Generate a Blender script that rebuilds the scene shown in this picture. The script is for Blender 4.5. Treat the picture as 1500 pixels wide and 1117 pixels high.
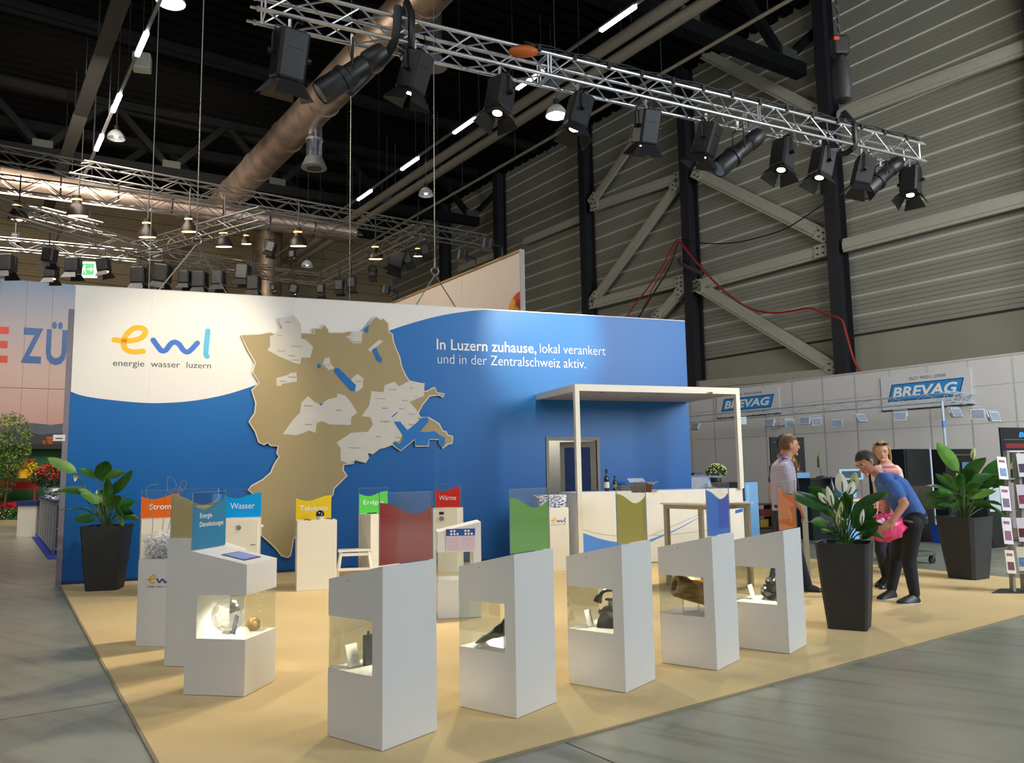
import bpy, math, random
import numpy as np
from mathutils import Matrix, Vector
for o in list(bpy.data.objects): bpy.data.objects.remove(o, do_unlink=True)
scene = bpy.context.scene
COL = scene.collection
random.seed(7)
R = math.radians
# ------------------------------------------------------------------ camera
F = 1167.0; CH = 1.45; PITCH = math.atan(135/1167); ROLL = 0.0165
_U = Vector((-math.sin(ROLL)*math.cos(PITCH), math.cos(ROLL)*math.cos(PITCH), -math.sin(PITCH)))
_f = Vector((0, 0, -1)); _f = (_f - _f.dot(_U)*_U).normalized(); _R = _f.cross(_U)
CM = Matrix((_R, _f, _U))
cam = bpy.data.objects.new('camera', bpy.data.cameras.new('camera')); COL.objects.link(cam)
cam.data.sensor_width = 36; cam.data.lens = 36*F/1500; cam.data.clip_end = 200
cam.matrix_world = Matrix.Translation((0, 0, CH)) @ CM.to_4x4()
scene.camera = cam
# ------------------------------------------------------------------ view, world
vs = scene.view_settings
vs.view_transform = 'Standard'; vs.look = 'None'; vs.gamma = 1.0; vs.use_curve_mapping = False
vs.exposure = 0.0
world = bpy.data.worlds.new('hall_air'); scene.world = world; world.use_nodes = True
bg = world.node_tree.nodes['Background']
bg.inputs[0].default_value = (0.95, 0.97, 1.0, 1); bg.inputs[1].default_value = 0.27
# surveying helpers: a ray through a picture point, met with the floor or a real plane
def ray(x, y): return CM @ Vector(((x-750)/F, (558.5-y)/F, -1))
def G(x, y, z=0.0):
    d = ray(x, y); t = (z-CH)/d.z; return Vector((0, 0, CH)) + t*d
def AT(x, y, D):
    d = ray(x, y); return Vector((0, 0, CH)) + d*(D/d.y)
def onplane(x, y, a, dirv):
    d = ray(x, y); n = Vector((-dirv[1], dirv[0])); t = n.dot(Vector((a[0], a[1])))/(n.dot(Vector((d.x, d.y)))); return Vector((0, 0, CH)) + t*d
def azv(a): return Vector((math.sin(R(a)), math.cos(R(a)), 0))
def rz_of(az): return R(90-az)          # rotation that turns local X to azimuth az
def area(name, loc, target, size, power, col, shape='RECTANGLE', sy=None):
    l = bpy.data.lights.new(name, 'AREA'); l.shape = shape; l.size = size; l.size_y = sy or size; l.energy = power; l.color = col
    o = bpy.data.objects.new(name, l); COL.objects.link(o); o.location = loc
    o.rotation_euler = (Vector(target)-Vector(loc)).to_track_quat('-Z', 'Y').to_euler(); return o
# added unseen area fills: general hall light, backdrop, walls; cool daylight from the right
area('hall_area_fill', (-2, -5, 11), (0, 8, 0), 9, 420, (0.94, 0.97, 1.0), sy=5)
area('hall_area_fill', (-9, 4, 11.5), (-6, 9, 0), 5, 180, (0.95, 0.96, 0.92), sy=8)
area('hall_area_fill', (3, 2, 12), (3, 3, 0), 9, 110, (1.0, 0.98, 0.90), sy=6)
area('hall_area_fill', (-12, 19, 10), (-17, 30, 3), 5, 1300, (1.0, 0.90, 0.80), sy=5)
area('hall_area_fill', (10, 6, 7.5), (17.5, 19, 3.0), 6, 950, (1.0, 0.97, 0.88), sy=6)
area('hall_area_fill', (-12, 27, 13), (-24, 40, 7), 8, 560, (1.0, 0.86, 0.64), sy=6)
area('hall_area_fill', (-8, 16, 9), (-2.5, 21, 3.0), 4, 430, (1.0, 0.88, 0.74), sy=3)
area('right_daylight_fill', (17, 1, 7), (11, 17, 1.8), 7, 2300, (0.80, 0.90, 1.0), sy=6)
# ------------------------------------------------------------------ hall frame and booth frame
E1 = azv(-35); E2 = azv(55)            # along the hall's side wall / towards it
HF = Matrix(((E1.x, E2.x*-1, 0, 0), (E1.y, E2.y*-1, 0, 0), (0, 0, 1, 0), (0, 0, 0, 1)))  # local x = along, y = away from wall
def H(s, w, z=0.0): return E1*s + E2*w + Vector((0, 0, z))
def onw(x, y, w): return onplane(x, y, E2*w, E1)
def s_of(p): return p.x*E1.x + p.y*E1.y
def w_of(p): return p.x*E2.x + p.y*E2.y
WO = Vector((-6.361, 11.407, 0)); WAZ = 69.7; WD = azv(WAZ); WN = azv(WAZ+90)   # booth wall: origin, run, front normal
WF = Matrix(((WD.x, -WN.x, 0, WO.x), (WD.y, -WN.y, 0, WO.y), (0, 0, 1, 0), (0, 0, 0, 1)))  # x along the wall, y behind it
def wp(x, y, off=0.0):                 # picture point -> (u, z) on the booth wall front (off in front of it)
    a = WO + WN*off; p = onplane(x, y, a, WD); return ((p-a).dot(WD), p.z)
def WP(u, v, z): return WO + WD*u + WN*v + Vector((0, 0, z))
# ------------------------------------------------------------------ materials
def lin(c):
    out = []
    for v in c:
        v = v/255.0; out.append(v/12.92 if v <= 0.04045 else ((v+0.055)/1.055)**2.4)
    return (*out, 1)
MATS = {}
def mat(name, rgb, rough=0.5, metal=0.0, vary=0.06, scale=8.0, bump=0.0, bscale=60.0, emit=0.0, coat=0.0, spec=0.5, stretch=None, rgb2=None, detail=3, trans=0.0):
    if name in MATS: return MATS[name]
    m = bpy.data.materials.new(name); m.use_nodes = True; nt = m.node_tree; N = nt.nodes; L = nt.links
    b = N['Principled BSDF']; c = lin(rgb)
    b.inputs['Base Color'].default_value = c; b.inputs['Roughness'].default_value = rough; b.inputs['Metallic'].default_value = metal
    b.inputs['Specular IOR Level'].default_value = spec
    if coat: b.inputs['Coat Weight'].default_value = coat; b.inputs['Coat Roughness'].default_value = 0.15
    if emit: b.inputs['Emission Color'].default_value = c; b.inputs['Emission Strength'].default_value = emit
    if trans: b.inputs['Transmission Weight'].default_value = trans
    if vary or bump:
        tc = N.new('ShaderNodeTexCoord'); vec = tc.outputs['Object']
        if stretch:
            mp = N.new('ShaderNodeMapping'); mp.inputs['Scale'].default_value = stretch; L.new(vec, mp.inputs[0]); vec = mp.outputs[0]
    if vary:
        nz = N.new('ShaderNodeTexNoise'); nz.inputs['Scale'].default_value = scale; nz.inputs['Detail'].default_value = detail; L.new(vec, nz.inputs['Vector'])
        r = N.new('ShaderNodeValToRGB'); r.color_ramp.elements[0].position = 0.3; r.color_ramp.elements[1].position = 0.7
        c2 = lin(rgb2) if rgb2 else tuple(min(1, x*(1+vary)) for x in c[:3])+(1,)
        r.color_ramp.elements[0].color = c if rgb2 else tuple(x*(1-vary) for x in c[:3])+(1,); r.color_ramp.elements[1].color = c2
        L.new(nz.outputs[0], r.inputs[0]); L.new(r.outputs[0], b.inputs['Base Color'])
    if bump:
        n2 = N.new('ShaderNodeTexNoise'); n2.inputs['Scale'].default_value = bscale; n2.inputs['Detail'].default_value = 4; L.new(vec, n2.inputs['Vector'])
        bp = N.new('ShaderNodeBump'); bp.inputs['Strength'].default_value = bump; bp.inputs['Distance'].default_value = 0.02; L.new(n2.outputs[0], bp.inputs['Height']); L.new(bp.outputs[0], b.inputs['Normal'])
    MATS[name] = m; return m
def acrylic(name, tint=(1, 1, 1), gl=0.015, edge=0.25):
    if name in MATS: return MATS[name]
    m = bpy.data.materials.new(name); m.use_nodes = True; nt = m.node_tree; N = nt.nodes; L = nt.links; N.clear()
    o = N.new('ShaderNodeOutputMaterial'); t = N.new('ShaderNodeBsdfTransparent'); t.inputs[0].default_value = (*tint, 1)
    g = N.new('ShaderNodeBsdfGlossy'); g.inputs['Roughness'].default_value = 0.02
    lw = N.new('ShaderNodeLayerWeight'); lw.inputs[0].default_value = 0.3; mr = N.new('ShaderNodeMapRange'); mr.inputs[3].default_value = gl; mr.inputs[4].default_value = edge
    nz = N.new('ShaderNodeTexNoise'); nz.inputs['Scale'].default_value = 3; bp = N.new('ShaderNodeBump'); bp.inputs['Strength'].default_value = 0.02; L.new(nz.outputs[0], bp.inputs['Height']); L.new(bp.outputs[0], g.inputs['Normal'])
    mx = N.new('ShaderNodeMixShader'); L.new(lw.outputs['Fresnel'], mr.inputs[0]); L.new(mr.outputs[0], mx.inputs[0]); L.new(t.outputs[0], mx.inputs[1]); L.new(g.outputs[0], mx.inputs[2]); L.new(mx.outputs[0], o.inputs[0])
    MATS[name] = m; return m
def emis(name, rgb, s):
    if name in MATS: return MATS[name]
    m = bpy.data.materials.new(name); m.use_nodes = True; nt = m.node_tree; b = nt.nodes['Principled BSDF']; b.inputs['Base Color'].default_value = lin(rgb)
    b.inputs['Emission Color'].default_value = lin(rgb); b.inputs['Emission Strength'].default_value = s; MATS[name] = m; return m
M_white = mat('white_lacquered_board', (226, 226, 224), 0.45, vary=0.015, scale=3)
M_cream = mat('cream_board', (232, 226, 210), 0.5, vary=0.015, scale=3)
M_black = mat('black_powder_coat', (22, 23, 25), 0.45, vary=0.2, scale=20)
M_dark = mat('dark_grey_metal', (50, 52, 56), 0.5, vary=0.15)
M_steel = mat('painted_structure_steel', (30, 31, 37), 0.6, vary=0.12, scale=2)
M_alu = mat('truss_aluminium', (205, 206, 208), 0.28, 0.9, vary=0.06, scale=15)
M_alu2 = mat('dull_aluminium', (150, 150, 150), 0.45, 0.6, vary=0.08, scale=10)
M_chrome = mat('chrome', (215, 215, 215), 0.15, 1.0, vary=0.03)
M_acr = acrylic('clear_acrylic')
M_glass = acrylic('showcase_glass', (0.97, 0.99, 0.98), 0.03, 0.5)
M_girt = mat('pale_steel_beam', (168, 166, 152), 0.6, vary=0.05)
# ------------------------------------------------------------------ mesh builder
WM = {}
def wmat(o):
    return WM.get(o.name, Matrix.Identity(4)) if o else Matrix.Identity(4)
MESHCACHE = {}
class MB:
    def __init__(s, fr=None): s.v = []; s.f = []; s.mi = []; s.fr = fr or Matrix.Identity(4); s.cur = 0
    def add(s, vs_, fs, fr=None):
        m = s.fr @ fr if fr is not None else s.fr; n = len(s.v)
        s.v += [m @ Vector(p) for p in vs_]; s.f += [tuple(n+i for i in f) for f in fs]; s.mi += [s.cur]*len(fs); return s
    def box(s, x0, x1, y0, y1, z0, z1, fr=None):
        return s.add([(x0,y0,z0),(x1,y0,z0),(x1,y1,z0),(x0,y1,z0),(x0,y0,z1),(x1,y0,z1),(x1,y1,z1),(x0,y1,z1)],
                     [(0,3,2,1),(4,5,6,7),(0,1,5,4),(1,2,6,5),(2,3,7,6),(3,0,4,7)], fr)
    def bbox(s, x0, x1, y0, y1, z0, z1, b=0.01, fr=None):   # box with bevelled vertical and top edges
        pts = [(x0+b,y0),(x1-b,y0),(x1,y0+b),(x1,y1-b),(x1-b,y1),(x0+b,y1),(x0,y1-b),(x0,y0+b)]
        cx, cy = (x0+x1)/2, (y0+y1)/2
        def sh(z, k): return [(cx+(p[0]-cx)*(1-2*k/(x1-x0)), cy+(p[1]-cy)*(1-2*k/(y1-y0)), z) for p in pts]
        return s.loft([sh(z0, b*0.6), sh(z0+b, 0), sh(z1-b, 0), sh(z1, b*0.6)], fr)
    def loft(s, rings, fr=None, cap=True, closed=True):
        n = len(rings[0]); vs_ = [p for r in rings for p in r]; fs = []
        for i in range(len(rings)-1):
            for j in range(n if closed else n-1):
                a = i*n+j; b = i*n+(j+1)%n; fs.append((a, b, b+n, a+n))
        if cap: fs.append(tuple(range(n))[::-1]); fs.append(tuple(range((len(rings)-1)*n, len(rings)*n)))
        return s.add(vs_, fs, fr)
    def prism(s, poly, h0, h1, fr=None):   # polygon in local xy, extruded in z
        return s.loft([[(p[0], p[1], h0) for p in poly], [(p[0], p[1], h1) for p in poly]], fr)
    def seg(s, a, b, r0, r1=None, n=8, cap=True):
        a = Vector(a); b = Vector(b); r1 = r0 if r1 is None else r1; d = (b-a)
        if d.length < 1e-6: return s
        q = d.to_track_quat('Z', 'Y').to_matrix()
        rings = [[tuple(p + q @ Vector((r*math.cos(2*math.pi*k/n), r*math.sin(2*math.pi*k/n), 0))) for k in range(n)] for p, r in ((a, r0), (b, r1))]
        return s.loft(rings, None, cap)
    def bar(s, a, b, w, h=None, up=(0, 0, 1)):
        a = Vector(a); b = Vector(b); h = h or w; d = (b-a); L = d.length; x = d.normalized(); u = Vector(up)
        if abs(x.dot(u)) > 0.99: u = Vector((0, 1, 0))
        y = u.cross(x).normalized(); z = x.cross(y)
        fr = Matrix(((x.x,y.x,z.x,a.x),(x.y,y.y,z.y,a.y),(x.z,y.z,z.z,a.z),(0,0,0,1)))
        return s.box(0, L, -w/2, w/2, -h/2, h/2, fr)
    def tube(s, pts, r, n=6, cap=True):
        pts = [Vector(p) for p in pts]; rings = []; q0 = None
        for i, p in enumerate(pts):
            t = (pts[min(i+1, len(pts)-1)]-pts[max(i-1, 0)]).normalized()
            if q0 is None:
                u = Vector((0, 0, 1)) if abs(t.z) < 0.9 else Vector((1, 0, 0)); x = u.cross(t).normalized()
            else: x = (q0 - t*q0.dot(t)).normalized()
            q0 = x; y = t.cross(x); rr = r[i] if isinstance(r, (list, tuple)) else r
            rings.append([tuple(p + x*(rr*math.cos(2*math.pi*k/n)) + y*(rr*math.sin(2*math.pi*k/n))) for k in range(n)])
        return s.loft(rings, None, cap)
    def lathe(s, prof, n=20, fr=None, cap=True):
        rings = [[(r*math.cos(2*math.pi*k/n), r*math.sin(2*math.pi*k/n), z) for k in range(n)] for r, z in prof]
        return s.loft(rings, fr, cap)
    def ell(s, c, r, n=12, m=8, fr=None):
        prof = []
        rings = []
        for i in range(m+1):
            a = -math.pi/2 + math.pi*i/m; k = max(math.cos(a), 0.02)
            rings.append([(c[0]+r[0]*k*math.cos(2*math.pi*j/n), c[1]+r[1]*k*math.sin(2*math.pi*j/n), c[2]+r[2]*math.sin(a)) for j in range(n)])
        return s.loft(rings, fr)
    def build(s, name, mats, parent=None, smooth=False, share=None):
        if not isinstance(mats, (list, tuple)): mats = [mats]
        if parent is not None: inv = wmat(parent).inverted()
        else:
            xs = [p.x for p in s.v]; ys = [p.y for p in s.v]; zs = [p.z for p in s.v]
            inv = Matrix.Translation((-(min(xs)+max(xs))/2, -(min(ys)+max(ys))/2, -min(zs)))
        me = bpy.data.meshes.new(name); me.from_pydata([tuple(inv @ p) for p in s.v], [], s.f); 
        for m in mats: me.materials.append(m)
        if len(mats) > 1: me.polygons.foreach_set('material_index', s.mi)
        if smooth: me.polygons.foreach_set('use_smooth', [True]*len(me.polygons))
        me.update()
        bm_fix(me)
        if smooth:
            try: me.set_sharp_from_angle(angle=R(42))
            except Exception: pass
        o = bpy.data.objects.new(name, me); COL.objects.link(o)
        if parent is not None:
            o.parent = parent; WM[o.name] = wmat(parent).copy()
        else:
            o.location = inv.inverted().translation; WM[o.name] = inv.inverted()
        return o
import bmesh
def bm_fix(me):
    b = bmesh.new(); b.from_mesh(me); bmesh.ops.recalc_face_normals(b, faces=b.faces[:]); b.to_mesh(me); b.free()
def tag(o, label=None, cat=None, group=None, kind=None):
    if label: o['label'] = label
    if cat: o['category'] = cat
    if group: o['group'] = group
    if kind: o['kind'] = kind
    return o
def thing(name, label, cat, loc=(0, 0, 0), rz=0.0, group=None):
    o = bpy.data.objects.new(name, None); COL.objects.link(o); o.empty_display_size = 0.1
    o.location = loc; o.rotation_euler = (0, 0, rz); WM[o.name] = Matrix.Translation(loc) @ Matrix.Rotation(rz, 4, 'Z')
    return tag(o, label, cat, group)
def place(o, loc, rz=0.0):
    o.location = loc; o.rotation_euler = (0, 0, rz)
def dup(root, loc, rz, label=None, group=None):
    def cp(o, par):
        c = o.copy(); COL.objects.link(c); c.parent = par
        for ch in [x for x in KIDS.get(o.name, [])]: cp(ch, c)
        return c
    KIDS.clear()
    for x in COL.objects:
        if x.parent: KIDS.setdefault(x.parent.name, []).append(x)
    r = cp(root, None); r.location = loc; r.rotation_euler = (0, 0, rz); WM[r.name] = Matrix.Translation(loc) @ Matrix.Rotation(rz, 4, 'Z')
    if label: r['label'] = label
    if group: r['group'] = group
    return r
KIDS = {}
def frame(o, x, y, z=None):
    x = Vector(x).normalized(); y = Vector(y); y = (y - x*y.dot(x)).normalized(); z = x.cross(y); o = Vector(o)
    return Matrix(((x.x,y.x,z.x,o.x),(x.y,y.y,z.y,o.y),(x.z,y.z,z.z,o.z),(0,0,0,1)))
def text(s, fr, m, parent, name='lettering', w=None, h=None, bold=0.0, align='LEFT', ext=0.001, shear=0.0, sp=1.0):
    cu = bpy.data.curves.new(name, 'FONT'); cu.body = s; cu.size = 1; cu.offset = bold; cu.extrude = 0; cu.shear = shear; cu.space_character = sp; cu.resolution_u = 3
    t = bpy.data.objects.new('tmp_text', cu); COL.objects.link(t)
    dg = bpy.context.evaluated_depsgraph_get(); dg.update(); me = bpy.data.meshes.new_from_object(t.evaluated_get(dg)); bpy.data.objects.remove(t); 
    vs_ = [v.co.copy() for v in me.vertices]; fs = [tuple(p.vertices) for p in me.polygons]; bpy.data.meshes.remove(me); bpy.data.curves.remove(cu)
    x0 = min(v.x for v in vs_); x1 = max(v.x for v in vs_); y0 = min(v.y for v in vs_); y1 = max(v.y for v in vs_)
    sx = w/(x1-x0) if w else None; sy = h/(y1-y0) if h else None
    sx = sx or sy; sy = sy or sx
    ax = {'LEFT': 0, 'CENTER': 0.5, 'RIGHT': 1}[align]
    mb = MB(fr); mb.add([((v.x-x0-(x1-x0)*ax)*sx, (v.y-y0)*sy, ext) for v in vs_], fs)
    o = mb.build(name, m, parent); return o
def flat(poly, fr, m, parent, name, t=0.0, z=0.0):
    """flat cut-out: polygon in local xy; thickness t"""
    from mathutils.geometry import tessellate_polygon
    mb = MB(fr); n = len(poly); tr = tessellate_polygon([[Vector((p[0], p[1], 0)) for p in poly]])
    if t <= 0: mb.add([(p[0], p[1], z) for p in poly], [tuple(f) for f in tr])
    else:
        vs_ = [(p[0], p[1], z) for p in poly] + [(p[0], p[1], z+t) for p in poly]
        mb.add(vs_, [tuple(f) for f in tr] + [tuple(i+n for i in f) for f in tr] + [(i, (i+1) % n, (i+1) % n+n, i+n) for i in range(n)])
    return mb.build(name, m, parent)
def strokes(mb, pts, w, z=0.0, n=10):
    """flat rounded stroke along 2-D points"""
    P = [Vector((p[0], p[1])) for p in pts]
    L = []; Rr = []
    for i, p in enumerate(P):
        t = (P[min(i+1, len(P)-1)]-P[max(i-1, 0)]); t = t.normalized(); nn = Vector((-t.y, t.x))*w/2; L.append(p+nn); Rr.append(p-nn)
    N = len(P); mb.add([(p.x, p.y, z) for p in L+Rr], [(i, i+1, N+i+1, N+i) for i in range(N-1)])
    for p in (P[0], P[-1]):
        mb.add([(p.x+w/2*math.cos(2*math.pi*k/14), p.y+w/2*math.sin(2*math.pi*k/14), z+0.0001) for k in range(14)], [tuple(range(14))])
def spline(pts, k=6):
    out = []; n = len(pts)
    for i in range(n-1):
        p0 = Vector(pts[max(i-1, 0)]); p1 = Vector(pts[i]); p2 = Vector(pts[i+1]); p3 = Vector(pts[min(i+2, n-1)])
        for j in range(k):
            t = j/k; out.append(0.5*((2*p1)+(p2-p0)*t+(2*p0-5*p1+4*p2-p3)*t*t+(3*p1-p0-3*p2+p3)*t**3))
    out.append(Vector(pts[-1])); return out
M_lgY = mat('logo_yellow', (250, 190, 45), 0.5, vary=0); M_lgB = mat('logo_blue', (60, 120, 215), 0.5, vary=0); M_lgC = mat('logo_cyan', (90, 190, 235), 0.5, vary=0); M_lgT = mat('logo_text_dark', (70, 70, 78), 0.5, vary=0)
M_lgN = mat('logo_navy', (38, 55, 150), 0.5, vary=0)
def ewl_logo(fr, w, parent, mats=None, words=True):
    """two-colour stroke logo: frame origin = bottom-left, w = full width"""
    mats = mats or (M_lgY, M_lgB, M_lgC); k = w/440.0
    def c(l): return [((x-485)*k, (925-y)*k) for x, y in l]
    for nm, pts, m in (('logo_letter_e', [(497,792),(540,795),(590,788),(622,768),(628,742),(608,729),(575,735),(548,765),(537,800),(545,832),(575,846),(622,842)], mats[0]),
                       ('logo_letter_w', [(665,786),(685,815),(703,836),(722,832),(742,802),(760,792),(780,802),(800,830),(820,838),(840,820),(862,792)], mats[1]),
                       ('logo_letter_l', [(908,730),(905,780),(902,840),(908,856)], mats[2])):
        mb = MB(fr); strokes(mb, [tuple(p) for p in spline(c(pts), 5)], 25*k, 0.0015); mb.build(nm, m, parent)
    if words:
        f2 = fr @ Matrix.Translation((10*k, 0, 0)); text('energie  wasser  luzern', f2, M_lgT, parent, 'logo_words', w=432*k, h=38*k, ext=0.0015)
# ================================================================== the hall
def floor_mat():
    m = bpy.data.materials.new('polished_concrete'); m.use_nodes = True; nt = m.node_tree; N = nt.nodes; L = nt.links; b = N['Principled BSDF']
    tc = N.new('ShaderNodeTexCoord'); mp = N.new('ShaderNodeMapping'); mp.inputs['Rotation'].default_value = (0, 0, R(35)); L.new(tc.outputs['Object'], mp.inputs[0])
    n1 = N.new('ShaderNodeTexNoise'); n1.inputs['Scale'].default_value = 0.7; n1.inputs['Detail'].default_value = 8; n1.inputs['Roughness'].default_value = 0.65; L.new(mp.outputs[0], n1.inputs['Vector'])
    r = N.new('ShaderNodeValToRGB'); r.color_ramp.elements[0].position = 0.3; r.color_ramp.elements[0].color = lin((130, 132, 119)); r.color_ramp.elements[1].position = 0.72; r.color_ramp.elements[1].color = lin((163, 164, 150))
    L.new(n1.outputs[0], r.inputs[0])
    m2 = N.new('ShaderNodeMapping'); m2.inputs['Scale'].default_value = (0.5, 5, 1); L.new(mp.outputs[0], m2.inputs[0])
    n2 = N.new('ShaderNodeTexNoise'); n2.inputs['Scale'].default_value = 1.6; n2.inputs['Detail'].default_value = 5; L.new(m2.outputs[0], n2.inputs['Vector'])
    r2 = N.new('ShaderNodeValToRGB'); r2.color_ramp.elements[0].position = 0.32; r2.color_ramp.elements[0].color = (0.62, 0.62, 0.6, 1); r2.color_ramp.elements[1].position = 0.5; r2.color_ramp.elements[1].color = (1, 1, 1, 1); L.new(n2.outputs[0], r2.inputs[0])
    mx = N.new('ShaderNodeMix'); mx.data_type = 'RGBA'; mx.blend_type = 'MULTIPLY'; mx.inputs[0].default_value = 0.75; L.new(r.outputs[0], mx.inputs[6]); L.new(r2.outputs[0], mx.inputs[7])
    n3 = N.new('ShaderNodeTexNoise'); n3.inputs['Scale'].default_value = 2.6; n3.inputs['Detail'].default_value = 1; L.new(mp.outputs[0], n3.inputs['Vector'])
    r3 = N.new('ShaderNodeValToRGB'); r3.color_ramp.elements[0].position = 0.22; r3.color_ramp.elements[0].color = (0.55, 0.55, 0.55, 1); r3.color_ramp.elements[1].position = 0.27; r3.color_ramp.elements[1].color = (1, 1, 1, 1); L.new(n3.outputs[0], r3.inputs[0])
    mx2 = N.new('ShaderNodeMix'); mx2.data_type = 'RGBA'; mx2.blend_type = 'MULTIPLY'; mx2.inputs[0].default_value = 0.8; L.new(mx.outputs[2], mx2.inputs[6]); L.new(r3.outputs[0], mx2.inputs[7])
    L.new(mx2.outputs[2], b.inputs['Base Color']); b.inputs['Roughness'].default_value = 0.32; b.inputs['Specular IOR Level'].default_value = 0.45
    n4 = N.new('ShaderNodeTexNoise'); n4.inputs['Scale'].default_value = 5; bp = N.new('ShaderNodeBump'); bp.inputs['Strength'].default_value = 0.08; bp.inputs['Distance'].default_value = 0.02; L.new(n4.outputs[0], bp.inputs['Height']); L.new(bp.outputs[0], b.inputs['Normal'])
    return m
M_floor = floor_mat()
CW = 22.5                                            # side wall distance
mb = MB(HF)
root = thing('floor', None, None); root['kind'] = 'structure'
# cast floor bays, jointed
k = 0
M_base = mat('floor_joint', (88, 90, 84), 0.7)
MB(HF).box(-26, 56, -CW-1, 38, -0.3, -0.02).build('floor_slab', M_base, root)
for i in range(13):
    for j in range(9):
        s0 = -18+i*6; w0 = -38+j*6.8
        MB(HF).box(s0+0.006, s0+5.994, -(w0+6.794), -(w0+0.006), -0.02, 0.0).build('floor_panel', M_floor, root)
# side wall: concrete plinth and long horizontal cladding panels
M_clad = mat('grey_wall_cladding', (134, 133, 122), 0.42, 0.0, vary=0.05, scale=0.4, bump=0.05, bscale=25)
M_conc = mat('concrete_plinth_wall', (140, 139, 122), 0.8, vary=0.08, scale=0.7, bump=0.1)
wr = thing('wall_right', None, None); wr['kind'] = 'structure'
zc = onw(1127, 511.6, CW+0.35).z
MB(HF).box(-16, 50, -CW-0.65, -CW-0.35, 0, zc).build('plinth_wall', M_conc, wr)
M_drip = mat('dark_drip_rail', (40, 40, 40), 0.6, vary=0)
MB(HF).box(-16, 50, -CW-0.36, -CW-0.27, zc-0.03, zc+0.02).build('drip_rail', M_drip, wr)
M_rib = mat('cladding_rib', (205, 204, 190), 0.4, vary=0.04, scale=0.5)  # paler than the panels: light on the sloped ribs put into colour
z = zc+0.02; ph = 0.62
def clad_panel(fr, x0, x1, yf, z, m, mr, parent, side):
    # profile in (y,z): flat with three grooves then a proud sloping rib; yf is the face, side = +1 faces +y
    pr = [(0, 0)]
    for g in (0.14, 0.28, 0.42): pr += [(0, g-0.009), (-0.018, g), (0, g+0.009)]
    pr += [(0, 0.53)]
    b = MB(fr); 
    for (a, c) in zip(pr[:-1], pr[1:]):
        b.add([(x0, yf+side*a[0], z+a[1]), (x1, yf+side*a[0], z+a[1]), (x1, yf+side*c[0], z+c[1]), (x0, yf+side*c[0], z+c[1])], [(0, 1, 2, 3)])
    b.cur = 1
    for (a, c) in zip([(0, 0.53), (0.045, 0.56), (0.02, 0.60)], [(0.045, 0.56), (0.02, 0.60), (0, 0.615)]):
        b.add([(x0, yf+side*a[0], z+a[1]), (x1, yf+side*a[0], z+a[1]), (x1, yf+side*c[0], z+c[1]), (x0, yf+side*c[0], z+c[1])], [(0, 1, 2, 3)])
    b.cur = 0
    b.box(x0, x1, yf-side*0.25, yf-side*0.02, z, z+0.615)
    return b.build('wall_panel', [m, mr], parent)
while z < 17.5:
    clad_panel(HF, -16, 50, -CW-0.35, z, M_clad, M_rib, wr, 1); z += ph
# far end wall
M_back = mat('beige_end_wall', (142, 128, 100), 0.7, vary=0.06, scale=0.5)
M_backr = mat('beige_end_wall_rib', (138, 124, 96), 0.6, vary=0.05)
wb_ = thing('wall_back', None, None); wb_['kind'] = 'structure'
BF = HF @ Matrix.Rotation(R(90), 4, 'Z')               # x = away from side wall, y = -along
z = 0.0
while z < 17.5:
    clad_panel(BF, -CW-1, 38, -46.0, z, M_back, M_backr, wb_, 1); z += ph
# roof deck
M_deck = mat('black_roof_deck', (9, 9, 10), 0.8, vary=0.3, scale=1.5, stretch=(1, 12, 1), spec=0.1)
cl = thing('ceiling', None, None); cl['kind'] = 'structure'
for i in range(18):
    s0 = -16+i*3.7
    b = MB(HF)
    for q in range(6):
        b.box(s0+q*0.61, s0+q*0.61+0.38, -CW-0.6, 30, 17.0, 17.25)
    b.box(s0, s0+3.69, -CW-0.6, 30, 17.2, 17.4)
    b.build('ceiling_panel', M_deck, cl)
# columns on the side wall
def column(px, label):
    p = onw(px, 400, CW); s = s_of(p); c = H(s, CW)
    t = thing('steel_column', label, 'column', c, 0, None)
    fr = Matrix.Translation(c) @ HF.to_3x3().to_4x4(); ww = 0.40; d = 0.55
    MB(fr).box(-ww/2, ww/2, d/2-0.03, d/2, 0, 17).build('flange', M_steel, t)
    MB(fr).box(-ww/2, ww/2, -d/2, -d/2+0.03, 0, 17).build('flange', M_steel, t)
    MB(fr).box(-0.02, 0.02, -d/2+0.03, d/2-0.03, 0, 17).build('web', M_steel, t)
    return s
cs = [column(1229, 'dark steel column nearest the camera on the clad side wall, right of the blue booth'),
      column(1014, 'dark steel column beside the right end of the blue booth wall'),
      column(862, 'dark steel column behind the right half of the blue booth wall'),
      column(733, 'dark steel column seen above the pale angled fabric wall'),
      column(652, 'farthest dark steel column that shows in full height on the side wall')]
cs.insert(0, 2*cs[0]-cs[1]); 
def column_s(s, label):
    c = H(s, CW); t = thing('steel_column', label, 'column', c, 0, None); fr = Matrix.Translation(c) @ HF.to_3x3().to_4x4()
    MB(fr).box(-.2, .2, .245, .275, 0, 17).build('flange', M_steel, t); MB(fr).box(-.2, .2, -.275, -.245, 0, 17).build('flange', M_steel, t); MB(fr).box(-.02, .02, -.245, .245, 0, 17).build('web', M_steel, t)
column_s(cs[0], 'dark steel column cut by the upper right edge of the view')
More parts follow.
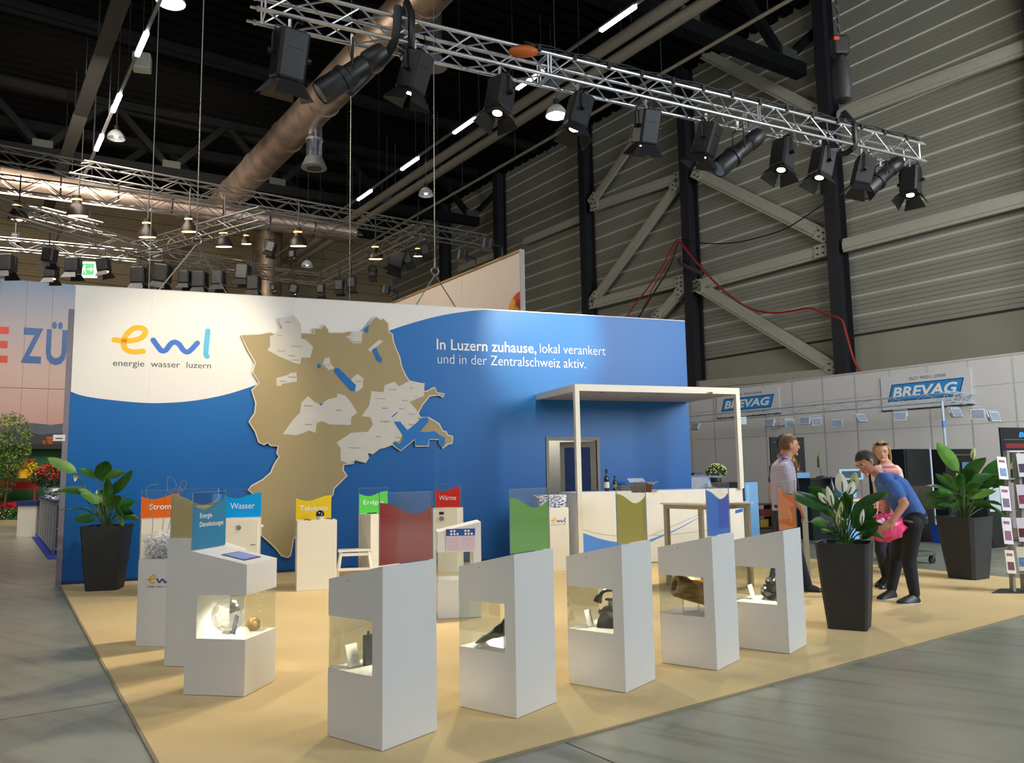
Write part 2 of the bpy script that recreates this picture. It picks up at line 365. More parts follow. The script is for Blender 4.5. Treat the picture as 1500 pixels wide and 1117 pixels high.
# beams and diagonals on the side wall
nb = 0
def wbar(p, q, w, label, name='wall_brace', cat='steel beam', wd=CW, plates=True):
    a = onw(p[0], p[1], wd); b = onw(q[0], q[1], wd)
    t = thing(name, label, cat, (a if a.z < b.z else b))
    MB().bar(a, b, 0.12, w, up=(0, 0, 1)).build('beam', M_girt, t)
    off = -E2*0.09
    MB().bar(a+off, b+off, 0.02, w*0.55, up=(0, 0, 1)).build('web_strip', M_girt, t)
    if plates:
        for e, f in ((a, b), (b, a)):
            d = (f-e).normalized(); c = e + d*0.15
            MB().bar(c-d*0.25+off*1.3, c+d*0.25+off*1.3, 0.03, 0.42).build('gusset_plate', M_girt, t)
            bb = MB()
            for i in (-1, 1):
                for j in (-1, 1): bb.seg(c+d*0.1*i+Vector((0, 0, 0.1*j))+off*1.5, c+d*0.1*i+Vector((0, 0, 0.1*j))+off*2.0, 0.03, n=6)
            bb.build('bolt', M_dark, t)
    return t
wbar((1236,360),(1640,255),0.42,'pale horizontal wall beam right of the nearest column','wall_beam', plates=False)
wbar((1018,420),(1212,366),0.42,'pale horizontal wall beam between the two right columns at mid height','wall_beam')
wbar((866,446),(1003,410),0.42,'pale horizontal wall beam just above the blue wall, between the columns','wall_beam')
wbar((1228,172),(1640,18),0.42,'highest pale horizontal wall beam at the upper right','wall_beam', plates=False)
wbar((870,303),(1001,258),0.40,'pale horizontal wall beam behind the row of truss lamps','wall_beam')
wbar((1010,68),(1205,168),0.40,'pale diagonal wall brace running above the lighting truss')
wbar((1020,253),(1212,347),0.42,'pale diagonal wall brace under the right half of the truss')
wbar((870,440),(995,268),0.42,'pale diagonal wall brace rising right above the blue wall')
wbar((868,296),(935,198),0.36,'short pale diagonal wall brace seen between two stage lamps')
wbar((1022,418),(1228,543),0.42,'lowest pale diagonal wall brace, above the white booth wall')
wbar((962,466),(1003,422),0.42,'short pale diagonal brace rising just behind the blue wall top')
wbar((768,354),(860,316),0.34,'far pale horizontal wall beam left of the third column','wall_beam', plates=False)
wbar((672,394),(728,372),0.34,'distant pale wall beam beside the angled fabric wall','wall_beam', plates=False)
a = onw(1030, 566, CW); b = onw(1236, 545, CW)
wbar((1022,565),(1236,546),0.35,'pale floor-level wall rail just above the white booth wall','wall_beam', plates=False)
# roof trusses (black)
M_roofst = mat('black_roof_steel', (15, 16, 19), 0.7, vary=0.15, scale=2, spec=0.15)
M_node = mat('greenish_gusset', (58, 66, 60), 0.6)
def roof_truss(p, q, zb, nodes, label, ext0=0.0, hgt=2.6):
    a = G(p[0], p[1], zb); b = G(q[0], q[1], zb); d = (b-a).normalized(); a = a - d*ext0
    t = thing('roof_truss', label, 'roof truss', a)
    MB().bar(a, b, 0.42, 0.42).build('bottom_chord', M_roofst, t)
    up = Vector((0, 0, hgt)); MB().bar(a+up, b+up, 0.42, 0.42).build('top_chord', M_roofst, t)
    ns = [G(x, p[1]+(q[1]-p[1])*(x-p[0])/(q[0]-p[0]), zb) for x in nodes]
    st = (ns[-1]-ns[0]).length/max(1, len(ns)-1)
    for n_ in ns:
        for sg in (-1, 1):
            MB().bar(n_+Vector((0, 0, 0.15)), n_+up+d*sg*st*0.48, 0.26, 0.26).build('diagonal', M_roofst, t)
        MB().bar(n_-d*0.35+Vector((0, 0, 0.34)), n_+d*0.35+Vector((0, 0, 0.34)), 0.44, 0.3).build('node_plate', M_node, t)
    return t
roof_truss((901,0),(1174,105),14.3,(700,1005,1150),'black roof truss ending beside the nearest wall column, top right', 14)
roof_truss((0,215),(700,325),14.3,(62,250,405,562,690),'black roof truss crossing the view behind the silver duct', 4)
roof_truss((0,268),(560,345),13.6,(120,330,480),'farther black roof truss behind the rear lighting trusses', 4)
for i, (s0, lab) in enumerate(((12, 'nearest'), (17.5, 'second'), (23, 'third'), (29, 'fourth'), (35, 'farthest'))):
    t = thing('roof_purlin', 'dull grey roof purlin under the black deck, %s from the camera' % lab, 'roof beam', H(s0, 10, 16.6))
    fr = Matrix.Translation(H(s0, 10, 16.6)) @ HF.to_3x3().to_4x4()
    M_pur = mat('dull_purlin', (30, 30, 30), 0.8, spec=0.1)
    MB(fr).box(-0.14, 0.14, -12, 34, -0.02, 0).build('flange', M_pur, t); MB(fr).box(-0.02, 0.02, -12, 34, 0, 0.4).build('web', M_pur, t); MB(fr).box(-0.14, 0.14, -12, 34, 0.38, 0.4).build('flange', M_pur, t)
# ducts and pipes
def along(px, py, z, s0, s1):
    p = G(px, py, z); s = s_of(p); return p + E1*(s0-s), p + E1*(s1-s)
M_duct = mat('galvanised_spiral_duct', (150, 130, 114), 0.42, 0.7, vary=0.35, scale=2.2, bump=0.25, bscale=4)
M_duct2 = mat('galvanised_nozzle', (150, 155, 165), 0.22, 0.9, vary=0.25, scale=6)
a, b = along(430, 190, 11.0, 8, 45); d = (b-a).normalized(); Ld = (b-a).length
t = thing('ventilation_duct', 'large galvanised round duct running away under the roof', 'duct', a)
n = 14
for i in range(n):
    p0 = a+d*(Ld*i/n); p1 = a+d*(Ld*(i+1)/n-0.05); MB().seg(p0, p1, 0.45, n=28).build('duct_section', M_duct, t, True)
    MB().seg(p1-d*0.02, p1+d*0.07, 0.475, n=28).build('duct_collar', M_duct, t, True)
nz = G(460, 180, 11.0)
pb = AT(460, 246, nz.y-0.1); pt = Vector((pb.x, pb.y, 10.9))
t = thing('air_nozzle', 'vertical shiny air nozzle hanging under the big duct', 'air nozzle', pb)
MB().seg(pb+Vector((0,0,0.25)), pt, 0.21, n=24).build('neck', M_duct2, t, True)
MB().seg(pb+Vector((0,0,0.28)), pb, 0.23, 0.34, n=24).build('flared_mouth', M_alu2, t, True)
MB().seg(pb+Vector((0,0,0.75)), pb+Vector((0,0,0.80)), 0.23, n=24).build('band', M_alu2, t, True)
MB().seg(pb-Vector((0,0,0.02)), pb+Vector((0,0,0.02)), 0.2, n=24).build('grille', M_dark, t, True)
# second outlet, seen behind the truss
pb = G(634, 98, 11.0)
t = thing('air_nozzle', 'round air outlet disc partly hidden behind the front truss', 'air nozzle', pb)
MB().seg(pb, pb+Vector((0,0,0.2)), 0.34, 0.24, n=24).build('flared_mouth', M_alu2, t, True); MB().seg(pb+Vector((0,0,0.2)), pb+Vector((0,0,1.6)), 0.22, n=20).build('neck', M_duct2, t, True)
a = G(0, 262, 10.2); b = G(520, 342, 10.2)
t = thing('ventilation_duct', 'far cross duct seen between the rear lighting trusses', 'duct', a)
for i in range(7):
    p0 = a.lerp(b, i/7); p1 = a.lerp(b, (i+0.97)/7); MB().seg(p0, p1, 0.36, n=20).build('duct_section', M_duct, t, True)
# far vertical silver duct
pa = AT(392, 425, 40); pc = AT(392, 335, 40)
t = thing('ventilation_duct', 'thick pale vertical duct by the far end wall', 'duct', (pa.x, pa.y, 5)); MB().seg((pa.x, pa.y, 5), pc, 0.75, n=20).build('duct_section', M_duct, t, True); MB().seg(pc, pc+Vector((0,0,0.2)), 0.82, n=20).build('duct_collar', M_duct, t, True)
for i, (px, py, r, z_, lab) in enumerate(((700, 195, 0.16, 13.2, 'upper pale pipe of the pair along the side wall'), (712, 208, 0.16, 13.0, 'lower pale pipe of the pair along the side wall'), (740, 240, 0.05, 12.6, 'thin conduit below the pair of pale wall pipes'))):
    a, b = along(px, py, z_, 6, 42); M_pipe = mat('pale_pipe', (128, 120, 106), 0.5)
    t = thing('ceiling_pipe', lab, 'pipe', a)
    MB().seg(a, b, r, n=14).build('pipe', M_pipe, t, True)
    for k in range(10): p = a.lerp(b, (k+.5)/10); MB().seg(p, p+Vector((0, 0, 2.5)), 0.015, n=5).build('hanger', M_dark, t)
a, b = along(135, 120, 13.5, 6, 42)
t = thing('ceiling_pipe', 'broad dull cable tray high at the upper left', 'cable tray', a); MB().bar(a, b, 0.42, 0.08).build('tray', mat('dull_tray', (60, 58, 54), 0.6), t)
MB().bar(a+E2*.2+Vector((0,0,.1)), b+E2*.2+Vector((0,0,.1)), 0.02, 0.12).build('side_rail', M_dark, t)
# strip light rows
M_tube = emis('lit_fluorescent', (232, 240, 255), 9)
def strip_row(pts, z, label, s0, s1, ext):
    P = [G(x, y, z) for x, y in pts]; c = P[len(P)//2]; w = w_of(c)
    a = H(s0, w, z); b = H(s1, w, z)
    t = thing('light_rail', label, 'light rail', a); MB().bar(a+Vector((0,0,.06)), b+Vector((0,0,.06)), 0.07, 0.06).build('rail', M_alu2, t)
    k = s0
    while k < s1: MB().seg(H(k, w, z), H(k, w, 17), 0.01, n=4).build('hanger', M_dark, t); k += 3
    return w
w1 = strip_row([(196,62),(165,150),(145,210),(120,280)], 11.5, 'suspended rail carrying the left row of lit tubes', 6, 42, 0)
w2 = strip_row([(905,27),(678,184),(600,240),(540,282)], 12.5, 'suspended rail carrying the right row of lit tubes', 6, 42, 0)
for (x, y, z_, w_, lab, L_) in ((196,62,11.5,w1,'lit tube nearest on the left ceiling rail',1.5),(165,150,11.5,w1,'second lit tube on the left ceiling rail',1.5),(145,210,11.5,w1,'third lit tube on the left ceiling rail',1.5),(121,281,11.5,w1,'farthest lit tube on the left ceiling rail, at the rear truss',1.5),
                            (903,27,12.5,w2,'lit tube nearest on the right ceiling rail, top of the view',1.6),(776,117,12.5,w2,'lit tube glimpsed through the front truss',1.6),(678,184,12.5,w2,'lit tube on the right rail beside a stage lamp',1.6),(600,240,12.5,w2,'lit tube on the right rail above the air nozzle level',1.6),(534,286,12.5,w2,'farthest lit tube on the right ceiling rail',1.6)):
    p = G(x, y, z_); s = s_of(p); c = H(s, w_, z_)
    t = thing('strip_light', lab, 'lamp', c)
    L_ *= 0.78 if s > 12 else 0.6
    MB().bar(c-E1*L_/2+Vector((0,0,.05)), c+E1*L_/2+Vector((0,0,.05)), 0.13, 0.05).build('housing', M_alu2, t)
    MB().bar(c-E1*L_/2, c+E1*L_/2, 0.10, 0.06).build('tube', M_tube, t)
# high-bay pendant lamps
M_bell = mat('frosted_reflector', (170, 172, 168), 0.3, 0.0, vary=0.05)
def highbay(px, py, D, r, label, glow=14.0, cord=True):
    c = AT(px, py, D); t = thing('pendant_lamp', label, 'lamp', c)
    MB(Matrix.Translation(c)).lathe([(r, 0), (r*0.97, r*0.25), (r*0.82, r*0.6), (r*0.5, r*0.95), (r*0.3, r*1.05)], 20, cap=False).build('bell_shade', M_bell, t, True)
    MB(Matrix.Translation(c)).lathe([(r*0.3, r*1.0), (r*0.3, r*1.6), (r*0.1, r*1.7)], 14).build('ballast_housing', M_black, t, True)
    MB(Matrix.Translation(c)).ell((0, 0, r*0.35), (r*0.28, r*0.28, r*0.3), 10, 6).build('bulb', emis('highbay_bulb_%d' % int(glow), (225, 235, 255), glow), t, True)
    MB().seg(c+Vector((0, 0, r*1.6)), (c.x, c.y, 16.8), 0.012, n=5).build('cord', M_dark, t)
    return c
highbay(170, 203, 24, 0.26, 'unlit-looking bell pendant below the left tube row', 1.2)
highbay(624, 286, 27, 0.26, 'bell pendant hanging in front of the far side wall', 3)
highbay(450, 390, 34, 0.26, 'small far bell pendant above the blue wall', 2)
highbay(250, 4, 16, 0.30, 'blazing bell pendant cut by the top edge of the view', 40)
c = highbay(815, 170, 17, 0.24, 'blazing bell pendant peeping out behind a stage lamp', 40)
# white loudspeaker box near the left tube row
c = AT(208, 92, 19); t = thing('ceiling_speaker', 'pale square box hanging beside the left tube row', 'speaker', c - Vector((0, 0, .2)), R(20))
fr = Matrix.Translation(c) @ Matrix.Rotation(R(18), 4, 'Z'); MB(fr).bbox(-.21, .21, -.18, .18, -.2, .2, .02).build('cabinet', mat('pale_green_box', (190, 196, 172), 0.5), t)
MB(fr).box(-.18, .18, -.185, -.18, -.17, .17).build('grille', mat('pale_grille', (170, 176, 158), 0.6), t); MB().seg(c+Vector((0,0,.2)), (c.x, c.y, 16.8), 0.012, n=5).build('cord', M_dark, t)
# ================================================================== beige carpet
M_carp = mat('beige_needle_carpet', (222, 198, 150), 0.95, vary=0.04, scale=1.2, bump=0.25, bscale=220, spec=0.1)
CA = G(92, 859); CA = WP(-0.02, 0, 0); dL = (G(228, 1117)-G(92, 866)).normalized()
pf = G(738, 1110); df = (G(1500, 902)-pf).normalized()
def isect(p, d, q, e):
    den = d.x*e.y-d.y*e.x; t = ((q.x-p.x)*e.y-(q.y-p.y)*e.x)/den; return p+d*t
c0 = isect(CA, dL, pf, df); pb_ = G(1500, 848); db = (pb_-G(1183, 818)).normalized()
c1 = isect(pb_, db, pf, df); c2_ = isect(G(1183, 818), db, WP(0, 0.3, 0), WD)
poly = [CA, c0, c1, c2_, WP(10.3, 0.02, 0)]
cp = thing('exhibition_carpet', 'beige carpet laid under the whole blue booth', 'carpet', (0, 6, 0))
MB().prism([(p.x, p.y) for p in poly], 0.0, 0.008).build('carpet_sheet', M_carp, cp)
M_tape = mat('carpet_edge_tape', (150, 138, 112), 0.8)
for i, (p, q) in enumerate(((CA, c0), (c0, c1), (c1, c2_))):
    d = (q-p).normalized(); MB().bar(p+Vector((0,0,.004)), q+Vector((0,0,.004)), 0.02, 0.01).build('edge_strip', M_tape, cp)
# ================================================================== the big blue wall
M_blue = mat('printed_blue_panel', (16, 100, 184), 0.40, vary=0.10, scale=0.35, spec=0.4, rgb2=(10, 86, 164), detail=1)
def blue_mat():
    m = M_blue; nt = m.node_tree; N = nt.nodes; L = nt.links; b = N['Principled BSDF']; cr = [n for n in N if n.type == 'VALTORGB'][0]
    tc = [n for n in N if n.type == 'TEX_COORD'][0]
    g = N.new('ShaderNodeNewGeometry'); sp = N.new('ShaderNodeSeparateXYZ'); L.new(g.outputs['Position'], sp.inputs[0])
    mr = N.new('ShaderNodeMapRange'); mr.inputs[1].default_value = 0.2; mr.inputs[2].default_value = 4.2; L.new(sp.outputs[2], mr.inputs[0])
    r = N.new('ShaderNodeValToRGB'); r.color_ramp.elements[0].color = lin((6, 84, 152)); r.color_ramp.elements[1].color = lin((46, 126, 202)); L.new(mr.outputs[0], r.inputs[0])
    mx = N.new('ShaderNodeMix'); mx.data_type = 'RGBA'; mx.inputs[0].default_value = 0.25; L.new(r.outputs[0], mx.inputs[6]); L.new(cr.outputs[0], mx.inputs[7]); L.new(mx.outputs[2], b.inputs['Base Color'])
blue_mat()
M_wprint = mat('white_printed_panel', (238, 236, 232), 0.4, vary=0.01)
M_edge = mat('grey_edge_profile', (128, 122, 138), 0.5)
HW_ = 4.285; WLEN = 10.32
bw = thing('booth_wall', 'tall blue printed booth wall with white swoosh at its top left', 'wall', WO, rz_of(WAZ))
du0, dz1 = wp(799, 631); du1, _ = wp(877, 633); dz1 = 2.08
seams = [0, 1.03, 2.06, 3.09, 4.12, 5.15, 6.18, du0, du1, 9.25, WLEN]
for a, b in zip(seams[:-1], seams[1:]):
    z0 = dz1 if abs(a-du0) < 1e-6 else 0.0
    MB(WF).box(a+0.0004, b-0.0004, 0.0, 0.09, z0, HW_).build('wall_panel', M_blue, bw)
MB(WF).box(-0.075, -0.002, -0.01, 0.12, 0, HW_-0.35).build('edge_post', M_edge, bw)
MB(WF).box(-0.01, WLEN, -0.004, 0.1, HW_, HW_+0.015).build('top_cap', M_white, bw)
MB(WF).box(0, 6.9, -0.012, 0.0, 0.0, 0.05).build('skirting', mat('dark_blue_skirting', (10, 50, 105), 0.5), bw)
FWF = WF @ Matrix(((1,0,0,0),(0,0,-1,0),(0,1,0,0),(0,0,0,1)))      # local: x along, y up, z out of the wall front
cur = [(92,573),(120,579),(150,584),(200,589),(235,590),(280,587),(325,579),(365,567),(420,547),(470,526),(520,504),(570,484),(610,471),(650,461),(690,455)]
sw = [wp(*p) for p in cur]; sw[0] = (0.002, sw[0][1]); sw = [tuple(v) for v in spline(sw, 4)]
sw = [p for p in sw if p[1] < HW_-0.01]; sw = sw + [(sw[-1][0]+0.25, HW_), (0.002, HW_)]
# white print cut panel by panel
def clip(poly, x0, x1):
    def cl(P, f, ins):
        out = []
        for i in range(len(P)):
            a, b = P[i], P[(i+1) % len(P)]
            if ins(a): out.append(a)
            if ins(a) != ins(b): t = f(a, b); out.append((a[0]+(b[0]-a[0])*t, a[1]+(b[1]-a[1])*t))
        return out
    P = cl(poly, lambda a, b: (x0-a[0])/(b[0]-a[0]), lambda p: p[0] >= x0); return cl(P, lambda a, b: (x1-a[0])/(b[0]-a[0]), lambda p: p[0] <= x1) if P else P
for a, b in zip(seams[:-1], seams[1:]):
    P = clip(sw, a+0.0004, b-0.0004)
    if len(P) > 2: flat(P, FWF, M_wprint, bw, 'white_print', 0.0015, 0.0)
# logo and slogan
u0, z0 = wp(161.7, 538.3); u1, z1 = wp(308.3, 540)
ewl_logo(FWF @ Matrix.Translation((u0, z0, 0.002)), u1-u0, bw)
M_txt = mat('white_lettering', (240, 238, 235), 0.5, vary=0)
a = wp(639.7, 510); b = wp(785.6, 518); text('In Luzern zuhause,', FWF @ Matrix.Translation((a[0], a[1]-0.05, 0.002)), M_txt, bw, 'slogan_bold', w=b[0]-a[0], h=0.215, bold=0.008)
a2 = wp(791, 516); b2 = wp(887, 519); text('lokal verankert', FWF @ Matrix.Translation((a2[0], a[1]-0.005, 0.002)), M_txt, bw, 'slogan_light', w=b2[0]-a2[0], h=0.165, bold=-0.012)
a = wp(641, 532); b = wp(858, 540); text('und in der Zentralschweiz aktiv.', FWF @ Matrix.Translation((a[0], a[1]-0.0, 0.002)), M_txt, bw, 'slogan_light', w=b[0]-a[0], h=0.165, bold=-0.012)
# ------------------------------------------------------------------ door in the wall, store room behind
M_dfr = mat('grey_door_frame', (128, 122, 108), 0.5)
M_room = mat('store_room_wall', (176, 172, 156), 0.7)
dr = thing('door_1', None, None, WP((du0+du1)/2, 0, 0), rz_of(WAZ)); dr['kind'] = 'structure'
f_ = MB(WF).box(du0, du0+0.05, -0.02, 0.1, 0, dz1); f_.box(du1-0.05, du1, -0.02, 0.1, 0, dz1); f_.box(du0+0.05, du1-0.05, -0.02, 0.1, dz1-0.06, dz1); f_.build('door_frame', M_dfr, dr)
lw = (du1-du0)*0.62
dl = WF @ Matrix.Translation((du1-0.06, 0.02, 0)) @ Matrix.Rotation(R(180-28), 4, 'Z')
lf = MB(dl).box(0, 0.10, -0.02, 0.02, 0.02, dz1-0.08); lf.box(lw-0.08, lw, -0.02, 0.02, 0.02, dz1-0.08); lf.box(0.10, lw-0.08, -0.02, 0.02, 0.02, 0.14); lf.box(0.10, lw-0.08, -0.02, 0.02, dz1-0.18, dz1-0.08); lf.build('door_leaf_frame', M_dfr, dr)
MB(dl).box(0.10, lw-0.08, -0.012, 0.012, 0.14, dz1-0.18).build('door_leaf_panel', mat('dark_blue_door_panel', (12, 44, 92), 0.5), dr)
hd = MB(dl); hd.box(0.03, 0.06, 0.02, 0.05, 0.95, 1.15); hd.seg((0.045, 0.05, 1.05), (0.16, 0.05, 1.05), 0.009); hd.build('door_handle', M_chrome, dr)
pl_ = bpy.data.lights.new('store_room_fill', 'POINT'); pl_.energy = 45; pl_.color = (1.0, .95, .85); pl_.shadow_soft_size = .15; po_ = bpy.data.objects.new('store_room_fill', pl_); COL.objects.link(po_); po_.location = WP(8.2, -0.9, 2.4)  # unseen point fill added to brighten the store room
rm = thing('wall_store', None, None, WP(8.4, -1.5, 0)); rm['kind'] = 'structure'
MB(WF).box(6.9, WLEN-0.02, 1.6, 1.66, 0, 2.6).build('wall_panel', M_room, rm); MB(WF).box(6.85, 6.9, 0.1, 1.6, 0, 2.6).build('wall_panel', M_room, rm); MB(WF).box(WLEN-0.06, WLEN-0.01, 0.1, 1.6, 0, HW_-0.02).build('wall_panel', M_blue, rm)
# ------------------------------------------------------------------ relief map
def mp6(l, off=0.05): return [wp(340+x/2.865, 440+y/2.865, off) for x, y in l]
MO = [(35,143),(120,138),(160,130),(185,140),(210,115),(198,95),(195,72),(240,68),(258,60),(272,72),(288,100),(290,135),(345,137),(342,115),(372,115),(388,100),(405,118),(408,132),(460,132),(500,127),(500,148),(480,152),(510,175),(540,175),(543,130),(570,100),(585,80),(605,65),(622,78),(635,72),(658,95),(660,130),(675,140),(680,175),(690,200),(705,235),(715,280),(730,312),(745,335),(800,347),(808,345),(805,378),(818,378),(840,365),(852,362),(860,384),(893,390),(885,408),(868,398),(830,402),(800,440),(783,472),(790,488),(825,488),(870,515),(885,545),(900,548),(905,562),(928,568),(925,600),(905,605),(885,622),(870,600),(868,584),(828,584),(825,612),(770,613),(767,584),(707,632),(672,606),(640,618),(620,622),(590,645),(570,640),(575,660),(560,682),(515,670),(510,685),(490,688),(470,690),(468,710),(485,735),(450,770),(430,790),(425,815),(412,832),(400,870),(330,930),(260,1000),(248,1070),(235,1080),(205,1072),(185,1045),(160,1020),(120,985),(118,905),(110,830),(65,795),(80,775),(125,750),(160,720),(175,685),(195,655),(185,640),(192,612),(160,610),(150,597),(135,607),(110,595),(95,550),(68,508),(93,470),(97,430),(80,375),(112,345),(85,300),(95,260),(60,200)]
M_mapT = mat('map_tan_board', (168, 150, 108), 0.55, vary=0.03, scale=1.5); M_mapW = mat('map_pale_piece', (208, 204, 194), 0.55, vary=0.02); M_mapE = mat('map_cream_edge', (226, 218, 196), 0.5); M_lake = mat('map_lake_blue', (8, 112, 190), 0.4, vary=0.03)
mo = mp6(MO); c = WP(sum(p[0] for p in mo)/len(mo), 0.04, min(p[1] for p in mo))
mt = thing('relief_map', 'large tan cut-out relief map with pale pieces and blue lakes on the blue wall', 'map', c, rz_of(WAZ))
cen = (sum(p[0] for p in mo)/len(mo), sum(p[1] for p in mo)/len(mo))
flat([(p[0]*1.0, p[1]) for p in mo], FWF @ Matrix.Translation((0, 0, 0.02)), M_mapE, mt, 'backing_board', 0.03)
def inset(P, k):
    n = len(P); A = sum(P[i][0]*P[(i+1)%n][1]-P[(i+1)%n][0]*P[i][1] for i in range(n)); sg = 1 if A > 0 else -1; out = []
    for i in range(n):
        a, b, c_ = Vector(P[i-1]), Vector(P[i]), Vector(P[(i+1) % n]); t1 = (b-a).normalized(); t2 = (c_-b).normalized(); nn = Vector((-(t1.y+t2.y), t1.x+t2.x)); nn = nn.normalized() if nn.length > 1e-4 else Vector((-t1.y, t1.x)); out.append(tuple(b+nn*k*sg))
    return out
flat(inset(mo, 0.018), FWF @ Matrix.Translation((0, 0, 0.05)), M_mapT, mt, 'district_board', 0.004)
WPS = [[(195,72),(240,68),(258,60),(288,100),(290,160),(310,165),(340,195),(328,240),(290,240),(285,268),(260,262),(190,232),(148,208),(160,190),(158,150),(185,140),(210,115),(198,95)],
 [(185,325),(235,312),(245,303),(270,302),(272,340),(210,350),(205,358),(187,358)],[(390,240),(410,240),(412,262),(430,285),(405,292),(380,265)],[(500,330),(525,308),(550,325),(548,365),(525,382),(505,375)],
 [(213,560),(255,500),(285,470),(290,430),(318,400),(345,425),(372,437),(400,415),(440,405),(443,390),(475,400),(500,430),(525,470),(500,490),(498,522),(410,520),(375,505),(355,515),(350,555),(320,545),(300,555),(270,565)],
 [(728,345),(745,337),(806,350),(805,400),(745,425),(770,455),(785,475),(780,512),(740,548),(705,508),(678,508),(715,560),(700,590),(680,590),(672,600),(640,615),(620,620),(590,642),(568,640),(573,660),(558,680),(515,668),(490,686),(455,670),(455,620),(438,595),(500,555),(570,550),(590,520),(580,490),(543,485),(575,440),(585,380),(635,385),(640,355),(680,340),(700,360)],
 [(570,205),(615,165),(635,170),(580,215)],[(482,152),(503,148),(500,130),(543,130),(540,173),(510,173)]]
LPS = [[(430,285),(445,282),(520,355),(515,378),(498,380),(428,300)],[(588,205),(605,198),(615,225),(630,245),(625,262),(605,250)],[(550,125),(575,100),(568,138)],[(356,270),(364,266),(372,270),(374,278),(366,284),(357,282)],[(365,432),(382,432),(373,442)],
 [(678,508),(705,508),(735,545),(800,490),(823,490),(823,508),(788,550),(810,552),(850,548),(875,568),(892,575),(892,600),(883,616),(872,600),(869,580),(826,580),(822,607),(772,607),(768,578),(707,628),(674,600),(682,592),(705,603),(718,570)],[(668,492),(670,485),(695,465),(690,475)]]
for P in WPS: flat(mp6(P), FWF @ Matrix.Translation((0, 0, 0.054)), M_mapW, mt, 'district_piece', 0.004)
for P in LPS: flat(mp6(P), FWF @ Matrix.Translation((0, 0, 0.059)), M_lake, mt, 'lake_piece', 0.004)
M_mtx = mat('map_lettering', (40, 40, 40), 0.6, vary=0)
for s, x, y, w in (('Reiden',235,88,20),('Langnau',200,145,22),('Dagmersellen',272,191,46),('Altishofen',205,210,34),('Nebikon',250,231,28),('Egolzwil',266,249,28),('Gettnau',215,337,26),('Ettiswil',252,320,30),('Sursee',401,268,20),('Sempach',529,338,26),('Menznau',320,441,32),('Ruswil',446,459,24),('Wolhusen',320,519,32),('Rothenburg',621,411,38),('Eschenbach',674,372,34),('Root',752,366,14),('Gisikon',772,401,16),('Buchrain',725,418,26),('Emmen',641,451,22),('Ebikon',711,453,20),('Adligenswil',755,475,34),('Luzern',642,508,36),('Meggen',750,519,22),('Kriens',613,569,20),('Horw',695,574,16),('Schwarzenberg',512,618,48)):
    a = wp(340+(x-w/2)/2.865, 440+(y+3)/2.865, 0.05); b = wp(340+(x+w/2)/2.865, 440+(y+3)/2.865, 0.05)
    text(s, FWF @ Matrix.Translation((a[0], a[1], 0.0595)), M_mtx, mt, 'place_name', w=b[0]-a[0], h=(b[0]-a[0])*0.8/max(4, len(s))*1.7)
# ------------------------------------------------------------------ canopy
CZ = 2.83; cu0 = wp(780, 577)[0]; V = 1.6
pf_ = G(842, 562, CZ); V = (pf_-WO).dot(WN); cu0 = (pf_-WO).dot(WD); cu1 = (onplane(1083, 568, WO+WN*V, WD)-WO).dot(WD)
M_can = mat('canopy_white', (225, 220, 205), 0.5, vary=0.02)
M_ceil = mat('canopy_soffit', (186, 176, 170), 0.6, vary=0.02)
cn = thing('booth_canopy', 'white flat-roofed canopy on slim posts over the counter', 'canopy', WP((cu0+cu1)/2, V/2, 0), rz_of(WAZ))
th = 0.105
b = MB(WF); b.box(cu0, cu1, -V, -V+0.05, CZ-th, CZ); b.build('fascia', M_can, cn)
MB(WF).box(cu0, cu0+0.05, -V+0.05, 0, CZ-th, CZ).build('fascia', M_can, cn); MB(WF).box(cu1-0.05, cu1, -V+0.05, 0, CZ-th, CZ).build('fascia', M_can, cn)
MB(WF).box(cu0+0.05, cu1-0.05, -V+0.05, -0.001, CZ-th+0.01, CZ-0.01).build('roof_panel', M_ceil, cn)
CT = 1.145
MB(WF).box(cu0, cu0+0.075, -V, -V+0.075, 0.008, CZ-th).build('post', M_can, cn)
MB(WF).box(cu1-0.075, cu1, -V, -V+0.075, CT, CZ-th).build('post', M_can, cn)
for px, py in ((853,579),(883,574.5),(933,581),(965,576.5),(1040,576)):
    p = G(px, py, CZ-th); MB(Matrix.Translation(p)).lathe([(0.045, -0.001), (0.05, 0.004), (0.05, 0.02)], 14).build('downlight', M_chrome, cn)
# ------------------------------------------------------------------ counter
ct = thing('bar_counter', 'long white bar counter with blue wave print under the canopy', 'counter', WP((cu0+cu1)/2, V-0.3, 0), rz_of(WAZ))
CV = 0.02; CD = 0.62; y0 = -V+0.08
n = 4; u_a, u_b = cu0+0.02, cu1+0.0
for i in range(n):
    a = u_a+(u_b-u_a)*i/n; b = u_a+(u_b-u_a)*(i+1)/n
    MB(WF).box(a+0.001, b-0.001, y0, y0+0.03, 0.02, CT-0.03).build('front_panel', M_cream, ct)
MB(WF).box(u_a-0.02, u_a, y0, y0+CD, 0.01, CT-0.03).build('end_panel', M_white, ct); MB(WF).box(u_b, u_b+0.02, y0, y0+CD, 0.01, CT-0.03).build('end_panel', M_white, ct)
MB(WF).box(u_a-0.02, u_b+0.02, y0-0.0, y0+CD, CT-0.03, CT).build('worktop', M_white, ct)
MB(WF).box(u_a, u_b, y0+0.05, y0+CD-0.05, 0.55, 0.57).build('shelf', M_white, ct)
oc = V-0.08
def cpx(l): return [((onplane(x, y, WO+WN*(oc), WD)-WO).dot(WD), onplane(x, y, WO+WN*oc, WD).z) for x, y in l]
FC = FWF @ Matrix.Translation((0, 0, oc+0.001))
wv = [tuple(v) for v in spline(cpx([(847,778),(862,783),(880,789),(900,793),(925,795),(945,792),(965,785),(990,775),(1015,762),(1035,751)]), 4)]
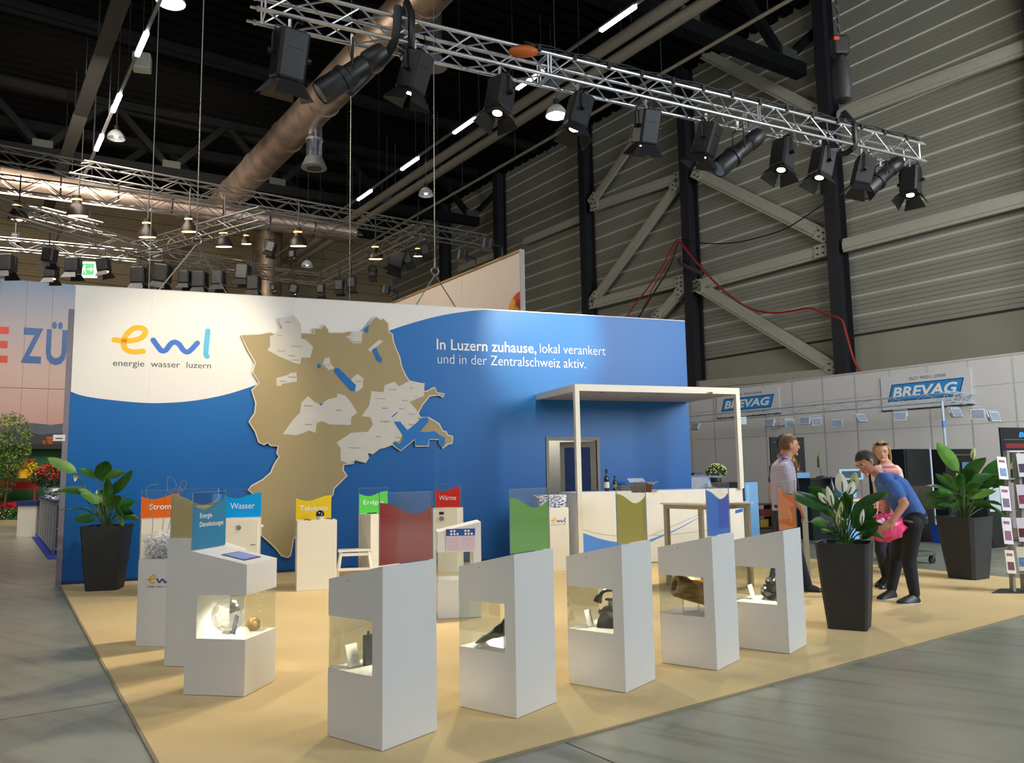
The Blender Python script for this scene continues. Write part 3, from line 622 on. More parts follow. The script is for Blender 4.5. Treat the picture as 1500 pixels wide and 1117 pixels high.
wl = [tuple(v) for v in spline(cpx([(1035,751),(1010,766),(985,779),(965,788),(940,800),(915,812),(880,822)]), 4)]
M_wav = mat('light_blue_wave_print', (78, 140, 222), 0.5, vary=0.02)
flat(wv+wl[1:]+[(wv[0][0], wl[-1][1])], FC, M_wav, ct, 'wave_print', 0.001)
for l in ([(847,773),(880,782),(920,785),(955,784),(1000,781),(1060,772)], [(955,783),(1000,764),(1040,746),(1070,736)]):
    m_ = MB(FC); strokes(m_, [tuple(v) for v in spline(cpx(l), 4)], 0.006, 0.0012); m_.build('print_line', mat('grey_print_line', (140, 140, 160), 0.5), ct)
flat(cpx([(1077,747),(1088,744),(1088,749),(1077,752)]), FC, mat('mid_blue_print', (30, 100, 190), 0.5), ct, 'wave_print', 0.001)
# ------------------------------------------------------------------ showcases and plinths
def wavef(t): 
    return [0.335, 0.328, 0.305, 0.283, 0.272, 0.275, 0.290, 0.308, 0.325, 0.337, 0.342][int(round(t*10))] if abs(t*10-round(t*10)) < 1e-6 else 0.3
WV = [0.308, 0.288, 0.273, 0.265, 0.267, 0.279, 0.296, 0.313, 0.327, 0.335, 0.338]
M_shadow_gap = mat('painted_shadow_gap', (60, 40, 60), 0.7)  # dark purple stands in for the shadow line under the bases
def sign(root, fr, W, z, y, film, txt=None, tw=None, th_=0.06, ht=0.39, tx=0.08, tz=0.13, sc=1.0, filmname='colour_film'):
    MB(fr).box(0.0, W, y-0.006, y, z-0.02, z+ht).build('acrylic_panel', M_acr, root)
    e = MB(fr); e.box(-0.0015, 0, y-0.006, y, z, z+ht); e.box(W, W+0.0015, y-0.006, y, z, z+ht); e.box(0, W, y-0.006, y, z+ht, z+ht+0.0015); e.build('polished_edge', mat('acrylic_edge', (150, 175, 190), 0.2), root)
    wv = spline([(W*(1-i/10), z+WV[i]*sc) for i in range(11)], 3)
    fs = fr @ Matrix(((1,0,0,0),(0,0,-1,0),(0,1,0,0),(0,0,0,1)))      # x, z plane
    f = flat([(0.001, z), (W-0.001, z)] + [(min(max(v.x, 0.001), W-0.001), v.y) for v in wv], fs @ Matrix.Translation((0, 0, -y-0.003)), film, root, filmname, 0.0015)
    if txt:
        ft = fr @ Matrix(((-1,0,0,W-tx),(0,0,1,y+0.003),(0,1,0,0),(0,0,0,1)))
        for i, s in enumerate(txt):
            text(s, ft @ Matrix.Translation((0, z+tz+(len(txt)-1-i)*th_*1.35, 0.001)), M_txt, root, 'lettering', w=tw[i] if tw else None, h=th_)
def showcase(name, label, cat, o, xaz, film=None, grp=None, txt=None, tw=None, screen=False, light=9.0, W=0.42, D=0.445, zb=0.965, zf=0.87, n0=0.378, n1=0.666, bk=0.08, th_=0.04, tz=0.13):
    t = thing(name, label, cat, o, rz_of(xaz), grp); fr = wmat(t).copy()
    fp = fr @ Matrix(((0,0,1,0),(1,0,0,0),(0,1,0,0),(0,0,0,1)))        # prism: polygon (y,z), extruded along x
    MB(fp).prism([(0, 0.012), (D, 0.012), (D, n0), (bk, n0), (bk, n1), (D, n1), (D, zf), (0, zb)], 0, W).build('body', M_white, t)
    MB(fr).box(0.012, W-0.012, 0.012, D-0.012, 0.0, 0.012).build('plinth', M_shadow_gap, t)  # thin inset base, coloured as the shadow gap
    g = 0.004
    MB(fr).box(0.001, g, bk, D-g, n0, n1).build('glass_pane', M_glass, t); MB(fr).box(W-g, W-0.001, bk, D-g, n0, n1).build('glass_pane', M_glass, t); MB(fr).box(0.001, W-0.001, D-g, D-0.001, n0, n1).build('glass_pane', M_glass, t)
    p = fr @ Vector((W/2, D*0.6, n1-0.001)); MB(Matrix.Translation(p)).lathe([(0.02, -0.003), (0.026, 0.0)], 12).build('niche_lamp', emis('niche_lamp_glow', (255, 240, 205), 12), t)
    if light:
        l = bpy.data.lights.new('niche_light', 'SPOT'); l.energy = light; l.color = (1.0, 0.86, 0.62); l.spot_size = R(140); l.spot_blend = 0.5; l.shadow_soft_size = 0.02
        lo = bpy.data.objects.new('niche_light', l); COL.objects.link(lo); lo.parent = t; lo.location = wmat(t).inverted() @ (p-Vector((0, 0, 0.01)))
    s = fr @ Vector((-0.001, D*0.62, (zb+(zf-zb)*0.62)-0.035)); MB().seg(s, s+ (fr.to_3x3() @ Vector((0.002, 0, 0))), 0.004, n=6).build('screw_cap', M_dark, t)
    if film is not None: sign(t, fr, W, zb, 0.03, film, txt, tw, th_=th_, tz=tz)
    if screen:
        sl = math.atan2(zf-zb, D); fs = fr @ Matrix.Translation((W/2, 0, zb)) @ Matrix.Rotation(sl, 4, 'X')
        MB(fs).box(-0.115, 0.115, 0.20, 0.38, 0.0, 0.004).build('screen_bezel', mat('screen_bezel', (50, 52, 90), 0.4), t)
        MB(fs).box(-0.10, 0.10, 0.215, 0.365, 0.004, 0.006).build('touch_screen', emis('touch_screen_glow', (98, 112, 165), 0.7), t)
    return t
def film(n, c): return mat('film_'+n, c, 0.5, vary=0.01, spec=0.2)
FR = film('red', (172, 30, 28)); FG = film('green', (108, 178, 62)); FO = film('olive', (186, 164, 34)); FB = film('blue', (24, 118, 214)); FN = film('orange', (214, 112, 50)); FT = film('teal', (46, 120, 160)); FTan = film('tan', (204, 190, 134))
gr = None
PX = [(560,1103),(757,1055),(917,1017),(1051,984),(1157,959.5)]
P1 = showcase('display_showcase', 'nearest white showcase, with the dark red sign panel', 'showcase', G(*PX[0]), 37.6, FR)
P2 = showcase('display_showcase', 'white showcase with the green sign panel and a dark wedge inside', 'showcase', G(*PX[1]), 37, FG)
P3 = showcase('display_showcase', 'white showcase with the olive yellow sign panel and an old telephone inside', 'showcase', G(*PX[2]), 37, FO)
P4 = showcase('display_showcase', 'white showcase with the blue sign panel and a wooden pipe inside', 'showcase', G(*PX[3]), 37.5, FB)
P5 = showcase('display_showcase', 'white showcase at the right end of the row, with the orange sign panel', 'showcase', G(*PX[4]), 37.5, FN)
o0 = G(268, 1019) + (G(400, 998)-G(352, 1023)).normalized()*0.42
P0 = showcase('display_showcase', 'white showcase with a small touch screen in its top and a teal sign panel', 'showcase', o0, 191, FT, txt=['Energie', 'Dienstleistungen'], tw=[0.15, 0.30], screen=True, light=16, th_=0.045, tz=0.14)
o6 = G(240, 977)
P6 = showcase('display_showcase', 'white showcase half hidden behind the touch screen one, with the tan sign panel', 'showcase', o6, 103, FTan, light=0, zb=0.985)
o7 = G(706, 905); P7 = showcase('display_showcase', 'white showcase in the middle of the carpet carrying a printed chart', 'showcase', o7, -8, None, light=2)
ft = wmat(P7) @ Matrix(((0,0,-1,-0.002),(-1,0,0,0.36),(0,1,0,0.685),(0,0,0,1)))
MB(ft).box(0, 0.30, 0, 0.21, 0.0, 0.006).build('printed_chart', mat('chart_paper', (222, 206, 220), 0.5, vary=0.03, scale=40), P7)
MB(ft).box(0.002, 0.298, 0.145, 0.215, 0.006, 0.008).build('chart_header', mat('chart_blue', (38, 84, 160), 0.5), P7)
ftm = ft
cd_ = MB(ftm)
for bx in (0.055, 0.20):
    for i in range(3):
        for j in range(2):
            if (i, j) == (2, 1): continue
            cx, cy = bx+i*0.032, 0.163+j*0.03; cd_.add([(cx+0.012*math.cos(k*math.pi/5), cy+0.012*math.sin(k*math.pi/5), 0.009) for k in range(10)], [tuple(range(10))])
cd_.build('chart_dots', M_txt, P7)['kind'] = 'stuff'
ln = MB(ftm)
for i in range(12): ln.box(0.012, 0.135, 0.008+i*0.0108, 0.0105+i*0.0108, 0.006, 0.0068); ln.box(0.16, 0.285, 0.008+i*0.0108, 0.0105+i*0.0108, 0.006, 0.0068)
ln.build('chart_lines', mat('chart_lines', (196, 160, 190), 0.6), P7)['kind'] = 'stuff'
# ------------------------------------------------------------------ plinths near the wall
def plinth(label, o, xaz, W, D, h, name='display_plinth', cat='plinth', m=None, grp=None):
    """o = front-left bottom corner seen from the front, xaz = azimuth of the front edge (left to right)"""
    t = thing(name, label, cat, o, rz_of(xaz), grp); fr = wmat(t).copy()
    MB(fr).bbox(0, W, 0, D, 0.01, h, 0.004).build('body', m or M_cream, t); MB(fr).box(0.01, W-0.01, 0.01, D-0.01, 0, 0.01).build('plinth', M_shadow_gap, t)  # inset base again carries the painted shadow line
    return t, fr
def rsign(t, fr, W, D, h, flm, txt, tw, w=None, dx=0.0, ht=0.36, th_=0.075):
    w = w or W; f2 = fr @ Matrix(((-1,0,0,w+dx),(0,-1,0,D),(0,0,1,0),(0,0,0,1)))     # reversed so that local +y faces front
    sign(t, f2, w, h, 0.02, flm, [txt], [tw], th_=th_, ht=ht, tx=(w-tw)/2, tz=0.11, sc=0.92)
def gz(x, y, z): p = G(x, y, z); return Vector((p.x, p.y, 0))
FS = film('strom_orange', (212, 98, 22)); FW = film('wasser_blue', (0, 158, 232)); FTe = film('telekom_yellow', (226, 194, 36)); FE = film('erdgas_green', (92, 208, 78)); FWa = film('waerme_red', (214, 52, 38))
t, fr = plinth('cream plinth with the orange sign at the left, behind the paper-filled bin', gz(207, 761, 0.95), 64, 0.46, 0.44, 0.95); rsign(t, fr, 0.46, 0.44, 0.95, FS, 'Strom', 0.26)
t, fr = plinth('cream cabinet with a round lock and the Wasser sign', gz(323, 760, 0.95), 76, 0.46, 0.36, 0.95, 'water_cabinet', 'cabinet'); rsign(t, fr, 0.46, 0.36, 0.95, FW, 'Wasser', 0.30)
MB(fr).bbox(0.01, 0.45, -0.02, -0.002, 0.08, 0.94, 0.006).build('door', M_cream, t)
MB(fr).seg((0.22, -0.02, 0.84), (0.22, -0.035, 0.84), 0.03, n=16).build('round_lock', M_alu2, t); MB(fr).box(0.36, 0.42, -0.024, -0.02, 0.62, 0.628).build('nameplate', M_dark, t)
MB(fr).seg((0.47, 0.15, 0.84), (0.50, 0.15, 0.84), 0.018, n=10).build('pipe_stub', M_white, t)
t, fr = plinth('cream plinth with the yellow Telekom sign and a black device on top', G(434, 867), 72, 0.50, 0.42, 0.89); rsign(t, fr, 0.46, 0.42, 0.89, FTe, 'Telekom', 0.36)
TEL = (t, fr)
t, fr = plinth('cream plinth with the green Erdgas sign behind the white stool', gz(543, 753.5, 0.92), 57, 0.44, 0.44, 0.92); rsign(t, fr, 0.44, 0.44, 0.92, FE, 'Erdgas', 0.31)
ERD = (t, fr)
pr = G(671, 839); d = azv(98); t, fr = plinth('cream plinth with a gauge and the red Wärme sign', pr-d*0.44, 98, 0.44, 0.42, 0.95); rsign(t, fr, 0.40, 0.42, 0.95, FWa, 'Wärme', 0.27)
MB(fr).box(0.16, 0.23, -0.006, 0.0, 0.86, 0.90).build('gauge_display', M_black, t); MB(fr).seg((0.2, -0.0, 0.80), (0.2, -0.03, 0.80), 0.035, n=16).build('dial', M_alu2, t)
q = AT(641, 745, 11.75); tb = thing('clear_tube', 'tall clear acrylic tube rising from the Wärme plinth', 'tube', (q.x, q.y, 0.95))
MB().seg((q.x, q.y, 0.955), (q.x, q.y, 2.0), 0.035, n=14).build('tube_wall', M_acr, tb, True); MB().seg((q.x, q.y, 0.95), (q.x, q.y, 0.96), 0.06, n=14).build('foot_disc', M_acr, tb)
# ewl plinth with bag
o = G(835, 836.6); d = azv(72); ep, fr = plinth('cream plinth with the ewl logo beside the counter', o-d*0.42, 72, 0.42, 0.36, 0.0+0.935); EWP = fr.copy()
ewl_logo(fr @ Matrix(((1,0,0,0.13),(0,0,-1,-0.001),(0,1,0,0.68),(0,0,0,1))), 0.24, ep, (M_lgY, M_lgN, M_lgN))
# bin of shredded paper
bn, fr = plinth('white bin of shredded paper with the ewl logo, at the left', G(198, 948), 100, 0.42, 0.40, 0.755, 'paper_bin', 'bin', M_white)
MB(fr).box(0, 0.005, 0, 0.4, 0.755, 0.97).build('acrylic_panel', M_acr, bn); MB(fr).box(0.415, 0.42, 0, 0.4, 0.755, 0.97).build('acrylic_panel', M_acr, bn); MB(fr).box(0.005, 0.415, 0, 0.005, 0.755, 0.97).build('acrylic_panel', M_acr, bn); MB(fr).box(0.005, 0.415, 0.395, 0.4, 0.755, 0.97).build('acrylic_panel', M_acr, bn)
ewl_logo(fr @ Matrix(((1,0,0,0.09),(0,0,-1,-0.001),(0,1,0,0.51),(0,0,0,1))), 0.24, bn, (M_lgY, M_lgN, M_lgN))
rnd = random.Random(3); b = MB(fr)
for i in range(2200):
    c = Vector((rnd.uniform(0.02, 0.40), rnd.uniform(0.015, 0.38), rnd.uniform(0.76, 0.935+0.04*math.sin(i))))
    a = Vector((rnd.uniform(-1, 1), rnd.uniform(-1, 1), rnd.uniform(-0.7, 0.7))).normalized()*rnd.uniform(0.015, 0.035); w = Vector((rnd.uniform(-1, 1), rnd.uniform(-1, 1), rnd.uniform(-1, 1))).normalized()*0.004; m = Vector((rnd.uniform(-1,1), rnd.uniform(-1,1), rnd.uniform(-1,1)))*0.01
    P = [c-a-w, c-a+w, c+m-w, c+m+w, c+a-w, c+a+w]
    P = [Vector((min(max(p.x, 0.008), 0.412), min(max(p.y, 0.008), 0.392), max(p.z, 0.757))) for p in P]
    b.add(P, [(0, 1, 3, 2), (2, 3, 5, 4)])
o = b.build('shredded_paper', mat('shredded_paper', (225, 226, 228), 0.7, vary=0.15, scale=30)); tag(o, 'crumpled shredded white paper filling the bin at the left', 'paper', kind='stuff')
M_wire = mat('pale_wire', (150, 150, 135), 0.3, 0.5)
for i, (pts, lab) in enumerate((([(223,780),(224,758),(222,742),(216,728),(214,718),(219,711),(232,709)], 'long pale wire bending left out of the paper bin'), ([(246,700),(245,716),(252,722),(258,712),(256,704),(248,698),(245,700)], 'looped pale wire above the orange sign'), ([(262,714),(266,720),(272,712),(273,705),(268,703),(264,710)], 'small curled pale wire near the clear sign edge'))):
    P = [AT(x, y, 7.3) for x, y in pts]
    if i: P = [AT(pts[0][0]-8*i, 776, 7.3)] + P
    w_ = MB().tube(spline(P, 5), 0.003, 5).build('curled_wire', M_wire, None, True); tag(w_, lab, 'wire')
# ------------------------------------------------------------------ exhibits
def nich(root, x, y, z=0.378): return wmat(root) @ Vector((x, y, z))
def nloc(root, px, py, z=0.378):
    p = wmat(root).inverted() @ G(px, py, z); return min(max(p.x, .06), .36), min(max(p.y, .12), .40)
def card(root, px, py, w, h, lab, rz=0, m=None, tilt=-15):
    p = nich(root, *nloc(root, px, py)); t = thing('info_card', lab, 'card', p, root.rotation_euler.z + R(rz)); fr = wmat(t) @ Matrix.Rotation(R(tilt), 4, 'X')
    MB(fr).box(-w/2, w/2, -0.002, 0.002, 0.006, h).build('card_face', m or mat('frosted_card', (235, 236, 230), 0.3), t)
    MB(wmat(t)).box(-w/2, w/2, -0.03, 0.03, 0, 0.004).build('card_foot', M_acr, t)
card(P1, 519, 977, 0.085, 0.13, 'small frosted card in the showcase with the dark red sign')
card(P3, 866, 918, 0.08, 0.12, 'small frosted card left of the old telephone')
card(P5, 1104, 877, 0.085, 0.12, 'small frosted card beside the black electrical device')
card(P2, 705, 949, 0.10, 0.04, 'white label card lying in front of the dark wedge', tilt=-60)
card(P0, 341, 929, 0.07, 0.13, 'small blue card leaning in the lit touch screen showcase', rz=50, m=mat('blue_card', (70, 82, 120), 0.4), tilt=-12)
# P1: slim black post
p = nich(P1, *nloc(P1, 541, 974)); t = thing('black_meter', 'slim black device standing in the showcase with the dark red sign', 'device', p, P1.rotation_euler.z); fr = wmat(t)
MB(fr).box(-0.03, 0.03, 0.0, 0.022, 0, 0.17).build('case', M_black, t); MB(fr).box(-0.026, 0.026, 0.022, 0.028, 0.09, 0.15).build('dial_plate', mat('bronze_dial', (70, 56, 40), 0.4, 0.6), t); MB(fr).seg((0, 0.01, 0.17), (0, 0.01, 0.19), 0.008).build('cap', M_black, t)
# P2: dark tapering stone/cable wedge
M_wedge = mat('rough_dark_wood', (58, 58, 50), 0.8, vary=0.5, scale=18, bump=0.6, bscale=40)
q_ = nloc(P2, 700, 945); p = nich(P2, q_[0]-.09, q_[1]-.27); t = thing('old_timber', 'dark pointed weathered timber leaning in the showcase with the green sign', 'timber', p, P2.rotation_euler.z); fr = wmat(t)
rg = []
for i in range(9):
    k = i/8; y = 0.27-k*0.25; zc_ = 0.02+k*0.125; hh = 0.006+0.045*k+0.004*math.sin(k*9); ww = 0.03+0.06*k
    rg.append([(0.09+ww*math.cos(a)*(1+0.1*math.sin(3*a+i)), y, zc_+hh*math.sin(a)*(1+0.15*math.sin(5*a+i*2))) for a in [2*math.pi*j/12 for j in range(12)]])
MB(fr).loft(rg).build('timber_wedge', M_wedge, t, True)
MB(fr).seg((0.09, 0.13, 0.11), (0.09, 0.125, 0.128), 0.012, n=8).build('knot', mat('rusty_knot', (110, 70, 50), 0.7), t, True)
MB(fr).seg((0.09, 0.06, 0.0), (0.09, 0.06, 0.09), 0.004, n=6).build('support_pin', M_chrome, t)
# P3: old telephone
M_bak = mat('black_bakelite', (14, 14, 15), 0.18, vary=0.1, coat=0.5)
p = nich(P3, *nloc(P3, 895, 917)); t = thing('old_telephone', 'old black telephone with its handset on a cradle', 'telephone', p, P3.rotation_euler.z+R(15)); fr = wmat(t)
MB(fr).loft([[(x*s_, y*s_*0.95, z_) for x, y in ((-.075,-.08),(.075,-.08),(.085,-.06),(.085,.06),(.075,.085),(-.075,.085),(-.085,.06),(-.085,-.06))] for z_, s_ in ((0,1.02),(0.02,1.0),(0.05,0.93),(0.09,0.74),(0.125,0.60),(0.135,0.5))]).build('case', M_bak, t, True)
MB(fr).seg((0, 0, 0.13), (0, 0, 0.185), 0.014, 0.02, n=12).build('cradle_post', mat('nickel', (150, 148, 140), 0.3, 0.9), t, True)
MB(fr).bar((0, -0.03, 0.185), (0, 0.03, 0.185), 0.05, 0.012).build('cradle', M_bak, t)
hs = MB(fr); hs.tube(spline([(0, -0.075, 0.20), (0, -0.05, 0.235), (0, 0, 0.25), (0, 0.05, 0.235), (0, 0.075, 0.20)], 4), 0.014, 10); hs.build('handset', M_bak, t, True)
for sgn in (-1, 1): MB(fr).seg((0, sgn*0.075, 0.21), (0, sgn*0.092, 0.165), 0.02, 0.032, n=14).build('earpiece', M_bak, t, True)
MB(fr @ Matrix.Rotation(R(50), 4, 'X')).seg((0, 0.1, 0.0), (0, 0.1, 0.012), 0.04, n=20).build('dial', mat('dial_ring', (60, 60, 60), 0.3, 0.5), t, True)
# P4: wooden water pipe on pins
M_wood = mat('old_bronze_wood', (158, 124, 68), 0.3, 0.45, vary=0.5, scale=9, bump=0.4, bscale=30, stretch=(1, 1, 4), detail=8)
q_ = nloc(P4, 1001, 896); p = nich(P4, q_[0]+.056, q_[1]-.09); t = thing('wooden_water_pipe', 'old hollow wooden pipe glinting gold, raised on thin pins', 'pipe', p, P4.rotation_euler.z); fr = wmat(t)
a = Vector((-0.11, 0.13, 0.205)); b_ = Vector((0.12, -0.04, 0.125)); n = 22
def ring(c, r, q, jit=0.0): return [tuple(c + q @ Vector((r*(1+jit*math.sin(3*k_+1))*math.cos(k_), r*(1+jit*math.sin(3*k_+1))*math.sin(k_), 0))) for k_ in [2*math.pi*j/n for j in range(n)]]
q = (b_-a).to_track_quat('Z', 'Y').to_matrix()
MB(fr).loft([ring(a+(b_-a)*0.5, 0.035, q), ring(a+(b_-a)*0.02, 0.04, q), ring(a, 0.045, q), ring(a, 0.072, q, .04), ring(a+(b_-a)*0.05, 0.083, q, .04), ring(a+(b_-a)*0.5, 0.088, q, .04), ring(b_, 0.09, q, .04)]).build('pipe_body', M_wood, t, True)
MB(fr).seg((-0.056, 0.09, 0), (-0.056, 0.09, 0.11), 0.004, n=6).build('support_pin', M_chrome, t); MB(fr).seg((0.051, 0.011, 0), (0.051, 0.011, 0.075), 0.004, n=6).build('support_pin', M_chrome, t); MB(fr).bar((-0.056, 0.09, 0.003), (0.051, 0.011, 0.003), 0.012, 0.004).build('base_bar', M_chrome, t)
# P5: black electrical device
p = nich(P5, *nloc(P5, 1124, 877)); t = thing('black_insulator', 'black drum-shaped electrical device propped in the end showcase', 'device', p, P5.rotation_euler.z); fr = wmat(t) @ Matrix.Translation((0, 0, 0.03)) @ Matrix.Rotation(R(35), 4, 'X')
MB(fr).lathe([(0.05, 0), (0.07, 0.02), (0.072, 0.06), (0.06, 0.07), (0.06, 0.085), (0.076, 0.095), (0.076, 0.125), (0.05, 0.15)], 22).build('drum', M_bak, t, True)
MB(fr).lathe([(0.03, 0.15), (0.03, 0.17), (0.02, 0.175)], 16).build('chrome_cap', M_chrome, t, True)
MB(fr).lathe([(0.062, 0.0), (0.062, -0.004), (0.045, -0.004)], 20).build('glass_face', mat('grey_dial_glass', (110, 112, 108), 0.2), t, True)
MB(wmat(t)).seg((-0.05, 0.02, 0), (-0.02, -0.04, 0.11), 0.008, n=8).build('prop', M_alu2, t); MB(wmat(t)).seg((0.05, 0.02, 0), (0.02, -0.04, 0.11), 0.008, n=8).build('prop', M_alu2, t)
# P0: glass bulb and brown stone
p = nich(P0, 0.24, 0.21); t = thing('glass_bulb', 'large clear glass bulb with sparkling lamp reflections', 'bulb', p); fr = wmat(t)
MB(fr).ell((0, 0, 0.125), (0.115, 0.115, 0.115), 24, 16).build('glass_sphere', acrylic('thin_bulb_glass', (0.98, 0.98, 0.97), 0.05, 0.55), t, True); MB(fr).seg((0, 0, 0), (0, 0, 0.015), 0.04, n=14).build('socket', M_chrome, t, True)
sp_ = MB(fr)
for k in range(6): sp_.ell((0.06*math.cos(k*1.1), 0.06*math.sin(k*1.7), 0.06+0.025*k), (0.006, 0.006, 0.006), 8, 5)
sp_.build('glint_bead', emis('glint_glow', (255, 246, 220), 6), t, True)  # glowing beads imitate lamp reflections in the glass
p = nich(P0, 0.12, 0.34); t = thing('brown_ore_lump', 'rough brown lump behind the blue card in the lit showcase', 'stone', p); fr = wmat(t)
rg = MB(fr); rg.ell((0, 0, 0.045), (0.045, 0.04, 0.05), 12, 8)
for i_, v in enumerate(rg.v): rg.v[i_] = v + Vector((math.sin(i_*2.3), math.cos(i_*1.7), math.sin(i_*3.1)))*0.006
rg.build('lump', mat('brown_ore', (120, 88, 44), 0.5, 0.2, vary=0.4, scale=30), t, True); MB(fr).ell((0.02, -0.03, 0.05), (0.018, 0.014, 0.02), 8, 6).build('crystal', mat('gold_crystal', (190, 160, 80), 0.3, 0.5), t, True)
# things on plinths
t_, fr = TEL; p = fr @ Vector((0.30, 0.20, 0.89)); t = thing('black_dome_device', 'small black domed telecom device on the Telekom plinth', 'device', p)
MB(wmat(t)).lathe([(0.05, 0), (0.05, 0.045), (0.045, 0.05)], 16).build('base', mat('pale_device_base', (200, 196, 186), 0.4), t, True); MB(wmat(t)).lathe([(0.055, 0.05), (0.055, 0.09), (0.035, 0.115), (0.012, 0.125)], 16).build('dome', M_bak, t, True); MB(wmat(t)).ell((0, -0.052, 0.09), (0.012, 0.006, 0.01), 8, 5).build('lens', M_chrome, t, True)
for k, (x, y) in enumerate(((0.13, 0.12), (0.42, 0.25))):
    p = fr @ Vector((x, y, 0.89)); w_ = MB(Matrix.Translation(p)).tube(spline([(-0.04, 0, 0.006), (-0.01, 0.015, 0.012), (0.02, -0.01, 0.006), (0.05, 0.01, 0.006)], 4), 0.006, 6).build('cable_end', M_black, None, True); tag(w_, ('short black cable left of the domed device', 'short black cable right of the domed device')[k], 'cable')
t_, fr = ERD
for k in range(5):
    p = fr @ Vector((0.05+k*0.085, 0.16+0.03*(k % 2), 0.92)); w_ = MB(Matrix.Translation(p)).tube(spline([(-0.035, 0, 0.008), (0, 0.01, 0.014), (0.03, 0, 0.008)], 3), 0.009, 6).build('green_hose_piece', mat('dark_green_hose', (40, 70, 36), 0.5), None, True); tag(w_, ('leftmost','second','third','fourth','rightmost')[k]+' dark green hose piece on the Erdgas plinth', 'hose', 'hose pieces on the Erdgas plinth')
# blue and white bag
M_bag = mat('blue_white_pattern', (235, 236, 240), 0.6, vary=0.9, scale=26, rgb2=(36, 50, 120), stretch=(1, 1, 2.2), detail=0)
p = EWP @ Vector((0.22, 0.18, 0.935)); t = thing('patterned_bag', 'blue and white patterned bag on the ewl plinth', 'bag', p, rz_of(78)); fr = wmat(t)
MB(fr).loft([[(x*s_, y*s_, z_) for x, y in ((-.21,-.10),(-.1,-.12),(.1,-.11),(.20,-.09),(.21,.09),(.1,.11),(-.1,.12),(-.21,.09))] for z_, s_ in ((0,0.88),(0.03,0.98),(0.1,1.0),(0.17,1.05),(0.19,1.0))]).build('bag_body', M_bag, t, True)
MB(fr).tube([(-0.2, -0.1, 0.15), (-0.26, -0.11, 0.17), (-0.27, 0, 0.19), (-0.2, 0.08, 0.17)], 0.008, 6).build('strap', mat('pale_strap', (180, 180, 175), 0.6), t, True)
# white step stool
o = gz(495, 806, 0.46); t = thing('step_stool', 'small white wooden step stool between two plinths', 'stool', o, rz_of(78)); fr = wmat(t); w = 0.45; dd = 0.34
MB(fr).bbox(0.0, w, 0, dd*0.75, 0.435, 0.46, 0.006).build('seat', M_cream, t)
for x0, x1 in ((0.04, -0.02), (w-0.04, w+0.02)):
    for y0_, y1_ in ((0.03, -0.08), (dd*0.7, dd*0.95)):
        MB(fr).bar((x1, y1_, 0.0), (x0, y0_, 0.435), 0.035, 0.025).build('leg', M_cream, t)
MB(fr).bbox(0.0, w, -0.14, 0.05, 0.20, 0.22, 0.005).build('step', M_cream, t)
MB(fr).bar((0.04, 0.02, 0.40), (w-0.04, 0.02, 0.40), 0.02, 0.04).build('rail', M_cream, t)
for x1 in (0.01, w-0.01): MB(fr).bar((x1, -0.05, 0.19), (x1, dd*0.85, 0.19), 0.02, 0.03).build('side_rail', M_cream, t)
# ------------------------------------------------------------------ things on the bar counter
def onc(px, py, z=CT): return G(px, py, z)
M_btl = mat('dark_bottle_glass', (16, 20, 12), 0.08, vary=0.05, coat=0.6)
def bottle(px, py, h, label, lab_c, nm='wine_bottle', m=M_btl, cap=M_black, r=0.038):
    p = onc(px, py); t = thing(nm, label, 'bottle', p); fr = wmat(t)
    MB(fr).lathe([(r*.9, 0), (r, 0.01), (r, h*.55), (r*.85, h*.64), (r*.4, h*.74), (r*.36, h*.95), (r*.42, h*.96)], 18).build('glass_body', m, t, True)
    MB(fr).lathe([(r*.44, h*.86), (r*.44, h), (r*.3, h*1.01)], 12).build('cap', cap, t, True)
    if lab_c: MB(fr).lathe([(r*1.02, h*.15), (r*1.02, h*.42)], 18, cap=False).build('label', mat('bottle_label_%d' % lab_c[0], lab_c, 0.6), t, True)
bottle(889, 719, 0.35, 'tall dark wine bottle with a white label on the counter', (222, 218, 205), r=0.042)
bottle(901, 718, 0.24, 'shorter dark bottle right of the tall wine bottle', (160, 150, 110))
bottle(951, 714, 0.23, 'clear water bottle with a red cap on the counter', None, 'water_bottle', mat('clear_plastic', (190, 200, 205), 0.15), mat('red_cap', (200, 40, 50), 0.4), r=0.036)
p = onc(915, 718); t = thing('black_tray', 'low black box between the bottles and the basket', 'box', p, rz_of(WAZ)); MB(wmat(t)).bbox(-.11, .11, -.08, .08, 0, 0.085, .01).build('case', M_black, t); MB(wmat(t)).box(-.1, .1, -.07, .07, 0.085, 0.09).build('lid', M_dark, t)
p = onc(940, 721); t = thing('wicker_basket', 'brown wicker basket with crinkled wrapping on the counter', 'basket', p, rz_of(WAZ)); fr = wmat(t)
M_wick = mat('brown_wicker', (84, 52, 28), 0.7, vary=0.4, scale=60)
b = MB(fr)
for k in range(9):
    z_ = 0.008+k*0.013; s_ = 1+0.02*k; b.tube([(0.15*s_*math.cos(a_), 0.10*s_*math.sin(a_), z_+0.003*math.sin(a_*8+k*math.pi)) for a_ in [2*math.pi*j/24 for j in range(25)]], 0.0075, 5)
b.build('woven_side', M_wick, t, True); MB(fr).ell((0, 0, 0.03), (0.14, 0.09, 0.03), 16, 6).build('basket_bottom', M_wick, t, True)
wr_ = MB(fr); 
rg2 = random.Random(5); ww = [[(0.17*math.cos(a_)*k_+rg2.uniform(-.02, .02)+0.06, -0.02+0.12*math.sin(a_)*k_+rg2.uniform(-.02, .02), z_+rg2.uniform(-.015, .02)) for a_ in [2*math.pi*j/14 for j in range(14)]] for k_, z_ in ((0.35, 0.09), (0.7, 0.11), (1.0, 0.13), (1.08, 0.15))]
wr_.loft(ww, cap=False).build('clear_wrapping', acrylic('crinkled_film', (0.93, 0.93, 0.9), 0.2, 0.6), t)
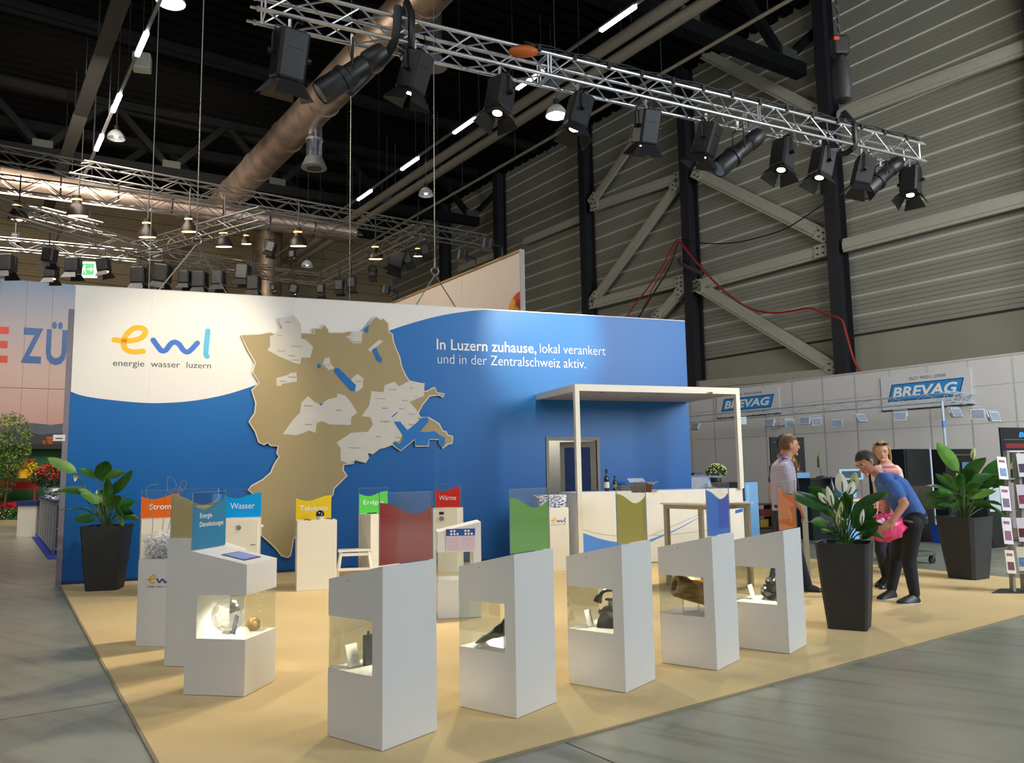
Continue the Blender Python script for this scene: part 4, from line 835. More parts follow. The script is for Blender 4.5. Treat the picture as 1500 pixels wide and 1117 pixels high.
p = onc(933, 716)+Vector((0, 0, 0.15)); t = thing('paper_sheet', 'white sheet of paper tilted on top of the basket', 'paper', p, rz_of(WAZ)-R(12)); MB(wmat(t) @ Matrix.Rotation(R(22), 4, 'X')).box(-.15, .14, -.08, .10, 0, 0.003).build('sheet', M_white, t); MB(wmat(t) @ Matrix.Rotation(R(22), 4, 'X')).box(.02, .10, -.07, -.05, 0.003, 0.0035).build('print_mark', M_lgN, t)
p = onc(938, 714)+WN*(-0.15); t = thing('counter_tap', 'thin upright metal pole at the back of the counter', 'tap', p); MB(wmat(t)).seg((0,0,0), (0,0,0.47), 0.013, n=10).build('pole', M_alu2, t, True); MB(wmat(t)).seg((0,0,0), (0,0,0.02), 0.04, n=14).build('foot', M_chrome, t, True)
p = onc(963, 718); t = thing('small_dish', 'small flat dish right of the basket', 'dish', p); MB(wmat(t)).lathe([(0.03,0),(0.065,0.014),(0.06,0.014),(0.03,0.006)], 18).build('bowl', M_white, t, True); MB(wmat(t)).ell((0,0,0.012),(0.02,0.02,0.006),8,5).build('sweet', mat('brown_sweet', (120,90,60), .5), t, True)
p = onc(1043, 713); t = thing('table_sign', 'light blue upright leaflet holder beside the flower pot', 'sign', p, rz_of(WAZ+6)); MB(wmat(t) @ Matrix.Rotation(R(-10), 4, 'X')).box(-.065, .065, -.002, .004, 0.004, 0.185).build('leaflet', mat('pale_blue_leaflet', (136, 172, 214), 0.4, vary=0.15, scale=30), t); MB(wmat(t)).box(-.065, .065, -.04, .04, 0, .005).build('foot', M_acr, t)
for k in range(3): MB(wmat(t) @ Matrix.Rotation(R(-10), 4, 'X')).box(-.05, .03, -.004, -.002, 0.05+k*0.035, 0.058+k*0.035).build('text_line', M_txt, t)
# chrysanthemum
p = onc(1058, 713); p = p + WN*(-0.18); t = thing('potted_chrysanthemum', 'round pale yellow chrysanthemum in a dark bowl pot on the counter', 'potted plant', p); fr = wmat(t)
MB(fr).lathe([(0.06, 0), (0.09, 0.05), (0.105, 0.11), (0.10, 0.175), (0.09, 0.175), (0.09, 0.14)], 20).build('pot', mat('dark_brown_pot', (52, 48, 42), 0.4, vary=0.2), t, True)
b = MB(fr); rr = random.Random(2)
for i in range(900):
    th = rr.uniform(0, 2*math.pi); ph = rr.uniform(-0.45, 1.5); rad = rr.uniform(0.75, 1.0); c = Vector((0.19*rad*math.cos(ph)*math.cos(th), 0.19*rad*math.cos(ph)*math.sin(th), 0.27+0.15*rad*math.sin(ph)))
    a_ = Vector((rr.uniform(-1, 1), rr.uniform(-1, 1), rr.uniform(-.3, 1))).normalized()*0.022; w_ = a_.cross(Vector((rr.uniform(-1, 1), rr.uniform(-1, 1), rr.uniform(-1, 1)))).normalized()*0.009
    b.add([c-a_, c+w_, c+a_, c-w_], [(0, 1, 2, 3)])
b.build('foliage', mat('chrysanthemum_green', (52, 92, 28), 0.6, vary=0.4, scale=30), t)['kind'] = 'stuff'
b = MB(fr)
for i in range(150):
    th = rr.uniform(0, 2*math.pi); ph = rr.uniform(0.05, 1.5) if i < 130 else rr.uniform(-.3, .1); c = Vector((0.195*math.cos(ph)*math.cos(th), 0.195*math.cos(ph)*math.sin(th), 0.275+0.155*math.sin(ph))); b.ell(c, (0.014, 0.014, 0.010), 7, 4)
b.build('blossoms', mat('pale_yellow_blossom', (226, 224, 150), 0.6, vary=0.15, scale=40), t, True)['kind'] = 'stuff'
# ------------------------------------------------------------------ bar tables
M_ttop = mat('table_top_white', (232, 228, 216), 0.35); M_tleg = mat('table_leg_satin', (170, 164, 146), 0.35, 0.5)
A_ = G(976, 858); C_ = G(1105, 859); m_ = (A_+C_)/2; rad = (C_-A_).length/2
best = None
from mathutils import Vector as V3
def projx(p):
    c = CM.transposed() @ (Vector(p)-Vector((0, 0, CH))); return 750+F*c.x/-c.z
for k in range(5, 175, 5):
    ang = math.atan2((A_-m_).y, (A_-m_).x)+R(k); B_ = m_+Vector((math.cos(ang), math.sin(ang), 0))*rad
    if best is None or abs(projx(B_+Vector((0,0,1.1)))-1046) < best[0]: best = (abs(projx(B_+Vector((0,0,1.1)))-1046), B_)
B_ = best[1]; D_ = A_+C_-B_; TZ = 1.45-(733-688.0)/F*A_.y
t = thing('bar_table', 'tall white-topped bar table on satin metal legs before the counter', 'table', m_); x = (B_-A_); y = (D_-A_)
def tbl(t, A_, x, y, TZ, leg=0.055):
    X = x.normalized(); Y = y.normalized(); fr = Matrix(((X.x,Y.x,0,A_.x),(X.y,Y.y,0,A_.y),(0,0,1,0.008),(0,0,0,1))); lx, ly = x.length, y.length; T = TZ-0.008
    MB(fr).box(-0.03, lx+0.03, -0.03, ly+0.03, T-0.022, T).build('table_top', M_ttop, t)
    for i in (0, 1):
        for j in (0, 1): MB(fr).box(i*(lx-leg), i*(lx-leg)+leg, j*(ly-leg), j*(ly-leg)+leg, 0, T-0.022).build('leg', M_tleg, t)
    for a0, a1, b0, b1 in ((leg, lx-leg, 0, leg), (leg, lx-leg, ly-leg, ly), (0, leg, leg, ly-leg), (lx-leg, lx, leg, ly-leg)): MB(fr).box(a0, a1, b0, b1, T-0.075, T-0.022).build('rail', M_tleg, t)
tbl(t, A_, x, y, TZ)
p = G(1041, 731, TZ); p = A_+(B_-A_)*0.8+(D_-A_)*0.2; p = Vector((p.x, p.y, TZ)); t = thing('white_cup', 'small white cup on the bar table before the counter', 'cup', p); MB(wmat(t)).lathe([(0.025,0),(0.04,0.01),(0.045,0.08),(0.04,0.08),(0.035,0.02)], 16).build('cup_body', M_white, t, True); MB(wmat(t)).tube(spline([(0.04,0,0.065),(0.07,0,0.05),(0.04,0,0.02)],4), 0.005, 6).build('handle', M_white, t, True)
t = thing('bar_table', 'tall white-topped bar table between the standing man and the woman', 'table', G(1215, 845))
Aq = AT(1176, 733, 11.0); TZ2 = Aq.z; Aq = Vector((Aq.x, Aq.y, 0)); d1 = azv(85); tbl(t, Aq, d1*1.45, azv(-5)*0.7, TZ2+0.0)
BT2 = (Aq, d1, azv(-5), TZ2)
# ================================================================== front lighting truss
TZ_ = 6.45; TS = 0.29
ta = G(383, 35, TZ_); tb_ = G(1325, 243, TZ_); td = (tb_-ta).normalized(); tn = Vector((td.y, -td.x, 0))   # tn towards the camera
tl = (tb_-ta).length
tr = thing('lighting_truss', 'long bright aluminium box truss carrying the row of stage lamps', 'truss', ta, math.atan2(td.y, td.x))
C4 = [ta, ta+tn*TS, ta+Vector((0,0,TS)), ta+tn*TS+Vector((0,0,TS))]
for c in C4: MB().seg(c-td*0.06, c+td*(tl+0.06), 0.025, n=10).build('chord', M_alu, tr, True)
nb = 30; st = tl/nb; brace_mesh = {}
def brace(p, q, r=0.011):
    key = tuple(round(v, 4) for v in (q-p)); 
    if key in brace_mesh:
        o = brace_mesh[key].copy(); COL.objects.link(o); o.location = wmat(tr).inverted() @ p - brace_mesh[key]['_o']; return
    # build at origin p
    o = MB().seg(p, q, r, n=6).build('brace', M_alu, tr, True); brace_mesh[key] = o; BO[o.name] = wmat(tr).inverted() @ p
BO = {}
def brace(p, q, r=0.011):
    key = tuple(round(v, 3) for v in (q-p)); lp = wmat(tr).inverted() @ p
    if key in brace_mesh:
        src, l0 = brace_mesh[key]; o = src.copy(); COL.objects.link(o); o.location = lp-l0; return
    o = MB().seg(p, q, r, n=6).build('brace', M_alu, tr, True); brace_mesh[key] = (o, lp)
for (c0_, c1_, ph_) in ((C4[1], C4[3], 0), (C4[0], C4[2], 0), (C4[0], C4[1], 1), (C4[2], C4[3], 1)):
    for i in range(nb):
        p, q = (c0_, c1_) if (i+ph_) % 2 == 0 else (c1_, c0_); brace(p+td*st*i, q+td*st*(i+1))
for k in (0, nb//3, nb//3+0.12, 2*nb//3, 2*nb//3+0.12, nb):
    for a_, b_ in ((0, 1), (2, 3), (0, 2), (1, 3)): brace(C4[a_]+td*st*k, C4[b_]+td*st*k, 0.013)
b = MB()
for c in C4:
    for e in (-0.06, tl+0.06): b.seg(c+td*e, c+td*(e+(0.1 if e > 0 else -0.1)), 0.016, n=8); b.seg(c+td*(e*0.995), c+td*(e+(0.03 if e > 0 else -0.03)), 0.032, n=8)
b.build('spigot', M_alu, tr, True)
def tp(px, frac_n=0.5, z=TZ_): # point along truss over picture column px
    lo, hi = 0.0, 1.0
    for _ in range(40):
        m = (lo+hi)/2
        if projx(ta.lerp(tb_, m)+tn*TS*frac_n+Vector((0,0,z-TZ_))) < px: lo = m
        else: hi = m
    return ta.lerp(tb_, lo)+tn*TS*frac_n+Vector((0, 0, z-TZ_))
# black cables strapped to the truss
cab = thing('power_cable', 'black cables strapped loosely along the top of the bright truss', 'cable', ta+Vector((0,0,TS)))
rr = random.Random(4)
for j in range(3):
    MB().tube([ta.lerp(tb_, 0.30+0.7*i/60)+tn*(TS+0.01*j)+Vector((0, 0, TS+0.035+0.018*j+0.012*math.sin(i*1.3+j*2))) for i in range(61)], 0.009, 5).build('cable', M_black, cab)
for i in range(14): c = ta.lerp(tb_, 0.32+0.05*i)+tn*TS+Vector((0, 0, TS+0.02)); MB().bar(c-td*0.02, c+td*0.02, 0.09, 0.08).build('strap', M_black, cab)
mo_ = tp(766, 0.9, TZ_+TS*0.55); t = thing('orange_bundle', 'orange object lying on top of the bright truss', 'bundle', mo_)
MB(wmat(t)).ell((0, -0.1, 0.03), (0.19, 0.09, 0.07), 14, 8).build('bundle_body', mat('orange_plastic', (196, 98, 34), 0.5), t, True); MB(wmat(t)).bar((-0.15, -0.1, 0.1), (0.15, -0.1, 0.1), 0.03, 0.02).build('strap', M_black, t)
# hoists with black slings
def hoist(px, label, chain_top=16.5, body=True):
    c = tp(px, 0.5); t = thing('chain_hoist', label, 'hoist', c+Vector((0,0,TS)))
    for f, sg in ((TS*0.5+0.03, 1), (TS*0.5+0.03, -1)):
        q = c+tn*f*sg; MB().tube([c+Vector((0,0,TS+0.30)), q+Vector((0,0,TS+0.04)), q+Vector((0,0,0.02)), c+tn*f*sg*0.6-Vector((0,0,0.06))], 0.045, 8).build('sling', M_black, t, True)
    MB().tube([c+tn*0.13-Vector((0,0,.05)), c-Vector((0,0,.08)), c-tn*0.13-Vector((0,0,.05))], 0.045, 8).build('sling', M_black, t, True)
    if body:
        fr = Matrix.Translation(c+Vector((0,0,TS+0.45)))
        MB(fr).lathe([(0.05,0),(0.13,0.05),(0.15,0.2),(0.13,0.62),(0.06,0.78)], 12).build('chain_bag', mat('dark_mesh_bag', (34,35,37), 0.6, vary=0.4, scale=40), t, True)
        MB(fr).bbox(-.13,.13,-.1,.1,0.8,1.1,.03).build('motor', M_black, t); MB(fr).box(-.13,-.05,-.12,-.1,1.0,1.06).build('red_label', mat('red_plastic',(190,50,40),.5), t)
        z0 = c.z+TS+1.55
    else: z0 = c.z+TS+0.42
    b = MB(); z = z0; k = 0
    while z < chain_top:
        b.bar((c.x+(0.012 if k%2 else 0), c.y, z), (c.x, c.y, z+0.09), 0.02 if k % 2 else 0.05, 0.05 if k % 2 else 0.02); z += 0.08; k += 1
    b.build('chain', M_dark, t)['kind'] = 'stuff'
    return t
hoist(1240, 'chain hoist with sling near the right end of the bright truss')
hoist(596, 'chain hoist with black sling near the left end of the bright truss', body=False)
c = tp(580, 1.1); t = thing('cable_loom', 'thick black cable loom drooping from the left sling over the duct', 'cable', c-Vector((0,0,.2)))
L_ = [AT(583, 10, c.y), AT(580, 50, c.y), AT(568, 78, c.y+.1), AT(548, 96, c.y+.2), AT(530, 118, c.y+.2), AT(512, 135, c.y+.1)]
MB().tube(spline(L_, 4), 0.05, 8).build('loom', M_black, t, True); MB().seg(L_[2], L_[2]+Vector((0,0,.05)), 0.06, n=8).build('tape_band', M_dark, t)
# stage lamps
M_lens = emis('hot_lens', (255, 226, 170), 14)
M_door = mat('barn_door_steel', (34, 36, 40), 0.4, 0.3, vary=0.1)
def stage_lamp(px, tpx, tpz_off, label, power=260, f=0.5, cone=58, drop=0.10, sz=1.0, col=(1.0, 0.85, 0.62)):
    """lamp hangs at picture column px, aimed at world point tpx"""
    h = tp(px, f); c = h-Vector((0, 0, 0.27*sz+0.07+drop*0.3)); tgt = Vector(tpx); ax = (tgt-c).normalized()
    t = thing('stage_lamp', label, 'stage lamp', h, math.atan2(td.y, td.x), None)
    # body axis is steeper than the beam: the head hangs nearly upright
    hx = Vector((ax.x, ax.y, 0)).normalized(); bx = (hx*0.20+Vector((0, 0, -1))).normalized()
    bx = (bx*0.8+ax*0.2).normalized()
    side = bx.cross(Vector((0,0,1))).normalized(); upv = side.cross(bx)
    fr = frame(c, side, upv); # local z = side x up = ... body axis
    zax = side.cross(upv)
    if zax.dot(bx) < 0: fr = frame(c, -side, upv)
    w = 0.155*sz; L2 = 0.25*sz
    pts = [(-w, -w*.8), (-w*.8, -w), (w*.8, -w), (w, -w*.8), (w, w*.8), (w*.8, w), (-w*.8, w), (-w, w*.8)]
    MB(fr).loft([[(x*s_, y*s_, z_) for x, y in pts] for z_, s_ in ((-L2, .86), (-L2*.93, 1), (L2*.9, 1), (L2, 0.92))]).build('housing', M_black, t)
    b = MB(fr)
    for k in range(5): b.box(-w*1.02, w*1.02, -w*.6, w*.6, -L2*.8+k*0.035, -L2*.8+k*0.035+0.012)
    b.box(-w*.5, w*.5, -w*1.03, -w, -L2*.3, -L2*.25); b.build('vent_fin', M_door, t)
    MB(fr).ell((0, 0, L2*1.02), (w*.56, w*.56, w*.22), 16, 8).build('lens', M_lens, t, True)
    MB(fr).lathe([(w*.75, L2), (w*.95, L2*1.05), (w*.75, L2*1.1)], 18).build('lens_ring', M_door, t, True)
    for sx, sy in ((1, 0), (-1, 0), (0, 1), (0, -1)):
        a1 = w*0.9; l_ = 0.20*sz; fl = 0.62; 
        u = Vector((sx, sy, 0)); v = Vector((-sy, sx, 0)); p0 = u*a1+Vector((0, 0, L2*1.04)); dn = (u*math.sin(fl)+Vector((0, 0, math.cos(fl))))*l_
        P = [p0-v*a1*.85, p0+v*a1*.85, p0+v*a1*1.35+dn, p0-v*a1*1.35+dn]; tk = u*0.004
        MB(fr).add(P+[p+tk for p in P], [(0,1,2,3),(4,5,6,7),(0,1,5,4),(1,2,6,5),(2,3,7,6),(3,0,4,7)]).build('barn_door', M_door, t)
    yk = MB(); s3 = side*(w+0.03)
    yk.tube([c-s3, c-s3+Vector((0,0,.18)), c-s3*.8+(h-c)*.82, c+s3*.8+(h-c)*.82, c+s3+Vector((0,0,.18)), c+s3], 0.012, 6); yk.build('yoke', M_door, t)
    for s_ in (-1, 1): MB().seg(c+s3*s_*.9, c+s3*s_*1.25, 0.03, n=10).build('tilt_knob', M_black, t, True)
    MB().seg(h-Vector((0,0,.1)), h+Vector((0,0,.04)), 0.02, n=8).build('clamp', M_alu, t, True)
    MB().tube(spline([c-bx*L2, c-bx*L2+Vector((0.05,0,.1)), h+Vector((.14,0,-.02)), h+Vector((.1,0,.12))], 4), 0.008, 5).build('lamp_cable', M_black, t)
    if power:
        l = bpy.data.lights.new('lamp_beam', 'SPOT'); l.energy = power; l.color = col; l.spot_size = R(cone); l.spot_blend = 0.7; l.shadow_soft_size = 0.07
        lo = bpy.data.objects.new('lamp_beam', l); COL.objects.link(lo); lo.parent = t; pw = c+bx*(L2*1.1)+ax*0.23
        mw = Matrix.Translation(pw) @ (tgt-pw).to_track_quat('-Z', 'Y').to_matrix().to_4x4(); lo.matrix_local = wmat(t).inverted() @ mw
    return t
fl_ = lambda x, y: G(x, y)
names = [(425, WP(1.45, 0, 2.4), 'leftmost stage lamp on the bright truss, wide barn doors', 1.05, 560, 50), (608, WP(0.9, 0, 3.4), 'second stage lamp, upright, with a glowing lens, beside the left sling', .9, 260, 46),
 (732, fl_(470, 935), 'third stage lamp, its left barn door lit from inside', .9, 460, 74), (846, fl_(300, 905), 'fourth stage lamp, tilted, in front of a blazing pendant', .9, 520, 70), (946, WP(7.4, 0, 3.95), 'fifth stage lamp above the slogan end of the wall', .9, 1000, 38),
 (1034, WP(5.9, 0, 3.4), 'sixth stage lamp with its barn doors folded wide, left of a black profile lamp', .9, 60, 56), (1145, fl_(880, 880), 'seventh stage lamp, fourth from the right end of the truss', .9, 480, 72), (1202, fl_(690, 880), 'eighth stage lamp, third from the right end, lens glowing', .9, 480, 66),
 (1262, WP(8.5, 1.7, 1.0), 'ninth stage lamp, second from the right end of the truss', .9, 230, 60), (1332, fl_(1120, 890), 'last stage lamp hanging under the right end of the truss', .9, 330, 76)]
for px, tg_, lab, sz, pw_, cn_ in names: stage_lamp(px, tg_, 0, lab, power=pw_, cone=cn_, sz=sz, f=0.5 if px != 608 else 1.0)
# floor wash onto the carpet behind the showcases
def profile_lamp(px, label, sz=1.0, f=0.5, power=0, tgt=None, tilt=(-1, 0.35)):
    h = tp(px, f); c = h-Vector((0,0,.38*sz+.05)); t = thing('profile_lamp', label, 'stage lamp', h, 0)
    bx = (td*tilt[0]*0.75+WN*-0.15+Vector((0,0,-0.62))).normalized(); side = bx.cross(Vector((0,0,1))).normalized(); fr = frame(c, side, bx.cross(side)); 
    if fr.col[2].to_3d().dot(bx) < 0: fr = frame(c, -side, bx.cross(side))
    MB(fr).lathe([(0.05,-.48),(0.11,-.46),(0.125,-.38),(0.125,-.22),(0.09,-.18)], 16).build('lamp_house', M_black, t, True)
    MB(fr).lathe([(0.10,-.2),(0.115,-.16),(0.115,.06),(0.135,.08),(0.145,.42),(0.13,.46),(0.12,.44)], 16).build('barrel', M_black, t, True)
    MB(fr).lathe([(0.155,.10),(0.155,.16)], 16).build('focus_ring', M_door, t, True); MB(fr).seg((0,0,.43),(0,0,.45),.115,n=16).build('lens', mat('grey_lens',(120,120,125),.1), t, True)
    MB(fr).seg((0.13,0,0),(0.19,0,0),.02,n=8).build('knob', M_alu2, t, True)
    MB().tube([c-side*.17, c-side*.14+(h-c)*.8, c+side*.14+(h-c)*.8, c+side*.17], 0.012, 6).build('yoke', M_door, t); MB().seg(h-Vector((0,0,.1)), h+Vector((0,0,.03)), 0.02, n=8).build('clamp', M_alu, t, True)
profile_lamp(516, 'long black profile lamp slanting over the silver duct, left part of the truss')
profile_lamp(1080, 'long black profile lamp with coiled cable, middle right of the truss')
profile_lamp(1290, 'small black profile lamp beside the last stage lamp', 0.6, 0.0)
def beam(name, pos, tgt, pw_, cn_, col=(1.0, .84, .6)):
    l = bpy.data.lights.new(name, 'SPOT'); l.energy = pw_; l.color = col; l.spot_size = R(cn_); l.spot_blend = 0.9; l.shadow_soft_size = 0.1
    lo = bpy.data.objects.new(name, l); COL.objects.link(lo); lo.location = pos; lo.rotation_euler = (Vector(tgt)-Vector(pos)).to_track_quat('-Z', 'Y').to_euler()
# ------------------------------------------------------------------ rear trusses
def thin_truss(a, b, label, s=0.3, cell=0.45, name='rear_truss', m=None, r=0.022, planes=4):
    m = m or mat('rear_truss_aluminium', (140, 138, 134), 0.35, 0.8); a = Vector(a); b = Vector(b); d = (b-a).normalized(); L = (b-a).length; nn = Vector((d.y, -d.x, 0)).normalized()
    t = thing(name, label, 'truss', a); cs_ = [a, a+nn*s, a+Vector((0,0,s)), a+nn*s+Vector((0,0,s))]
    for c in cs_: MB().seg(c, c+d*L, r, n=6).build('chord', m, t, True)
    n = max(2, int(L/cell)); q = MB(); stp = L/n
    for x, y in ((0, 1), (2, 3), (0, 2), (1, 3)):
        for i in range(n):
            p, e = (cs_[x], cs_[y]) if i % 2 == 0 else (cs_[y], cs_[x]); q.seg(p+d*stp*i, e+d*stp*(i+1), r*0.5, n=4, cap=False)
    q.build('lattice', m, t)['kind'] = 'stuff'
    return t
thin_truss(G(-40, 236, 8.2), G(704, 364, 8.2), 'upper rear truss running the whole width behind the booth', 0.34)
thin_truss(G(-40, 277, 8.2), G(526, 349, 8.2), 'second rear truss just below the upper one, ending at mid width', 0.34)
thin_truss(G(-40, 306, 7.0), G(215, 381, 7.0), 'rear truss slanting down at the far left', 0.30)
thin_truss(G(215, 381, 7.0), G(385, 407, 7.0), 'short rear truss behind the wire bridle, above the logo', 0.30)
thin_truss(G(-30, 364, 7.0), G(200, 384, 7.0), 'lowest rear truss at the far left, above the pink wall', 0.26)
thin_truss(G(205, 378, 7.0), G(395, 328, 7.0), 'rear truss rising right behind the steel ring', 0.30)
thin_truss(G(338, 404, 7.0), G(478, 418, 7.0), 'short rear truss above the map', 0.28)
thin_truss(G(478, 418, 7.0), G(622, 350, 7.0), 'rear truss rising right above the map to the upper truss', 0.30)
thin_truss(G(30, 316, 7.6), G(142, 343, 7.6), 'short rear truss piece behind the left bell lamps', 0.25)
M_flare = emis('warm_flood_bulb', (255, 214, 150), 16); M_refl = mat('flood_shell', (40, 34, 28), 0.4, 0.3)
M_reflin = mat('brass_reflector', (226, 176, 104), 0.25, 0.4, vary=0.05)
def flood(px, py, D, label, sz=1.0, top=8.2):
    c = AT(px, py, D); r = 0.21*sz; t = thing('bell_floodlight', label, 'floodlight', c, 0, None); fr = Matrix.Translation(c) @ Matrix.Rotation(R(12), 4, 'X')
    MB(fr).lathe([(r, 0), (r*.95, r*.5), (r*.6, r*1.0), (r*.42, r*1.2), (r*.42, r*1.9), (r*.3, r*2.0)], 16).build('shell', M_refl, t, True)
    MB(fr).seg((0, 0, -0.01), (0, 0, 0.01), r*.86, n=16).build('glowing_mouth', emis('warm_mouth', (255, 206, 140), 5), t, True)
    MB(fr).seg((0, 0, r*1.45), (0, 0, r*1.6), r*.45, n=12).build('glowing_slot', emis('warm_slot', (255, 190, 110), 3), t, True)
    MB().seg(c+Vector((0,0,r*1.9)), (c.x, c.y, max(top, c.z+r*3)), 0.018, n=6).build('stem', M_black, t)
for i, (x, y, D, s_, z_, lab) in enumerate(((27,322,17,1,8.2,'glowing bell floodlight farthest left on the rear truss'),(114,316,17,1.1,8.2,'glowing bell floodlight second from the left, with a brass sheen'),(216,347,18,1,8.2,'glowing bell floodlight on the vertical wire line left of the ring'),(277,339,18,.9,8.2,'dim bell floodlight just left of the steel ring'),(328,361,18.5,1,8.2,'glowing bell floodlight right of the steel ring'),(361,357,21,.7,8.2,'small glowing floodlight by the pale vertical duct'),(437,360,19,1.05,8.2,'glowing bell floodlight above the map, middle'),(550,379,20,.95,8.2,'glowing bell floodlight right above the map board top'),(612,375,20,.6,8.2,'small glowing floodlight near the fabric wall'))):
    flood(x, y, D, lab, s_, z_)
def spot(px, py, D, label, sz=1.0, lit=False, tilt=0, top=7.2, doors=True):
    c = AT(px, py, D); t = thing('rear_spotlight', label, 'spotlight', c); fr = Matrix.Translation(c) @ Matrix.Rotation(R(tilt), 4, 'Y'); w = .17*sz
    MB(fr).bbox(-w, w, -w, w, 0, .42*sz, .03).build('housing', M_black, t)
    if doors:
        for s_ in (-1, 1): MB(fr).add([(-w*.8,s_*w*.9,0),(w*.8,s_*w*.9,0),(w*1.2,s_*w*1.4,-.16*sz),(-w*1.2,s_*w*1.4,-.16*sz),(-w*.8,s_*w*.9+.01,0),(w*.8,s_*w*.9+.01,0),(w*1.2,s_*w*1.4+.01,-.16*sz),(-w*1.2,s_*w*1.4+.01,-.16*sz)], [(0,1,2,3),(4,5,6,7),(0,1,5,4),(1,2,6,5),(2,3,7,6),(3,0,4,7)]).build('barn_door', M_black, t)
    MB(fr).seg((0,0,-.005),(0,0,0.004), w*.7, n=12).build('lens', emis('rear_lens_lit', (255,200,130), 8) if lit else mat('grey_lens',(120,120,125),.1), t)
    MB().tube([c+Vector((-w*1.1,0,.2*sz)), c+Vector((-w*1.1,0,.5*sz)), c+Vector((w*1.1,0,.5*sz)), c+Vector((w*1.1,0,.2*sz))], 0.012, 5).build('yoke', M_black, t); MB().seg(c+Vector((0,0,.5*sz)), (c.x, c.y, max(top, c.z+.55*sz)), .015, n=5).build('stem', M_black, t)
for a_ in ((10,396,19,'square black spotlight at the far left edge, lowest rear truss',1,0,0),(22,352,19,'small black spotlight high at the far left edge',.45,0,0),(71,382,18,'tall black spotlight left of the exit sign',.8,0,8),(75,406,19,'barn-door spotlight with a pale lens left of the exit sign',.8,1,0),(107,398,19,'black spotlight directly beside the exit sign',.9,0,0),(153,396,19,'black spotlight just right of the exit sign',.8,1,-10),(204,414,19.5,'black spotlight above the letter e of the big logo',1,0,0),(236,412,20,'black spotlight on the left leg of the wire bridle',1.1,0,8),(271,414,20,'dark spotlight between the bridle wires, left one',.8,0,0),(293,420,20,'dark spotlight between the bridle wires, right one',1,0,0),(320,416,20,'dark spotlight just outside the right bridle wire',.9,0,0),(372,424,20,'square black spotlight above the left corner of the map',.9,0,0),(355,408,21,'tall dark spotlight by the thick pale duct',1,0,5),(395,368,20,'black barn-door spotlight before the pale vertical duct',.7,0,15),(428,376,21,'small spotlight with a glinting lens under the upper truss',.5,1,0),(400,424,21,'tiny lit spotlight just over the blue wall, left of middle',.4,1,0),(429,428,21,'small slanted spotlight over the wall top, above the map',.6,1,15),(470,428,21,'dark spotlight where two rear trusses meet',.6,0,0),(497,424,21,'dark spotlight right of the truss corner',.7,0,0),(515,420,21,'lit spotlight beside the suspension wire above the map',.7,1,0),(546,404,21,'cluster spotlight with a yellow glint above the map end',.6,1,0),(578,390,21,'large dark spotlight left of the fabric wall top',1.1,0,20),(600,385,21,'lit dark spotlight beside the large one near the fabric wall',.7,1,-20),(625,372,21,'dark spotlight hanging closest to the right end of the rear truss',.7,0,-15)):
    spot(a_[0], a_[1]+2, a_[2], a_[3], a_[4]*1.0, bool(a_[5]), a_[6], 7.2 if a_[1] > 370 else 8.2)
# exit sign
c = AT(128, 395, 24); t = thing('exit_sign', 'green and white running-man exit sign with an arrow', 'sign', c-Vector((0,0,.25)), R(8)); fr = Matrix.Translation(c) @ Matrix.Rotation(R(8), 4, 'Z')
MB(fr).box(-.28, .28, -.03, .05, -.25, .25).build('sign_box', emis('sign_white', (205, 212, 200), 0.5), t); MB(fr).box(-.19, .2, -.036, -.03, -.17, .19).build('green_field', emis('sign_green', (20, 120, 64), 0.55), t)
S = fr @ Matrix(((1,0,0,0),(0,0,-1,-.037),(0,1,0,0),(0,0,0,1))); wm_ = emis('sign_figure', (225, 235, 225), 0.7)
b = MB(S); strokes(b, [(0.02,0.01),(0.16,0.01)], .025); strokes(b, [(0.11,0.06),(0.16,0.01),(0.11,-0.04)], .025); b.build('arrow', wm_, t)
b = MB(S); strokes(b, [(-.08,.07),(-.10,0),(-.14,-.05),(-.12,-.12)], .028); strokes(b, [(-.10,0),(-.05,-.05),(-.03,-.11)], .025); strokes(b, [(-.14,.03),(-.09,.055),(-.04,.02)], .02); b.add([(-.07+.024*math.cos(k*.6),.115+.024*math.sin(k*.6),.0003) for k in range(10)],[tuple(range(10))]); b.build('running_figure', wm_, t)
MB().seg(c+Vector((0,0,.25)), (c.x, c.y, 16.8), .01, n=4).build('cord', M_dark, t)
# ------------------------------------------------------------------ suspension wires of the booth wall
M_rope = mat('steel_wire_rope', (150, 150, 142), 0.35, 0.7)
def bridle(ringpx, legs, toppx, label):
    D = WP(wp(*ringpx)[0], 0, 0).y; c = onplane(ringpx[0], ringpx[1], WO-WN*0.045, WD); t = thing('wire_bridle', label, 'wire', c)
    for l in legs: q = onplane(l[0], l[1], WO-WN*.045, WD); q.z = HW_+.01; MB().seg(c-Vector((0,0,.06)), q, .011, n=6).build('leg_wire', M_rope, t)
    MB().tube([c+WD*.065*math.cos(k*math.pi/9)+Vector((0,0,.065*math.sin(k*math.pi/9))) for k in range(19)], .011, 6, cap=False).build('steel_ring', M_rope, t, True)
    MB().seg(c+Vector((0,0,.06)), (c.x, c.y, 16.9), .008, n=6).build('long_wire', M_rope, t); MB().seg(c+Vector((0,0,.06)), c+Vector((0,0,.22)), .018, n=6).build('shackle', M_rope, t)
bridle((288, 352), ((232, 424), (333, 430)), None, 'wire bridle with a ring holding the booth wall above the logo')
bridle((637, 397), ((609, 445), (668, 448)), None, 'wire bridle with a ring holding the booth wall above the slogan')
for px, py, lab in ((218, 418, 'single hanging wire left of the ring, down to the booth wall'), (512, 436, 'faint hanging wire above the right part of the map')):
    q = onplane(px, py, WO-WN*.045, WD); w_ = MB().seg((q.x, q.y, HW_), (q.x, q.y, 16.9), .006, n=5).build('hanging_wire', M_rope, None); tag(w_, lab, 'wire')
